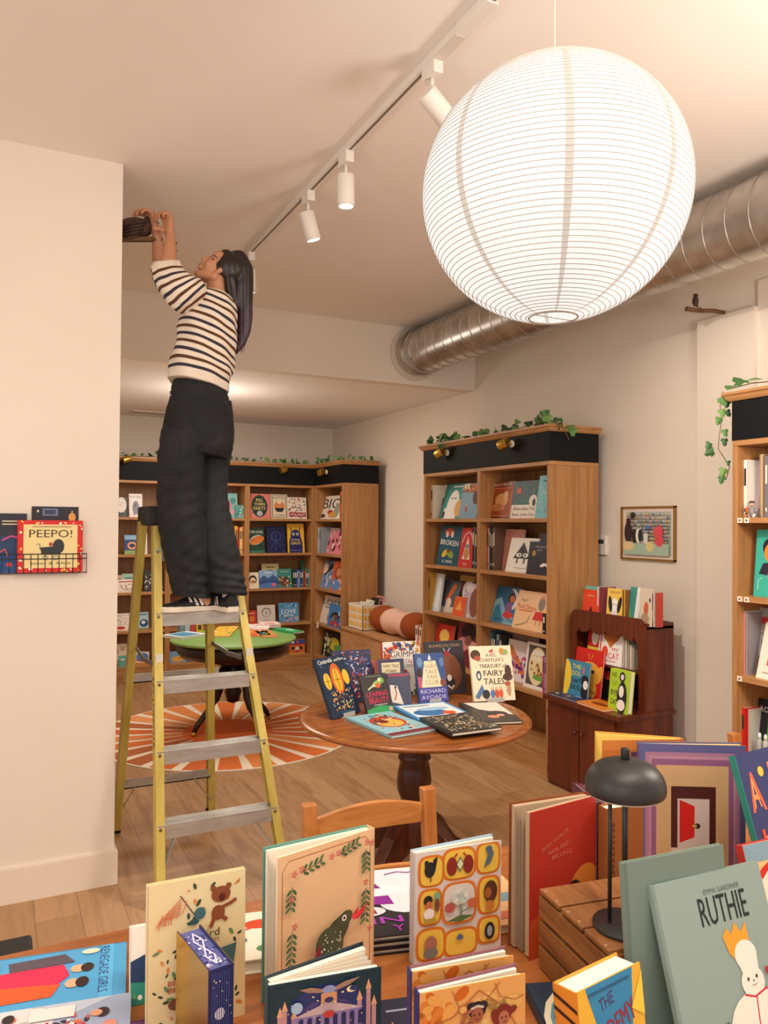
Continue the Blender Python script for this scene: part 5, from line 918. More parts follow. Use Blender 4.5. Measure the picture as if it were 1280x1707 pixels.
# arms
elL, wrL = A(284, 472, 3.76), A(284, 397, 3.88); elR, wrR = A(276, 470, 4.10), A(262, 393, 4.0)
cap(bd, shL, .045, elL, .042); cap(bd, elL, .043, A(281, 440, 3.81), .040); cap(bd, A(281, 440, 3.81), .040, wrL, .026)
cap(bd, shR, .052, elR, .042); cap(bd, elR, .043, A(266, 432, 4.05), .038); cap(bd, A(266, 432, 4.05), .038, wrR, .026)
# hands: palm, four unequal fingers of three segments, thumb
def hand(wr, kn, sp_, cur, thumb, lens=(.030, .033, .031, .025)):
    """kn: centre of the knuckle row, sp_: vector across the knuckles, cur: list of 3 direction vectors for the finger segments"""
    sp_ = V(sp_)
    for k in range(4):
        K = kn+sp_*(k-1.5)*.0195+V((0, 0, (.002, .005, .003, -.003)[k]))
        cap(bd, wr, .022, K, .0125); p = K; r = .0105-(.001 if k == 3 else 0)
        for j, d in enumerate(cur):
            d = (V(d)+sp_*.06*(k-1.5)).normalized(); q = p+d*lens[k]*(1, .8, .65)[j]; cap(bd, p, r, q, r-.0010, 10); p = q; r -= .0010
    p = wr.lerp(kn, .35)+sp_*-.028; bd_ = wr.lerp(kn, .2); cap(bd, bd_, .017, p, .0135)
    for d, l in thumb: q = p+V(d).normalized()*l; cap(bd, p, .0125, q, .0105, 10); p = q
knL = A(279, 362, 3.915)
hand(wrL, knL, (.35, -.9, .1), ((-.55, .35, .55), (-.85, .1, -.5), (-.1, -.2, -1)), (((-.8, .2, .45), .034), ((-.9, .3, .0), .028)))
knR = A(250, 357, 4.0)
hand(wrR, knR, (.25, -.95, .15), ((-.95, .0, .2), (-.9, -.1, -.45), (-.4, -.2, -.9)), (((-.6, -.5, -.2), .03), ((-.9, -.1, -.5), .026)), (.036, .04, .036, .028))
# hips, legs and feet inside the trousers
hipL, hipR = A(318, 710, 3.83), A(354, 712, 3.93); knL_, knR_ = A(303, 850, 3.80), A(360, 850, 3.84); anL, anR = A(342, 1004, 3.79), A(384, 996, 3.72)
for a_, b_, c_ in ((hipL, knL_, anL), (hipR, knR_, anR)): cap(bd, pel, .09, a_, .07); cap(bd, a_, .07, b_, .048); cap(bd, b_, .048, c_, .034)
cap(bd, anL, .028, A(346, 1014, 3.80), .024); cap(bd, A(346, 1017, 3.8), .02, A(290, 1020, 3.80), .016)
cap(bd, anR, .028, A(385, 1010, 3.72), .026)
body = vox(bd, 'person', .0042, SKIN, None, 3)
tag(body, 'person in striped sweater and black jeans on the ladder, arms raised to a bird figure', 'person')
# face details
part(MB().ball(h(-.079, -.031, .010), (.006*s8, .011*s8, .004*s8), mat('#d8cabc', .3), 14, 8, R3).ball(h(-.0855, -.031, .011), (.0035*s8, .005*s8, .005*s8), mat('#1c1210', .2), 10, 8, R3), 'eye', body)
part(MB().ball(h(-.079, .031, .010), (.006*s8, .011*s8, .004*s8), mat('#d8cabc', .3), 14, 8, R3).ball(h(-.0855, .031, .011), (.0035*s8, .005*s8, .005*s8), mat('#1c1210', .2), 10, 8, R3), 'eye', body)
HAIRM = wood('dark_hair', '#2a1e1c', '#120d0e', (60, 60, 5), .38); HAIRP = wood('purple_hair_ends', '#4a2c44', '#251824', (60, 60, 5), .38)
def onf(zx, zy, off=.0006):                                        # point on the face along a sight line
    d = (A((150+zx/6.4)/.6, (230+zy/6.4)/.6, 3.8)-EYE).normalized(); ok, loc, nn, i = body.ray_cast(EYE, d); return loc-d*off if ok else h(-.08, -.03, .03)
part(MB().tube([onf(404, 160), onf(416, 165), onf(434, 181)], [.0024, .003, .0012], HAIRM, 8), 'eyebrow', body)
part(MB().tube([h(-.086, .016, .036), h(-.084, .032, .040), h(-.07, .048, .034)], [.002, .003, .001], HAIRM, 8), 'eyebrow', body)
part(MB().tube([onf(393, 181), onf(402, 184), onf(413, 193)], [.0012, .003, .0014], mat('#171010'), 8), 'eyelashes', body)
part(MB().ball(h(-.1015, 0, -.0575), (.0045, .017, .0045), mat('#a4584c', .4), 14, 8, R3).ball(h(-.0975, 0, -.0735), (.0045, .014, .005), mat('#a4584c', .4), 14, 8, R3), 'lips', body)
# hair: cap over the skull and a long fall down the back
hr = MB()
hr.ball(h(.026, 0, .052), (.094, .082, .088), '#ffffff', 24, 16, R3); hr.ball(h(-.004, 0, .088), (.074, .066, .042), '#ffffff', 24, 12, R3)
for s in (-1, 1): hr.ball(h(.020, s*.05, .034), (.066, .036, .066), '#ffffff', 18, 12, R3)
path = [(394, 436, 19), (402, 455, 21), (401, 480, 22), (402, 505, 19), (405, 530, 16), (404, 552, 13.5), (399, 572, 10), (391, 588, 5)]
pts = [A(x, y, S3+.045) for x, y, r in path]; rs = [r*.00293 for x, y, r in path]
_p, _q = pts, rs; pts = []; rs = []
for i in range(len(_p)-1):
    for k in range(4): pts.append(_p[i].lerp(_p[i+1], k/4)); rs.append(_q[i]+(_q[i+1]-_q[i])*k/4)
pts.append(_p[-1]); rs.append(_q[-1])
for i in range(len(pts)-1):
    cap(hr, pts[i], rs[i], pts[i+1], rs[i+1], 16)
    cap(hr, pts[i]+V((0, .05, 0)), rs[i]*.9, pts[i+1]+V((0, .045, 0)), rs[i+1]*.9, 14); cap(hr, pts[i]+V((0, -.045, 0)), rs[i]*.8, pts[i+1]+V((0, -.035, 0)), rs[i+1]*.75, 14)
cap(hr, A(384, 466, S3-.03), .034, A(391, 506, S3-.0), .036); cap(hr, A(380, 478, S3-.02), .022, A(386, 500, S3-.01), .026)
hair = vox(hr, 'hair', .0045, HAIRM, body, 30)
me = hair.data; me.materials.append(HAIRP)
for v in me.vertices:                                             # locks: shallow grooves running down the fall
    d = v.co-pts[12]; ang = math.atan2(d.y, d.x); k = .0016*math.sin(ang*23+v.co.z*5)+.0012*math.sin(ang*47+v.co.z*9)
    v.co += V((math.cos(ang), math.sin(ang), 0))*k
zp = A(400, 512, S3).z
for p_ in me.polygons:
    if p_.center.z < zp+.03*math.sin(p_.center.x*90+p_.center.y*60): p_.material_index = 1
st = MB(); rn = random.Random(9)
for i in range(46):                                               # loose strands
    x0 = rn.uniform(388, 418); y0 = rn.uniform(450, 500); dz = rn.uniform(-.07, .06); ex = rn.uniform(-10, 10)
    st.tube([A(x0, y0, S3+.05+dz), A(x0+rn.uniform(-2, 5), y0+40, S3+.05+dz), A(400+ex*1.2+4, 545, S3+.05+dz*.7), A(396+ex, 575+rn.uniform(0, 16), S3+.05+dz*.5)], [.0012, .0013, .0012, .0005], HAIRP if i % 2 else HAIRM, 5)
part(st, 'hair_strands', hair)

# sweater: torso and sleeves as knitted bands
CREAM = nodes('cream_knit', .9)[0]; BRN = nodes('brown_knit', .9)[0]; NVY = nodes('navy_knit', .9)[0]
for m_, c_ in ((CREAM, '#eadccb'), (BRN, '#5a3a20'), (NVY, '#34303e')):
    nt = m_.node_tree; b = nt.nodes['Principled BSDF']; b.inputs['Base Color'].default_value = lin(c_)
    tc = N(nt, 'ShaderNodeTexCoord'); wv = N(nt, 'ShaderNodeTexNoise', Scale=220, Detail=2); nt.links.new(tc.outputs['Object'], wv.inputs[0])
    bp = N(nt, 'ShaderNodeBump', Strength=.5, Distance=.003); nt.links.new(wv.outputs[0], bp.inputs['Height']); nt.links.new(bp.outputs[0], b.inputs['Normal'])
def loft(spec, Y, dy, nring, bands, name, tiltf, parent, wr=.006, ph=0, n=48, collar=False):
    """spec rows: (y, xl, xr, slope px per px, depth factor); tube of rings following the outline"""
    L = [0]
    for a_, b_ in zip(spec, spec[1:]): L.append(L[-1]+math.hypot(b_[0]-a_[0], (b_[1]+b_[2]-a_[1]-a_[2])/2))
    rg = []
    for i in range(nring+1):
        t = L[-1]*i/nring; k = max(j for j in range(len(spec)-1) if L[j] <= t+1e-6); f = (t-L[k])/(L[k+1]-L[k])
        y, xl, xr, sl, df, yo = [spec[k][q]+(spec[k+1][q]-spec[k][q])*f for q in range(6)]
        cx = (xl+xr)/2; rw = (xr-xl)/2*.00293
        c = A(cx, y, Y+yo); ring = []
        for j in range(n):
            a_ = 2*math.pi*j/n; wv = 1+wr/.1*(math.sin(3*a_+i*.32+ph)*.5+.5*math.sin(7*a_-i*.21+ph))*.5
            ring.append(c+V((math.cos(a_)*rw*wv, math.sin(a_)*rw*df*wv, -math.cos(a_)*rw*sl+tiltf(a_, t/L[-1]))))
        rg.append(ring)
    m = MB(); m.rings(rg, CREAM, True, True, bands(nring)); return part(m, name, parent)
def stripes(every=4, hem=0, start=0):
    def f(n):
        out = []
        for i in range(n):
            if i >= n-hem: out.append(CREAM); continue
            k = (i+start) % every; q = ((i+start)//every) % 2
            out.append((BRN if q else NVY) if k in (0, 1) else CREAM)
        return out
    return f
torso = [(486, 352, 376, .2, .9, .0), (491, 338, 386, .25, 1.2, .02), (498, 326, 391, .3, 1.35, .04), (508, 316, 394, .35, 1.3, .05), (525, 306, 396, .4, 1.25, .05), (548, 300, 395, .42, 1.2, .05), (575, 296, 392, .42, 1.15, .05), (600, 290, 388, .4, 1.15, .05), (620, 284, 384, .3, 1.2, .05), (634, 281, 381, .25, 1.2, .05), (644, 280, 378, .22, 1.2, .05)]
sweater = loft(torso, S3, 0, 68, stripes(5, 5), 'sweater', lambda a, t: 0, body, .010)
slv = [(514, 318, 352, -.7, 1.0, .0), (506, 304, 346, -.9, 1.1, -.03), (497, 296, 340, -1.1, 1.15, -.06), (485, 280, 333, -.85, 1.1, -.06), (473, 266, 319, -.55, 1.1, -.05), (460, 259, 309, -.35, 1.05, -.03), (448, 255, 302, -.28, 1.0, -.01), (440, 253, 298, -.28, 1.0, .01)]
ls = loft(slv, 3.80, 0, 42, stripes(5, 3), 'sleeve', lambda a, t: 0, sweater, .012, 1.)
slr = [(506, 315, 355, -.9, 1.1, .25), (490, 285, 332, -.9, 1.1, .27), (470, 258, 300, -.4, 1.05, .27), (450, 252, 290, -.3, 1., .25), (438, 251, 285, -.28, 1., .23)]
loft(slr, 3.80, 0, 40, stripes(5, 3), 'sleeve', lambda a, t: 0, sweater, .012, 2.)
# jeans
DEN, nt, b = nodes('black_denim', .85)
tc = N(nt, 'ShaderNodeTexCoord'); n1 = N(nt, 'ShaderNodeTexNoise', Scale=7, Detail=6); nt.links.new(tc.outputs['Object'], n1.inputs[0])
r = ramp(nt, [(.35, '#131417'), (.7, '#202125')]); nt.links.new(n1.outputs[0], r.inputs[0]); nt.links.new(r.outputs[0], b.inputs['Base Color'])
n2 = N(nt, 'ShaderNodeTexNoise', Scale=320, Detail=2); nt.links.new(tc.outputs['Object'], n2.inputs[0]); bp = N(nt, 'ShaderNodeBump', Strength=.35, Distance=.002); nt.links.new(n2.outputs[0], bp.inputs['Height']); nt.links.new(bp.outputs[0], b.inputs['Normal'])
jm = MB()
def leg(rows, Y, df=1.0, close=True):
    rg = []
    for y, xl, xr, yo in rows:
        c = A((xl+xr)/2, y, Y+yo); rw = (xr-xl)/2*.00293
        rg.append([c+V((math.cos(2*math.pi*j/36)*rw, math.sin(2*math.pi*j/36)*rw*df, -math.cos(2*math.pi*j/36)*rw*.12)) for j in range(36)])
    jm.rings(rg, '#ffffff', True, True)
leg([(634, 291, 377, .05), (648, 287, 379, .05), (665, 285, 382, .05), (690, 278, 389, .06), (712, 273, 391, .07), (732, 270, 390, .08), (748, 269, 386, .08), (760, 272, 380, .08)], S3, 1.12)
leg([(720, 270, 350, .02), (750, 266, 341, .0), (780, 263, 338, .0), (820, 263, 337, .0), (850, 263, 336, .0), (885, 266, 340, .0), (920, 272, 345, .0), (950, 278, 349, .0), (975, 284, 351, .0), (988, 287, 352, .0), (994, 288, 353, .0)], 3.80, 1.0)
leg([(720, 322, 391, .12), (750, 325, 387, .10), (780, 327, 381, .08), (820, 328, 380, .06), (850, 329, 384, .04), (885, 332, 392, .01), (920, 338, 400, -.03), (950, 344, 405, -.05), (975, 349, 410, -.07), (990, 351, 412, -.07)], 3.79, .95)
jeans = vox(jm, 'jeans', .0055, DEN, body, 8)
cL = A(302, 850, 3.80)
for v in jeans.data.vertices:                                     # folds of the cloth
    x, y, z = v.co; nrm = (V((x, y, 0))-V((A(330, 800, 3.85).x, 3.86, 0))); nrm.z = 0; nrm.normalize()
    g = .5+.5*math.sin(z*7.3+x*9+1.1); k = .0042*g*math.sin(z*38+x*34*math.sin(z*5)+2*math.sin(y*22+z*6))+.002*math.sin(z*83-x*70+y*40); k *= 1 if z < 2.1 else .3
    v.co += nrm*k
bk = MB()                                                          # waistband, belt loop, stitched pocket
def onj(px, py):                                                   # point on the jeans surface along a sight line
    d = (A(px, py, 3.9)-EYE).normalized(); ok, loc, nn, i = jeans.ray_cast(EYE, d); return loc-d*.0015 if ok else A(px, py, 3.7)
STI = mat('#2f3036', .9)
def stitch(pts, nm, r=.0013, m=STI):
    P = []
    for a_, b_ in zip(pts, pts[1:]):
        for i in range(6): t = i/6; P.append(onj(a_[0]+(b_[0]-a_[0])*t, a_[1]+(b_[1]-a_[1])*t))
    P.append(onj(*pts[-1])); part(MB().tube(P, r, m, 5), nm, jeans)
stitch([(318, 660), (319, 688), (320, 706), (334, 722), (350, 724), (366, 716), (370, 686), (371, 668), (345, 664), (318, 660)], 'back_pocket')
stitch([(288, 656), (310, 661), (345, 668), (380, 676)], 'waistband_seam'); stitch([(297, 660), (296, 690), (318, 694)], 'side_pocket')
stitch([(300, 730), (297, 800), (298, 860), (304, 920), (314, 985)], 'outer_seam', .001)
part(MB().tube([A(284, 652, 3.77), A(283, 657, 3.765), A(286, 660, 3.765)], .003, mat('#b8b4b0', .3, .9), 8), 'belt_ring', jeans)
part(MB().tube([A(383, 668, 3.86), A(386, 690, 3.86), A(388, 712, 3.86)], [.008, .009, .004], mat('#3a2226', .7), 8), 'hanging_strap', jeans)
# socks and sneakers
part(MB().tube([A(341, 996, 3.80), A(345, 1018, 3.80)], [.036, .038], mat('#e0cfc4', .9), 16), 'sock', body); part(MB().tube([A(383, 975, 3.72), A(385, 1012, 3.72)], [.037, .042], mat('#cdb8ae', .9), 16), 'sock', body)
SHO = mat('#1b1b1f', .6); SOL = mat('#e6dccb', .7)
def shoe(heel, d, L=.285):
    d = V(d).normalized(); sd = V((-d.y, d.x, 0)); M = Matrix(((d.x, sd.x, 0, heel.x), (d.y, sd.y, 0, heel.y), (d.z, 0, 1, heel.z), (0, 0, 0, 1)))
    out = [(0, .028), (.02, .036), (.08, .036), (.14, .041), (.2, .049), (.25, .043), (.275, .028), (.285, .01)]
    poly = [(x, w_) for x, w_ in out]+[(x, -w_) for x, w_ in out[::-1]]
    sl = MB(); n_ = len(poly)
    sl.add([M @ V((x, y, z)) for z in (0, .027) for x, y in poly], [tuple(range(n_))[::-1], tuple(range(n_, 2*n_))]+[(i, (i+1) % n_, n_+(i+1) % n_, n_+i) for i in range(n_)], SOL)
    up_ = MB(); prof = [(.004, .03, .092), (.02, .035, .098), (.05, .036, .088), (.085, .036, .084), (.12, .038, .088), (.15, .041, .076), (.19, .046, .056), (.23, .044, .046), (.262, .034, .040), (.28, .012, .032)]
    rg = []
    for x, w_, hh in prof:
        rg.append([M @ V((x, math.cos(a_)*w_*(1 if math.sin(a_) < .3 else 1-.45*(math.sin(a_)-.3)), .022+max(0, math.sin(a_))**.8*(hh-.022) if math.sin(a_) > 0 else .022)) for a_ in [2*math.pi*j/24 for j in range(24)]])
    up_.rings(rg, SHO, True, True)
    o = up_.build('sneaker', body); part(sl, 'sole', o, .004)
    sm = MB()
    for s in (-1, 1):
        for k in range(3):
            x = .085+.024*k; sm.add([M @ V(p) for p in ((x, s*.0385, .03), (x+.013, s*.039, .03), (x+.030, s*.033, .07), (x+.018, s*.0325, .07))], [(0, 1, 2, 3)], mat('#eae2d6'))
    part(sm, 'side_stripes', o)
    lc = MB()
    for k in range(5): x = .12+.018*k; z = .086-.008*k; lc.tube([M @ V((x, -.022, z-.008)), M @ V((x+.006, 0, z)), M @ V((x, .022, z-.008))], .0026, SHO, 6)
    lc.tube([M @ V((.13, -.036, .07)), M @ V((.14, -.055, .03)), M @ V((.142, -.055, -.05))], .0015, SHO, 6); part(lc, 'laces', o)
    return o
hl = A(364, 1026, 3.80); hl.z = STEP_Z+.002
shoe(V((hl.x, 3.80, STEP_Z+.002)), (-1, -.06, 0), .285)
hr_ = A(385, 1026, 3.70); shoe(V((hr_.x, 3.655, STEP_Z+.002)), (-.22, .97, 0), .28)
# bracelets
part(MB().tube([wrL+V((math.cos(a_*.5)*.030, math.sin(a_*.5)*.030, -.028+.006*math.cos(a_*.5))) for a_ in range(14)], .0028, mat('#2a2226'), 6), 'bracelet', body)
part(MB().tube([wrL+V((math.cos(a_*.5)*.034, math.sin(a_*.5)*.034, -.055-.006*math.cos(a_*.5))) for a_ in range(14)], .0025, mat('#c8c0b8', .3, .8), 6), 'bracelet', body)

# ================================================================ bird figure being fixed to the end of the near wall
bx = .527; o = thing('bird_figurine', 'dark brown bird figure on a wooden perch held against the near wall edge', 'figurine', (bx, 4.02, 3.10))
O2 = V((bx, 4.02, 3.10)); a, b = A(200, 385, 4.02), A(256, 368, 4.02)
bb = MB(); c = A(226, 380, 4.02)-O2
bb.ball(c, (.088, .055, .050), BF, 24, 14, Matrix.Rotation(R_(-8), 3, 'Y')); bb.ball(A(250, 371, 4.02)-O2, (.035, .032, .032), BF, 16, 12)
bb.tube([A(212, 388, 4.02)-O2, A(196, 392, 4.03)-O2], [.03, .018], BF, 12)
part(bb, 'body', o)
wg = MB()
for k in range(9): wg.tube([A(246-k*1.5, 367+k*3, 3.965+.001*k)-O2, A(226-k*1, 371+k*3, 3.958)-O2, A(205, 376+k*2.6, 3.972)-O2], [.005, .006, .002], mat(('#4a342c', '#2a1c18')[k % 2], .8), 6)
part(wg, 'wing_feathers', o); part(MB().tube([A(259, 370, 4.02)-O2, A(266, 373, 4.02)-O2], [.010, .001], mat('#2a2224', .3), 8), 'beak', o)
part(MB().bar(A(196, 399, 4.0)-O2, A(270, 399, 4.0)-O2, .03, .022, BARK), 'wooden_perch', o, .003)
for x in (222, 238): part(MB().tube([A(x, 388, 4.0)-O2, A(x+1, 396, 4.0)-O2], .004, mat('#2a2020'), 6), 'foot', o)
# ================================================================ pine chairs behind the front table
def chair(label, loc, yaw, w_=.44):
    o = thing('dining_chair', label, 'chair', loc, yaw, None)     # local: seat towards -y, backrest at y=0
    for x in (0, w_-.045): part(MB().add([(x+dx, dy+dz, z) for z, dz in ((0, 0), (.44, -.015), (.86, .035)) for dx, dy in ((0, 0), (.045, 0), (.045, .032), (0, .032))], [(i, (i+1) % 4, 4+(i+1) % 4, 4+i) for i in (0, 1, 2, 3)]+[(4+i, 4+(i+1) % 4, 8+(i+1) % 4, 8+i) for i in range(4)]+[(3, 2, 1, 0), (8, 9, 10, 11)], PINE), 'back_post', o, .004)
    n = 24
    def rail_(z0, hgt, arch, y):
        m = MB(); P = []
        for i in range(n+1):
            u = i/n; x = .04+(w_-.08)*u; k = math.sin(math.pi*u)**1.0 if 0 < u < 1 else 0; P.append((x, y-.012*k, z0+arch*.25*k, z0+hgt+arch*(k if k > .35 else k*.9)))
        vs = [(x, yy+t, z) for x, yy, a, b in P for t in (0, .018) for z in (a, b)]
        m.add(vs, [(4*i, 4*i+4, 4*i+5, 4*i+1) for i in range(n)]+[(4*i+2, 4*i+3, 4*i+7, 4*i+6) for i in range(n)]+[(4*i+1, 4*i+5, 4*i+7, 4*i+3) for i in range(n)]+[(4*i, 4*i+2, 4*i+6, 4*i+4) for i in range(n)], PINEH); return m
    part(rail_(.757, .058, .032, .035), 'top_rail', o, .003); part(rail_(.60, .035, .02, .018), 'lower_rail', o, .003)
    part(MB().box((-.005, -.40, .43), (w_+.005, .02, .452), PINEH), 'seat', o, .006)
    for x in (.0, w_-.04): part(MB().box((x, -.385, 0), (x+.04, -.345, .43), PINE), 'front_leg', o, .003)
    part(MB().box((.02, -.38, .36), (w_-.02, -.36, .42), PINEH), 'front_apron', o); part(MB().box((.02, .0, .2), (w_-.02, .02, .235), PINEH), 'stretcher', o)
    for x in (.01, w_-.03): part(MB().box((x, -.36, .2), (x+.02, .01, .235), PINEH), 'side_stretcher', o)
    return o
chair('pine chair with an arched top rail tucked behind the front table', (.828, 2.13, 0), -3.5)
chair('pine chair whose top rail end peeks over the striped doorway book', (2.28, 2.16, 0), -4)

# ================================================================ front table
o = thing('display_table', 'long brown wooden display table full of standing picture books', 'table', (.9, 1.35, 0))
part(MB().box((-1.3, -.62, .715), (1.35, .546, .75), FGW), 'table_top', o, .004)
part(MB().box((-1.22, .47, .62), (1.27, .49, .715), FGW).box((-1.22, -.55, .62), (1.27, -.53, .715), FGW), 'apron', o)
for x in (-1.25, 1.23):
    for y in (-.57, .45): part(MB().box((x, y, 0), (x+.07, y+.07, .715), FGW), 'leg', o, .004)
T = .7505

# lying books, left
flat_ = flat
def lying(lb, pts, t, c, art, z=T, **k):       # corners in reading order of the cover: title edge turned sideways
    return flat_(lb, pts, t, c, art, z, **k)
def quad(lb, x0, y0, yaw, w_, h_, t, c, art, z=T, **k): return book(lb, w_, h_, t, c, art, (x0, y0, z+t+.0006), yaw, 90, **k)
# their tops point to the right of the picture: cover x runs away from... title side at right
quad('sky blue adventure book lying on the front table, children in red', -.085, 1.85, -90-9, .20, .365, .02, '#4fa3d6', [('R', 0, .0, 1, .22, '#5fb0dc'), ('P', [(0, .22), (.5, .3), (1, .24), (1, .0), (0, .0)], '#8a9ab8'), ('R', 0, .86, 1, .93, '#5ab4e4'), ('T', 'RENEGADE GIRLS', .46, .88, .05, '#2f3f7a', .86, 0, 1), ('P', [(.3, .3), (.62, .26), (.7, .62), (.5, .7), (.28, .66)], '#e02c54'), ('P', [(.55, .28), (.86, .26), (.84, .62), (.64, .66)], '#ea5a2c'), ('P', [(.12, .36), (.3, .38), (.26, .72), (.08, .66)], '#5a4f5a'), ('E', .4, .74, .07, .04, '#e8b08a'), ('E', .4, .79, .08, .035, '#3a2420'), ('E', .66, .72, .08, .04, '#e8b08a'), ('E', .66, .77, .09, .035, '#33201e'), ('E', .1, .8, .05, .05, '#f0dcc4'), ('E', .2, .26, .14, .06, '#d9b83a'), ('R', .6, .1, .86, .2, '#5a4a4a'), ('E', .5, .24, .12, .05, '#efc0a0')], z=T)
quad('pale book of tartan dressed children lying beside the sky blue one', -.10, 1.655, -90-10, .165, .36, .022, '#d9d4d6', [('R', 0, .62, 1, 1, '#9aa6c0'), ('R', 0, 0, 1, .34, '#e8ddd4'), ('P', [(.0, .55), (.3, .66), (.0, .9)], '#b8c2d2'), ('T', 'TAKES A SHOT', .42, .09, .085, '#b03040', .9, 0, 1), ('T', 'Ben Miller', .5, .22, .06, '#6a4a7a', .7)]+[('D', 60, .2, .42, .85, .8, .05, ['#b8342c', '#3a2c38', '#e8d8cc', '#d9743a', '#c05a6a'], 81, 1.8)]+[('E', .3, .86, .09, .035, '#3a2830'), ('E', .3, .83, .06, .03, '#d99a7a'), ('E', .55, .9, .08, .035, '#d98a78'), ('E', .8, .86, .09, .035, '#3a2a3a'), ('E', .8, .83, .06, .03, '#e0a888'), ('R', .08, .5, .3, .72, '#e8ddd8'), ('R', .84, .44, 1, .7, '#e6c8b8'), ('E', .18, .4, .08, .03, '#33282c'), ('E', .5, .38, .08, .03, '#33282c'), ('E', .76, .38, .08, .03, '#33282c')], z=T)
quad('plum purple book lying at the lower photo edge', .08, 1.525, -90-8, .2, .19, .02, '#5a2a5c', [('R', .1, .9, .4, .93, '#c88ab0'), ('R', .1, .85, .5, .88, '#c88ab0')], z=T)

# small white and navy flower book behind the bear book
book('white and navy flower book behind the bear and bird book', .11, .142, .018, '#efe6da', [('P', [(0, 0), (1, 0), (1, .6), (.5, .7), (0, .56)], '#233a5e'), ('E', .5, .76, .2, .08, '#d9788a'), ('P', [(0, .0), (1, 0), (1, .2), (0, .3)], '#2f8a74')]+sprinkle(20, .06, ['#f0ecdc', '#5aa86a', '#e8c84a'], 82, y1=.6), (.252, 1.585, T), -6, 12)
# bear and bird
CB = '#e3d0a0'
leaves = [('D', 90, .05, .05, .95, .6, .035, ['#3a4a3a', '#6a8a5a', '#d98a4a', '#2f3a34'], 83, 2.2), ('D', 16, .4, .7, .95, .96, .035, ['#3a4a3a', '#d98a4a'], 84, 2.2)]
book('cream picture book with a brown bear and a butterfly net', .183, .277, .012, CB, leaves+[('E', .74, .86, .1, .055, '#8a4a2c'), ('E', .66, .905, .03, .02, '#8a4a2c'), ('E', .82, .91, .03, .02, '#8a4a2c'), ('E', .75, .84, .035, .025, '#5a2420'), ('E', .71, .74, .07, .05, '#8a4a2c'), ('L', [(.74, .77), (.84, .79), (.9, .81)], .035, '#8a4a2c'), ('L', [(.67, .71), (.63, .65)], .04, '#8a4a2c'), ('L', [(.75, .71), (.8, .68)], .04, '#8a4a2c'), ('E', .52, .76, .06, .04, '#3f6a70', .6), ('E', .46, .71, .05, .02, '#33565c'), ('L', [(.32, .9), (.46, .76)], .012, '#6a3a2a')]
     + [('L', [(.33, .88-.02*i), (.12+.02*i, .76+.0*i), (.08+.03*i, .72)], .008, '#c8603a') for i in range(6)]+[('L', [(.1+.06*i, .7+.02*i), (.14+.06*i, .8+.016*i)], .008, '#d9744a') for i in range(5)]
     + [('T', 'Bear and', .45, .58, .035, '#33302a', .34), ('T', 'Bird', .62, .62, .05, '#33302a', .2), ('T', 'NEST', .66, .565, .025, '#33302a', .12), ('T', 'BEAR', .3, .34, .035, '#b03c28', .2, 0, 1), ('T', 'BIRD', .3, .295, .035, '#b03c28', .2, 0, 1), ('P', [(.68, .5), (.9, .52), (.86, .34), (.72, .3)], '#44686c'), ('E', .3, .2, .1, .04, '#7a4a3a')], (.263, 1.469, T), -1.7, 1.7)
# thick starry book, sprayed fore-edge to the viewer
o = book('thick navy starry book with gold board edges and patterned page edges', .15, .2, .045, '#2a2f5c', [], (.318, 1.475, T), 0, 0, spine='#2a2f5c', mtx=Matrix.Translation((.375, 1.30, T)) @ Matrix.Rotation(R_(98), 4, 'Z'), pages=mat('#5a5f9a', .6))
NM = Matrix(((0, 1, 0, -.0016), (-1, 0, 0, .043), (0, 0, 1, .002), (0, 0, 0, 1)))
part(draw(MB(), [('R', .05, .02, .95, .98, '#2a2f5c'), ('E', .45, .62, .22, .05, '#d8d0d8'), ('E', .8, .3, .3, .09, '#b8b4d8')]+[('R', .1+.1*i, .0, .13+.1*i, .98, '#4a5090') for i in range(8)]+sprinkle(26, .03, ['#e8e0d0', '#c8b88a'], 85), .041, .196, mtx=NM), 'cover_art', o)
TM = Matrix(((1, 0, 0, .004), (0, 0, 1, .0028), (0, -1, 0, .1965), (0, 0, 0, 1)))
part(draw(MB(), sprinkle(60, .02, ['#b8b4dc', '#e6e2f0', '#3a4080'], 86)+[('L', [(.1, .5), (.3, .3), (.5, .5), (.7, .7), (.9, .5)], .02, '#d8d4ec'), ('L', [(.1, .5), (.3, .7), (.5, .5), (.7, .3), (.9, .5)], .02, '#d8d4ec')], .142, .039, mtx=TM), 'edge_pattern', o)
part(MB().box((-.0005, -.0004, .0), (.1505, .0004, .2004), BRASS).box((-.0005, .0446, .0), (.1505, .0454, .2004), BRASS), 'gilt_edge', o)
# white book with red crab, lying between
quad('cream book with a red crab lying between the bear book and the frog book', .435, 1.60, -12, .16, .20, .03, '#f0e6d2', [('E', .6, .72, .25, .1, '#cf4a2c'), ('L', [(.2, .5), (.3, .6), (.5, .66)], .04, '#cf4a2c'), ('E', .8, .4, .1, .06, '#e0a03a'), ('E', .3, .4, .08, .06, '#4a7a8a'), ('E', .6, .2, .12, .06, '#5f8a5a')])
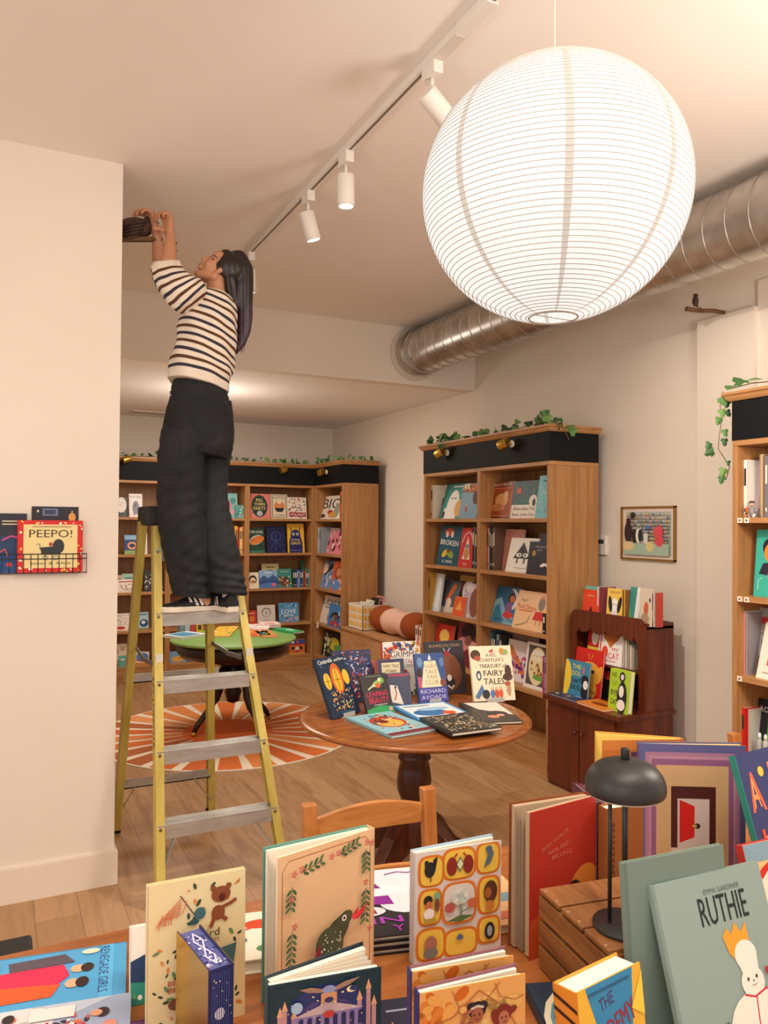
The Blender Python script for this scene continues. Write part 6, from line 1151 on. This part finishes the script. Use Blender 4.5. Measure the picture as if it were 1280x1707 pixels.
# frog book, opened as a V
FB = [('L', [(.04, .04), (.04, .9), (.1, .96), (.9, .965), (.96, .9), (.96, .04)], .006, '#b0583c')]
def sprig(x0, y0, x1, y1, n, s=1):
    a = [('L', [(x0, y0), (x1, y1)], .008, '#3f5a3a')]; dx, dy = x1-x0, y1-y0; ang = math.atan2(dy*1.3, dx)
    for i in range(n):
        t = (i+.5)/n
        for sd in (-1, 1): a.append(('E', x0+dx*t+.035*math.cos(ang+sd*.9)*s, y0+dy*t+.027*math.sin(ang+sd*.9)*s, .03*s, .009*s, ('#3f5f40', '#56784a')[i % 2], ang+sd*.7))
    return a
FB += sprig(.22, .86, .44, .9, 4)+sprig(.62, .9, .82, .945, 4)+sprig(.9, .88, .9, .74, 4)+sprig(.9, .62, .88, .4, 6)+sprig(.12, .8, .1, .66, 4)+sprig(.12, .52, .1, .3, 6)
for x, y in ((.13, .88), (.2, .9), (.5, .92), (.57, .93), (.88, .94), (.93, .93), (.09, .74), (.86, .68), (.12, .56), (.9, .36)): FB += [('E', x+.018*math.cos(a), y+.014*math.sin(a), .014, .006, '#c8685c', a) for a in (0, 1.2, 2.5, 3.8, 5)]
FB += [('P', [(.34, .2), (.4, .44), (.5, .5), (.62, .54), (.7, .5), (.66, .42), (.56, .3), (.5, .24)], '#4a4a34'), ('E', .47, .36, .14, .12, '#4f5238', .6), ('E', .64, .5, .07, .045, '#4f5238', .2), ('E', .62, .5, .025, .02, '#eee0d0'), ('E', .62, .5, .012, .01, '#22201c'), ('P', [(.69, .49), (.78, .545), (.76, .5)], '#d42a34'), ('P', [(.7, .485), (.9, .55), (.8, .49)], '#d42a34'), ('P', [(.7, .48), (.86, .51), (.76, .46)], '#d42a34'), ('P', [(.69, .5), (.82, .505), (.72, .46)], '#e8484c'), ('P', [(.55, .32), (.62, .3), (.64, .24), (.56, .26)], '#6a7a34'), ('P', [(.33, .22), (.3, .3), (.36, .4), (.38, .3)], '#8a2c34')]+[('D', 40, .38, .24, .58, .44, .008, ['#d8d4c0'], 88)]
book('peach coloured book with floral border and a spotted frog spitting fire', .236, .305, .026, '#e3b98c', FB, (.497, 1.425, T), 13, 0, hinge='R', splay=9, back='#5f9a8c', spine='#dfb98c')
# castle and owl book
CA = [('R', .06, 0, .98, .94, '#18343e'), ('E', .5, .3, .42, .6, '#2a3468'), ('E', .5, .2, .34, .5, '#4a3f78')]
for x, hh in ((.1, .55), (.14, .62), (.22, .5), (.8, .6), (.88, .74), (.93, .5)): CA += [('R', x-.02, 0, x+.02, hh, '#b98a8c'), ('P', [(x-.028, hh), (x+.028, hh), (x, hh+.14)], '#d9a078')]
CA += [('R', .22, 0, .82, .5, '#8c78a8'), ('P', [(.2, .5), (.84, .5), (.52, .66)], '#c0a4a8')]+[('R', .26+.075*i, .28, .3+.075*i, .46, '#2a2c58') for i in range(8)]+[('E', .28+.075*i, .46, .02, .02, '#2a2c58') for i in range(8)]
CA += [('P', [(.49, .85), (.36, .91), (.26, .9), (.34, .84), (.46, .81)], '#9a7864'), ('P', [(.55, .85), (.66, .92), (.8, .95), (.7, .86), (.58, .81)], '#9a7864'), ('E', .52, .84, .06, .06, '#8a92b8'), ('R', .45, .66, .59, .8, '#c8906a'), ('E', .52, .7, .04, .04, '#33365e'), ('E', .52, .5, .05, .05, '#b83a34'), ('E', .72, .8, .045, .045, '#efd8a0'), ('E', .74, .81, .038, .038, '#2a3468'), ('E', .24, .66, .05, .08, '#9fb8d0'), ('E', .38, .78, .01, .01, '#efe0a0'), ('E', .64, .78, .012, .012, '#efe0a0'), ('E', .42, .72, .01, .008, '#efe0a0'), ('R', .2, .24, .84, .27, '#d0a888')]
CA += [('D', 40, .1, .2, .95, .9, .008, ['#e6c890', '#c8d0e8'], 89)]
def _up(p, f=.5):
    g = lambda v: 1-(1-v)*f
    if p[0] == 'R': return ('R', p[1], g(p[2]), p[3], g(p[4]), p[5])
    if p[0] == 'E': return (p[0], p[1], g(p[2]), p[3], p[4]*f)+p[5:]
    if p[0] in 'PL': return (p[0], [(a, g(b)) for a, b in p[1]])+p[2:]
    return p
CA = [_up(p) for p in CA]+[('R', .24, .1, .82, .5, '#6a5a8c'), ('E', .53, .36, .2, .16, '#2a2c58')]
book('dark teal book with a moonlit castle and an owl, standing half open', .185, .225, .03, '#16323c', CA, (.393, 1.168, T), -9, 0, splay=17, back='#1f3440', spine='#22444e')
# purple mushroom stack
for i, (nm, dz) in enumerate((('lowest', 0), ('middle', .014))):
    quad(f'{nm} black book of the pile between the frog book and the medallion book', .70+.004*i, 1.55, -14, .24, .32, .013, '#1f1d20', [], z=T+dz)
quad('black and white book with purple pointed hats on top of the pile', .703, 1.55, -14, .24, .32, .013, '#2a282c', [('R', 0, .6, 1, 1, '#e8e2ea'), ('E', .38, .62, .4, .12, '#f0ecf0'), ('E', .7, .44, .28, .16, '#e6dfe4'), ('P', [(.3, .7), (.5, .68), (.42, .84)], '#7a1f84'), ('P', [(.3, .44), (.56, .42), (.54, .56), (.32, .56)], '#8a2490'), ('E', .25, .34, .2, .07, '#ddd6de'), ('P', [(.2, .3), (.36, .3), (.34, .38), (.22, .38)], '#8a3a4a'), ('T', 'IN', .42, .2, .09, '#a83ab0', .3, 0, 1), ('T', 'Y', .5, .08, .09, '#a83ab0', .12, 0, 1), ('L', [(.6, .9), (.75, .93), (.85, .9), (.95, .92)], .015, '#7a2a84')], z=T+.028)
# zodiac book
ZO = [('R', 0, 0, 1, 1, '#d9cfc8')]
OG = '#dd7a2c'; YE = '#ecc24c'
cells = [(.18, .82, .15, .145), (.5, .85, .2, .15), (.84, .86, .15, .15), (.17, .5, .14, .17), (.85, .52, .14, .18), (.18, .17, .17, .15), (.52, .14, .2, .13), (.85, .2, .14, .13)]
for cx, cy, rx, ry in cells: ZO += [('Q', cx, cy, rx, ry, OG)]
for cx, cy, rx, ry in cells: ZO += [('Q', cx, cy, rx-.028, ry-.022, YE)]
ZO += [('Q', .5, .5, .205, .195, OG), ('Q', .5, .5, .178, .17, '#ded4cc')]
ZO += [('E', .16, .84, .06, .07, '#2a2828'), ('P', [(.1, .92), (.14, .93), (.15, .84), (.11, .82)], '#2a2828'), ('P', [(.2, .93), (.25, .95), (.22, .82), (.17, .8)], '#2a2828'), ('L', [(.17, .78), (.17, .73)], .01, '#2a2828'), ('E', .41, .84, .06, .085, '#8a2c22'), ('E', .6, .84, .06, .085, '#8a2c22'), ('L', [(.44, .92), (.47, .95)], .02, '#b0402c'), ('L', [(.57, .92), (.54, .95)], .02, '#b0402c'), ('P', [(.505, .92), (.55, .85), (.505, .78), (.46, .85)], '#4a6a6a'), ('P', [(.505, .9), (.54, .85), (.505, .8), (.47, .85)], '#e0d8a8'),
       ('P', [(.78, .78), (.83, .9), (.8, .95), (.86, .98), (.9, .9), (.86, .82)], '#5a6a78'), ('E', .84, .95, .04, .03, '#5a6a78'), ('E', .14, .57, .05, .045, '#2c2020'), ('E', .15, .52, .04, .045, '#c8704a'), ('E', .15, .45, .06, .05, '#ece4dc'), ('P', [(.1, .41), (.22, .41), (.24, .36), (.1, .36)], '#b8943a'), ('E', .24, .6, .035, .035, '#7fa88a'), ('E', .24, .52, .03, .06, '#7a4a3a'),
       ('E', .86, .56, .08, .1, '#5a3420'), ('E', .83, .55, .04, .05, '#a8603a'), ('E', .85, .43, .05, .05, '#c87a3a'), ('E', .17, .18, .07, .075, '#a8705c'), ('E', .17, .1, .08, .05, '#7a7472'), ('E', .85, .2, .06, .08, '#2e2a30'), ('E', .85, .2, .03, .05, '#9aa0ac'), ('E', .5, .19, .04, .02, '#5a6a8a'), ('P', [(.46, .2), (.5, .23), (.54, .2)], '#5a6a8a')]
ZO += [('E', .5, .56, .1, .07, '#eae4da'), ('E', .5, .56, .085, .055, '#b8c4c0')]+[('E', .5+.07*math.cos(a), .57+.045*math.sin(a), .03, .022, ('#e6dfd4', '#cfd6cc')[int(a) % 2]) for a in (0, 1, 2, 3, 4, 5)]+[('E', .38, .48, .06, .045, '#b8584a'), ('E', .64, .49, .06, .045, '#c86a44'), ('L', [(.5, .5), (.51, .42), (.5, .38)], .02, '#7a8a6a'), ('L', [(.5, .42), (.6, .45)], .012, '#7a8a6a'), ('P', [(.34, .36), (.5, .4), (.66, .38), (.5, .34)], '#5a6e3c')]
book('pale book with nine orange ringed medallions of animals and people', .21, .24, .024, '#d9cfc8', ZO, (.819, 1.464, T), -6, 0, splay=5, back='#a9c4dc', spine='#cfc6c4')
# lying book behind it
quad('cream and teal book lying between the zodiac book and the red book', .985, 1.50, -8, .2, .34, .02, '#e8b884', [('R', 0, .3, 1, .42, '#7a9aa4'), ('R', 0, .78, 1, .86, '#2f5a54'), ('E', .4, .62, .12, .06, '#3a2a28'), ('R', .1, .9, .5, .96, '#c85a34'), ('E', .5, .12, .3, .05, '#d9785a'), ('R', .4, .5, .6, .54, '#7a2a24')])
# pair of orange comics
CO = [('R', 0, 0, 1, 1, '#dfa35c'), ('D', 16, .02, .7, .4, .97, .09, ['#c8641e', '#d27c30', '#e0a050'], 101, 1.6), ('D', 14, .45, .6, .98, .96, .09, ['#e8bc72', '#e2b064'], 102, 1.5), ('L', [(.1, .62), (.4, .7), (.75, .98)], .01, '#b06a3a'), ('L', [(.3, .98), (.36, .86), (.6, .62)], .01, '#b06a3a'), ('L', [(.0, .75), (.3, .8), (.55, .95)], .012, '#b06a3a'), ('L', [(.55, .95), (.8, .8), (.95, .6), (1, .4)], .012, '#b06a3a'), ('L', [(.7, .98), (.75, .88), (.9, .84), (.98, .86)], .01, '#b06a3a'), ('E', .4, .84, .05, .035, '#b06a3a'), ('E', .4, .84, .035, .025, '#e0a860'),
      ('E', .53, .82, .085, .06, '#2a1a24'), ('E', .47, .85, .04, .03, '#2a1a24', .5), ('E', .59, .85, .04, .028, '#2a1a24', -.5), ('E', .53, .785, .058, .055, '#a05a44'), ('L', [(.47, .835), (.53, .85), (.59, .835)], .022, '#c8b8a8'), ('E', .5, .79, .008, .009, '#2a1a18'), ('E', .55, .79, .008, .009, '#2a1a18'), ('L', [(.51, .76), (.53, .755), (.55, .762)], .006, '#5a2018'), ('L', [(.44, .7), (.38, .74), (.42, .81), (.47, .83)], .035, '#a05a44'), ('P', [(.42, .7), (.64, .7), (.66, .5), (.4, .5)], '#4a3a74'), ('E', .45, .7, .05, .05, '#a05a44'), ('E', .78, .77, .08, .06, '#7a2c20'), ('E', .7, .75, .04, .06, '#7a2c20', .3), ('E', .86, .78, .05, .025, '#7a2c20', .5), ('E', .78, .735, .052, .05, '#b06a50'), ('E', .8, .74, .007, .008, '#2a1a18'), ('E', .76, .74, .007, .008, '#2a1a18'), ('L', [(.77, .712), (.79, .706), (.81, .714)], .006, '#5a2018'), ('P', [(.7, .64), (.86, .64), (.9, .45), (.66, .45)], '#3a3a40'), ('L', [(.84, .6), (.92, .64), (.98, .63)], .04, '#3a2c38')]
book('orange adventure comic with two explorers on its cover, front one of a pair', .182, .226, .02, '#d9954c', CO, (.595, 1.046, T), -8.5, 0, spine='#2c2f6c', back='#8a5a6a', splay=4)
book('orange adventure comic with navy spine, rear one of a pair', .18, .225, .02, '#d9954c', CO, (.613, 1.103, T), -10, 0, spine='#2c2f6c', back='#8a5a6a', splay=4)
quad('dark starry book lying between the castle book and the comics', .62, 1.17, -14, .2, .2, .02, '#22243a', [('R', .1, .8, .6, .83, '#8a8aa0'), ('P', [(.1, .3), (.4, .5), (.3, .2)], '#d9853a')]+sprinkle(12, .012, ['#d8d4e0', '#d98a5a'], 90))
quad('dark round framed book lying at the lower photo edge', .87, 1.0, -20, .24, .30, .02, '#26384a', [('E', .5, .5, .5, .48, '#d9d0b4'), ('E', .5, .5, .45, .44, '#5a8a98'), ('E', .5, .5, .42, .41, '#26384a'), ('T', 'WILD', .42, .8, .07, '#d8d84a', .3, 20, 1), ('E', .7, .72, .03, .02, '#e8e4b0')])
# red mama book, thick and fanned
RB = [('R', 0, 0, 1, 1, '#a82a1c'), ('E', .3, .1, .5, .2, '#c0481c'), ('E', .85, .28, .3, .26, '#cf7a2a'), ('E', .6, .2, .3, .22, '#d08a34'), ('E', .66, .34, .13, .11, '#2a1614'), ('E', .68, .3, .09, .08, '#6a3424'), ('P', [(.38, .08), (.5, .22), (.8, .22), (.9, .08)], '#2a181c'), ('E', .42, .14, .04, .04, '#b8c0c8'), ('T', 'EVERY WORLDS', .36, .77, .03, '#c86a54', .42, 22, 1), ('T', 'MAMA AND I', .42, .71, .03, '#c86a54', .34, 12, 1), ('T', 'BELONG', .46, .66, .03, '#c86a54', .3, 4, 1)]
book('large worn red picture book with a curly haired child, fanned open', .205, .32, .035, '#a82a1c', RB, (1.055, 1.372, T), 6, 0, hinge='R', splay=11, back='#8a4a24', spine='#8a3a20', pages=mat('#b39a7c', .8))
book('brown cloth spined book standing behind the red one', .10, .30, .03, '#9a5c30', [('R', .1+0*i, .1+.045*i, .2, .125+.045*i, '#6a3c1e') for i in range(18)], (1.262, 1.36, T), -8, 0)
for i, (c, nm) in enumerate((('#5a2a44', 'plum'), ('#8a3a5a', 'magenta'), ('#b89aa8', 'dusty pink'), ('#2a2438', 'ink blue'))):
    book(f'tall {nm} book by its spine between the lamp posts', .15, .29-.006*i, .011, c, (), (1.30+.014*i, 1.42, T), 90-18, 0, name='book')
# crate
o = thing('wooden_crate', 'upturned slatted wooden crate on the front table carrying the lamp', 'crate', (1.057, 1.345, T)); CW, CL, CH = .25, .26, .160
o.rotation_euler = (0, 0, R_(-8.9))
for k in range(3):
    z = .004+k*.053; part(MB().box((0, -CL, z), (.010, 0, z+.044), CRATE), 'side_slat', o, .0015); part(MB().box((CW-.01, -CL, z), (CW, 0, z+.044), CRATE), 'side_slat', o, .0015)
for y in (-.012, -CL): part(MB().box((.01, y, .004), (CW-.01, y+.012, CH), CRATE), 'end_board', o, .0015)
for k in range(3): part(MB().box((0, -.083-k*.087, CH), (CW, -.003-k*.087, CH+.009), CRATE), 'top_board', o, .0015)
nl = MB()
for y in (-.02, -.065, -.11, -.15, -.24): nl.tube([(.006, y, CH+.009), (.006, y, CH+.0102)], .004, mat('#cfae84', .3, .6), 10)
part(nl, 'nail_heads', o)
LZ = T+CH+.0095
# lamp
lp = on(1041, 1545, 'z', LZ); top = on(1041, 1293, 'y', lp.y)
o = thing('table_lamp', 'black mushroom shaped table lamp standing on the wooden crate', 'lamp', (lp.x, lp.y, LZ)); hz = top.z-LZ
sc_ = (top-EYE).dot(CF)/FPX; rr = 66*sc_
part(MB().lathe([(.001, 0), (49*sc_*1.05, 0), (50*sc_*1.05, .004), (49*sc_*1.05, .008), (.001, .009)], BLKM, n=48), 'base', o, 0)
part(MB().tube([(0, 0, .008), (0, 0, hz+.02)], .0055, BLKM, 16), 'stem', o); d2 = CR*(-25*sc_)
part(MB().tube([(d2.x, d2.y, .008), (d2.x, d2.y, hz+.0)], .004, BLKM, 14), 'side_post', o)
dome = [(rr*.96, -rr*.42), (rr*.99, -rr*.36), (rr, -rr*.27), (rr*.985, -rr*.14), (rr*.93, rr*.02), (rr*.82, rr*.17), (rr*.66, rr*.29), (rr*.45, rr*.37), (rr*.2, rr*.41), (.001, rr*.42)]
inn = [(r_*.965, z-.002) for r_, z in dome]
part(MB().lathe(inn[::-1][::-1][:1]+dome+[], BLKM, (0, 0, hz), 64).lathe(inn, mat('#d8d0c4', .5), (0, 0, hz-.0015), 64), 'lamp_shade', o)
part(MB().lathe([(.0075, rr*.38), (.0085, rr*.40), (.0085, rr*.4+.020), (.007, rr*.4+.022), (.001, rr*.4+.022)], BLK, (0, 0, hz), 24), 'finial', o)
# striped doorway book and open book behind
DR = [('R', 0, 0, 1, 1, '#5f6090'), ('R', .055, 0, .945, .935, '#a87a98'), ('R', .09, 0, .91, .905, '#b98aa0'), ('R', .115, 0, .885, .88, '#8f5f86'), ('R', .16, 0, .84, .83, '#cda97c'), ('R', .2, 0, .8, .77, '#c9a878'), ('R', .3, 0, .72, .66, '#4a1f1e'), ('R', .36, .0, .66, .56, '#c8bcb4'), ('R', .3, 0, .72, .16, '#d0bfb4'), ('P', [(.38, .2), (.52, .25), (.52, .5), (.38, .55)], '#c8201c'), ('E', .545, .34, .03, .022, '#23201c'), ('R', .5, .33, .54, .35, '#c8a84a')]
book('picture book of a half open red door inside purple and tan frames', .29, .34, .02, '#5f6090', DR, (1.622, 1.62, T-.0+.0), -30, 0, splay=3, pages=mat('#e8c878'))
book('open orange and yellow book standing behind the lamp shade', .24, .335, .02, '#c87a3a', [('R', 0, .82, .9, .92, '#b86a2c'), ('R', .35, .86, .5, .9, '#5a3a5a')], (1.56, 1.70, T), -22, 0, splay=20, hinge='R', back='#e0b050', pages=mat('#efcf6a'))
# navy lettered book
AH = [('T', 'A', .18, .74, .26, '#e8603c', .24, 0, 1), ('T', 'A', .17, .735, .2, '#ee9a5a', .12), ('E', .36, .86, .05, .035, '#efb83c'), ('T', 'B', .62, .78, .26, '#e87a5a', .24, 0, 1), ('T', 'H', .24, .36, .27, '#e0482c', .26, 0, 1), ('T', 'H', .24, .35, .2, '#f0a08a', .16), ('E', .25, .38, .05, .04, '#f0e8dc'), ('T', 'O', .68, .38, .27, '#e0482c', .24, 0, 1)]
book('navy blue book with orange decorated capitals and teal spine', .24, .37, .018, '#2b3565', AH, (1.742, 1.283, T), 5, 18, spine='#2f8a7c')
# bakery band book
BA = [('R', 0, 0, 1, 1, '#e0b878'), ('R', .0, .88, 1, 1, '#7f9aa8'), ('E', .62, .72, .58, .2, '#c8281f'), ('E', .62, .71, .52, .17, '#ecdcc8'), ('R', .05, .52, 1, .57, '#c8281f'), ('R', .06, .57, 1, .74, '#ecdcc8'), ('T', 'BAND', .55, .78, .1, '#3a3a3c', .46, 3, 1), ('T', 'PARTY', .5, .64, .11, '#3a3a3c', .66, 3, 1), ('E', .22, .36, .14, .12, '#e08a8a'), ('E', .2, .24, .14, .16, '#b83a3a'), ('E', .45, .3, .14, .16, '#3a2a28'), ('E', .16, .08, .16, .08, '#e8d0b8')]+[('E', .1+.1*i, .545, .014, .011, '#efe4d0') for i in range(9)]+[('E', .12+.55*math.cos(a)+.5, .71+.185*math.sin(a), .012, .009, '#efe4d0') for a in (.4, .8, 1.2, 1.6, 2.0, 2.4, 2.8)]
book('red and cream fairground style book leaning at the right photo edge', .26, .30, .018, '#e0b878', BA, (1.392, 1.02, T), -3, 17, spine='#c0392f', back='#b8403c', pages=mat('#d9544a'))
# grey green books
book('plain grey green book standing behind the grey one with a crown', .239, .33, .012, '#74887f', [('R', .0, 0, .03, 1, '#64786f')], (1.039, 1.046, T), -4.9, 5.7, back='#7f9488')
RU = [('T', 'RUTHIE', .58, .785, .16, '#1f2426', .44, 0, 1), ('T', 'EMMA GARDINER', .6, .895, .03, '#5a6a68', .34), ('P', [(.63, .66), (.68, .7), (.71, .66), (.76, .72), (.8, .66), (.86, .71), (.86, .55), (.72, .5), (.66, .56)], '#e79a2c'), ('E', .8, .53, .1, .085, '#efe2d4'), ('P', [(.71, .52), (.9, .55), (.88, .4), (.74, .42)], '#efe2d4'), ('E', .81, .38, .105, .085, '#efe2d4'), ('E', .8, .14, .27, .2, '#efe2d4'), ('P', [(.7, .3), (.92, .3), (.98, .0), (.55, .0)], '#efe2d4'), ('L', [(.71, .325), (.8, .3), (.92, .33)], .012, '#c82a3c'), ('L', [(.81, .3), (.78, .12), (.75, .02)], .01, '#c82a3c'), ('E', .77, .4, .009, .011, '#3a2a3a'), ('E', .85, .405, .009, .011, '#3a2a3a'), ('E', .815, .385, .006, .005, '#3a3a4a'), ('L', [(.79, .365), (.815, .36), (.84, .368)], .004, '#7a6a6a'), ('E', .955, .42, .018, .02, '#a82430'), ('L', [(.955, .4), (.95, .1)], .005, '#4a6a5a')]
RU += [('E', x, y, rx, .09, '#4f5c38', ro) for x, y, rx, ro in ((.34, .1, .03, .5), (.42, .13, .03, .25), (.5, .13, .03, -.1), (.9, .06, .03, .3))]
def _sh(p, d):
    if p[0] == 'E': return (p[0], p[1]-d, p[2]-.03)+p[3:]
    if p[0] in 'PL': return (p[0], [(a-d, b-.03) for a, b in p[1]])+p[2:]
    return p
RU = [_sh(p, .12) for p in RU]
book('large grey green picture book of a white creature wearing an orange crown', .272, .30, .012, '#8a9d96', [('R', 0, 0, .022, 1, '#7b8d86')]+RU, (1.090, .968, T), -3, 18.5)
# academy
AC = [('R', 0, 0, 1, 1, '#e6b23c'), ('P', [(.12, 1), (.3, .6), (.2, .3), (.5, .2), (.8, .55), (.86, 1)], '#2f86b4'), ('T', 'THE', .42, .84, .1, '#4a3a6a', .22, 12, 1), ('T', 'ACADEMY', .46, .62, .17, '#9a2a3c', .8, 16, 1), ('R', .15, .93, .8, .95, '#245f84'), ('P', [(.75, .5), (.98, .4), (.9, .1), (.6, .2)], '#e0843a'), ('P', [(.8, .7), (1, .95), (1, .6)], '#f0d04a'), ('P', [(.0, .3), (.2, .2), (.12, 0), (0, 0)], '#f0d04a')]
book('thick yellow and blue paperback with spiky red title', .158, .206, .05, '#e8a23c', AC, (.842, .945, T), 8, 7, spine='#d9862c', spine_art=[('T', 'AGENT ZZ', .5, .55, .35, '#3a2018', 3.2, 90, 1)])

# ================================================================ groups of things that repeat
def where(p):
    if p.z > 1.4 and p.y < 4 and p.x < 1: return 'books in the wire rack on the near wall'
    if p.x < 2.0 and p.y < 2.1: return 'picture books on the front table'
    if (p.xy-V((1.86, 3.34))).length < .75: return 'fairy tale books on the round wooden table'
    if (p.xy-V((1.78, 6.27))).length < .75: return 'books on the green table'
    if p.y > 8.4 and p.x < 3.34: return 'books on the back wall bookcases'
    if p.x > 3.3 and p.y > 7.6: return 'books in the narrow corner bookcase' if p.z < .58 or p.x < 3.6 and p.y > 7.64 else 'books in the checked box'
    if p.x > 3.2 and p.y < 2.75: return 'books on the cut-off bookcase'
    if p.y > 5.9: return 'books on the birch bench'
    if p.y < 4.2 and p.z < 1.11: return 'books on the mahogany hutch'
    return 'books on the side wall bookcase'
for o in BOOKS: o['group'] = where(o.matrix_world.translation)
for nm, g in (('bookcase', 'oak bookcases with dark fascias'), ('ivy_garland', 'ivy garlands on the bookcases'), ('dining_chair', 'pine chairs'), ('price_tag', 'cream shelf edge stickers'), ('book_easel', 'clear book easels'), ('bottle', 'clear squeeze bottles')):
    for o in list(SC.objects):
        if o.parent is None and o.name.split('.')[0] == nm: o['group'] = g
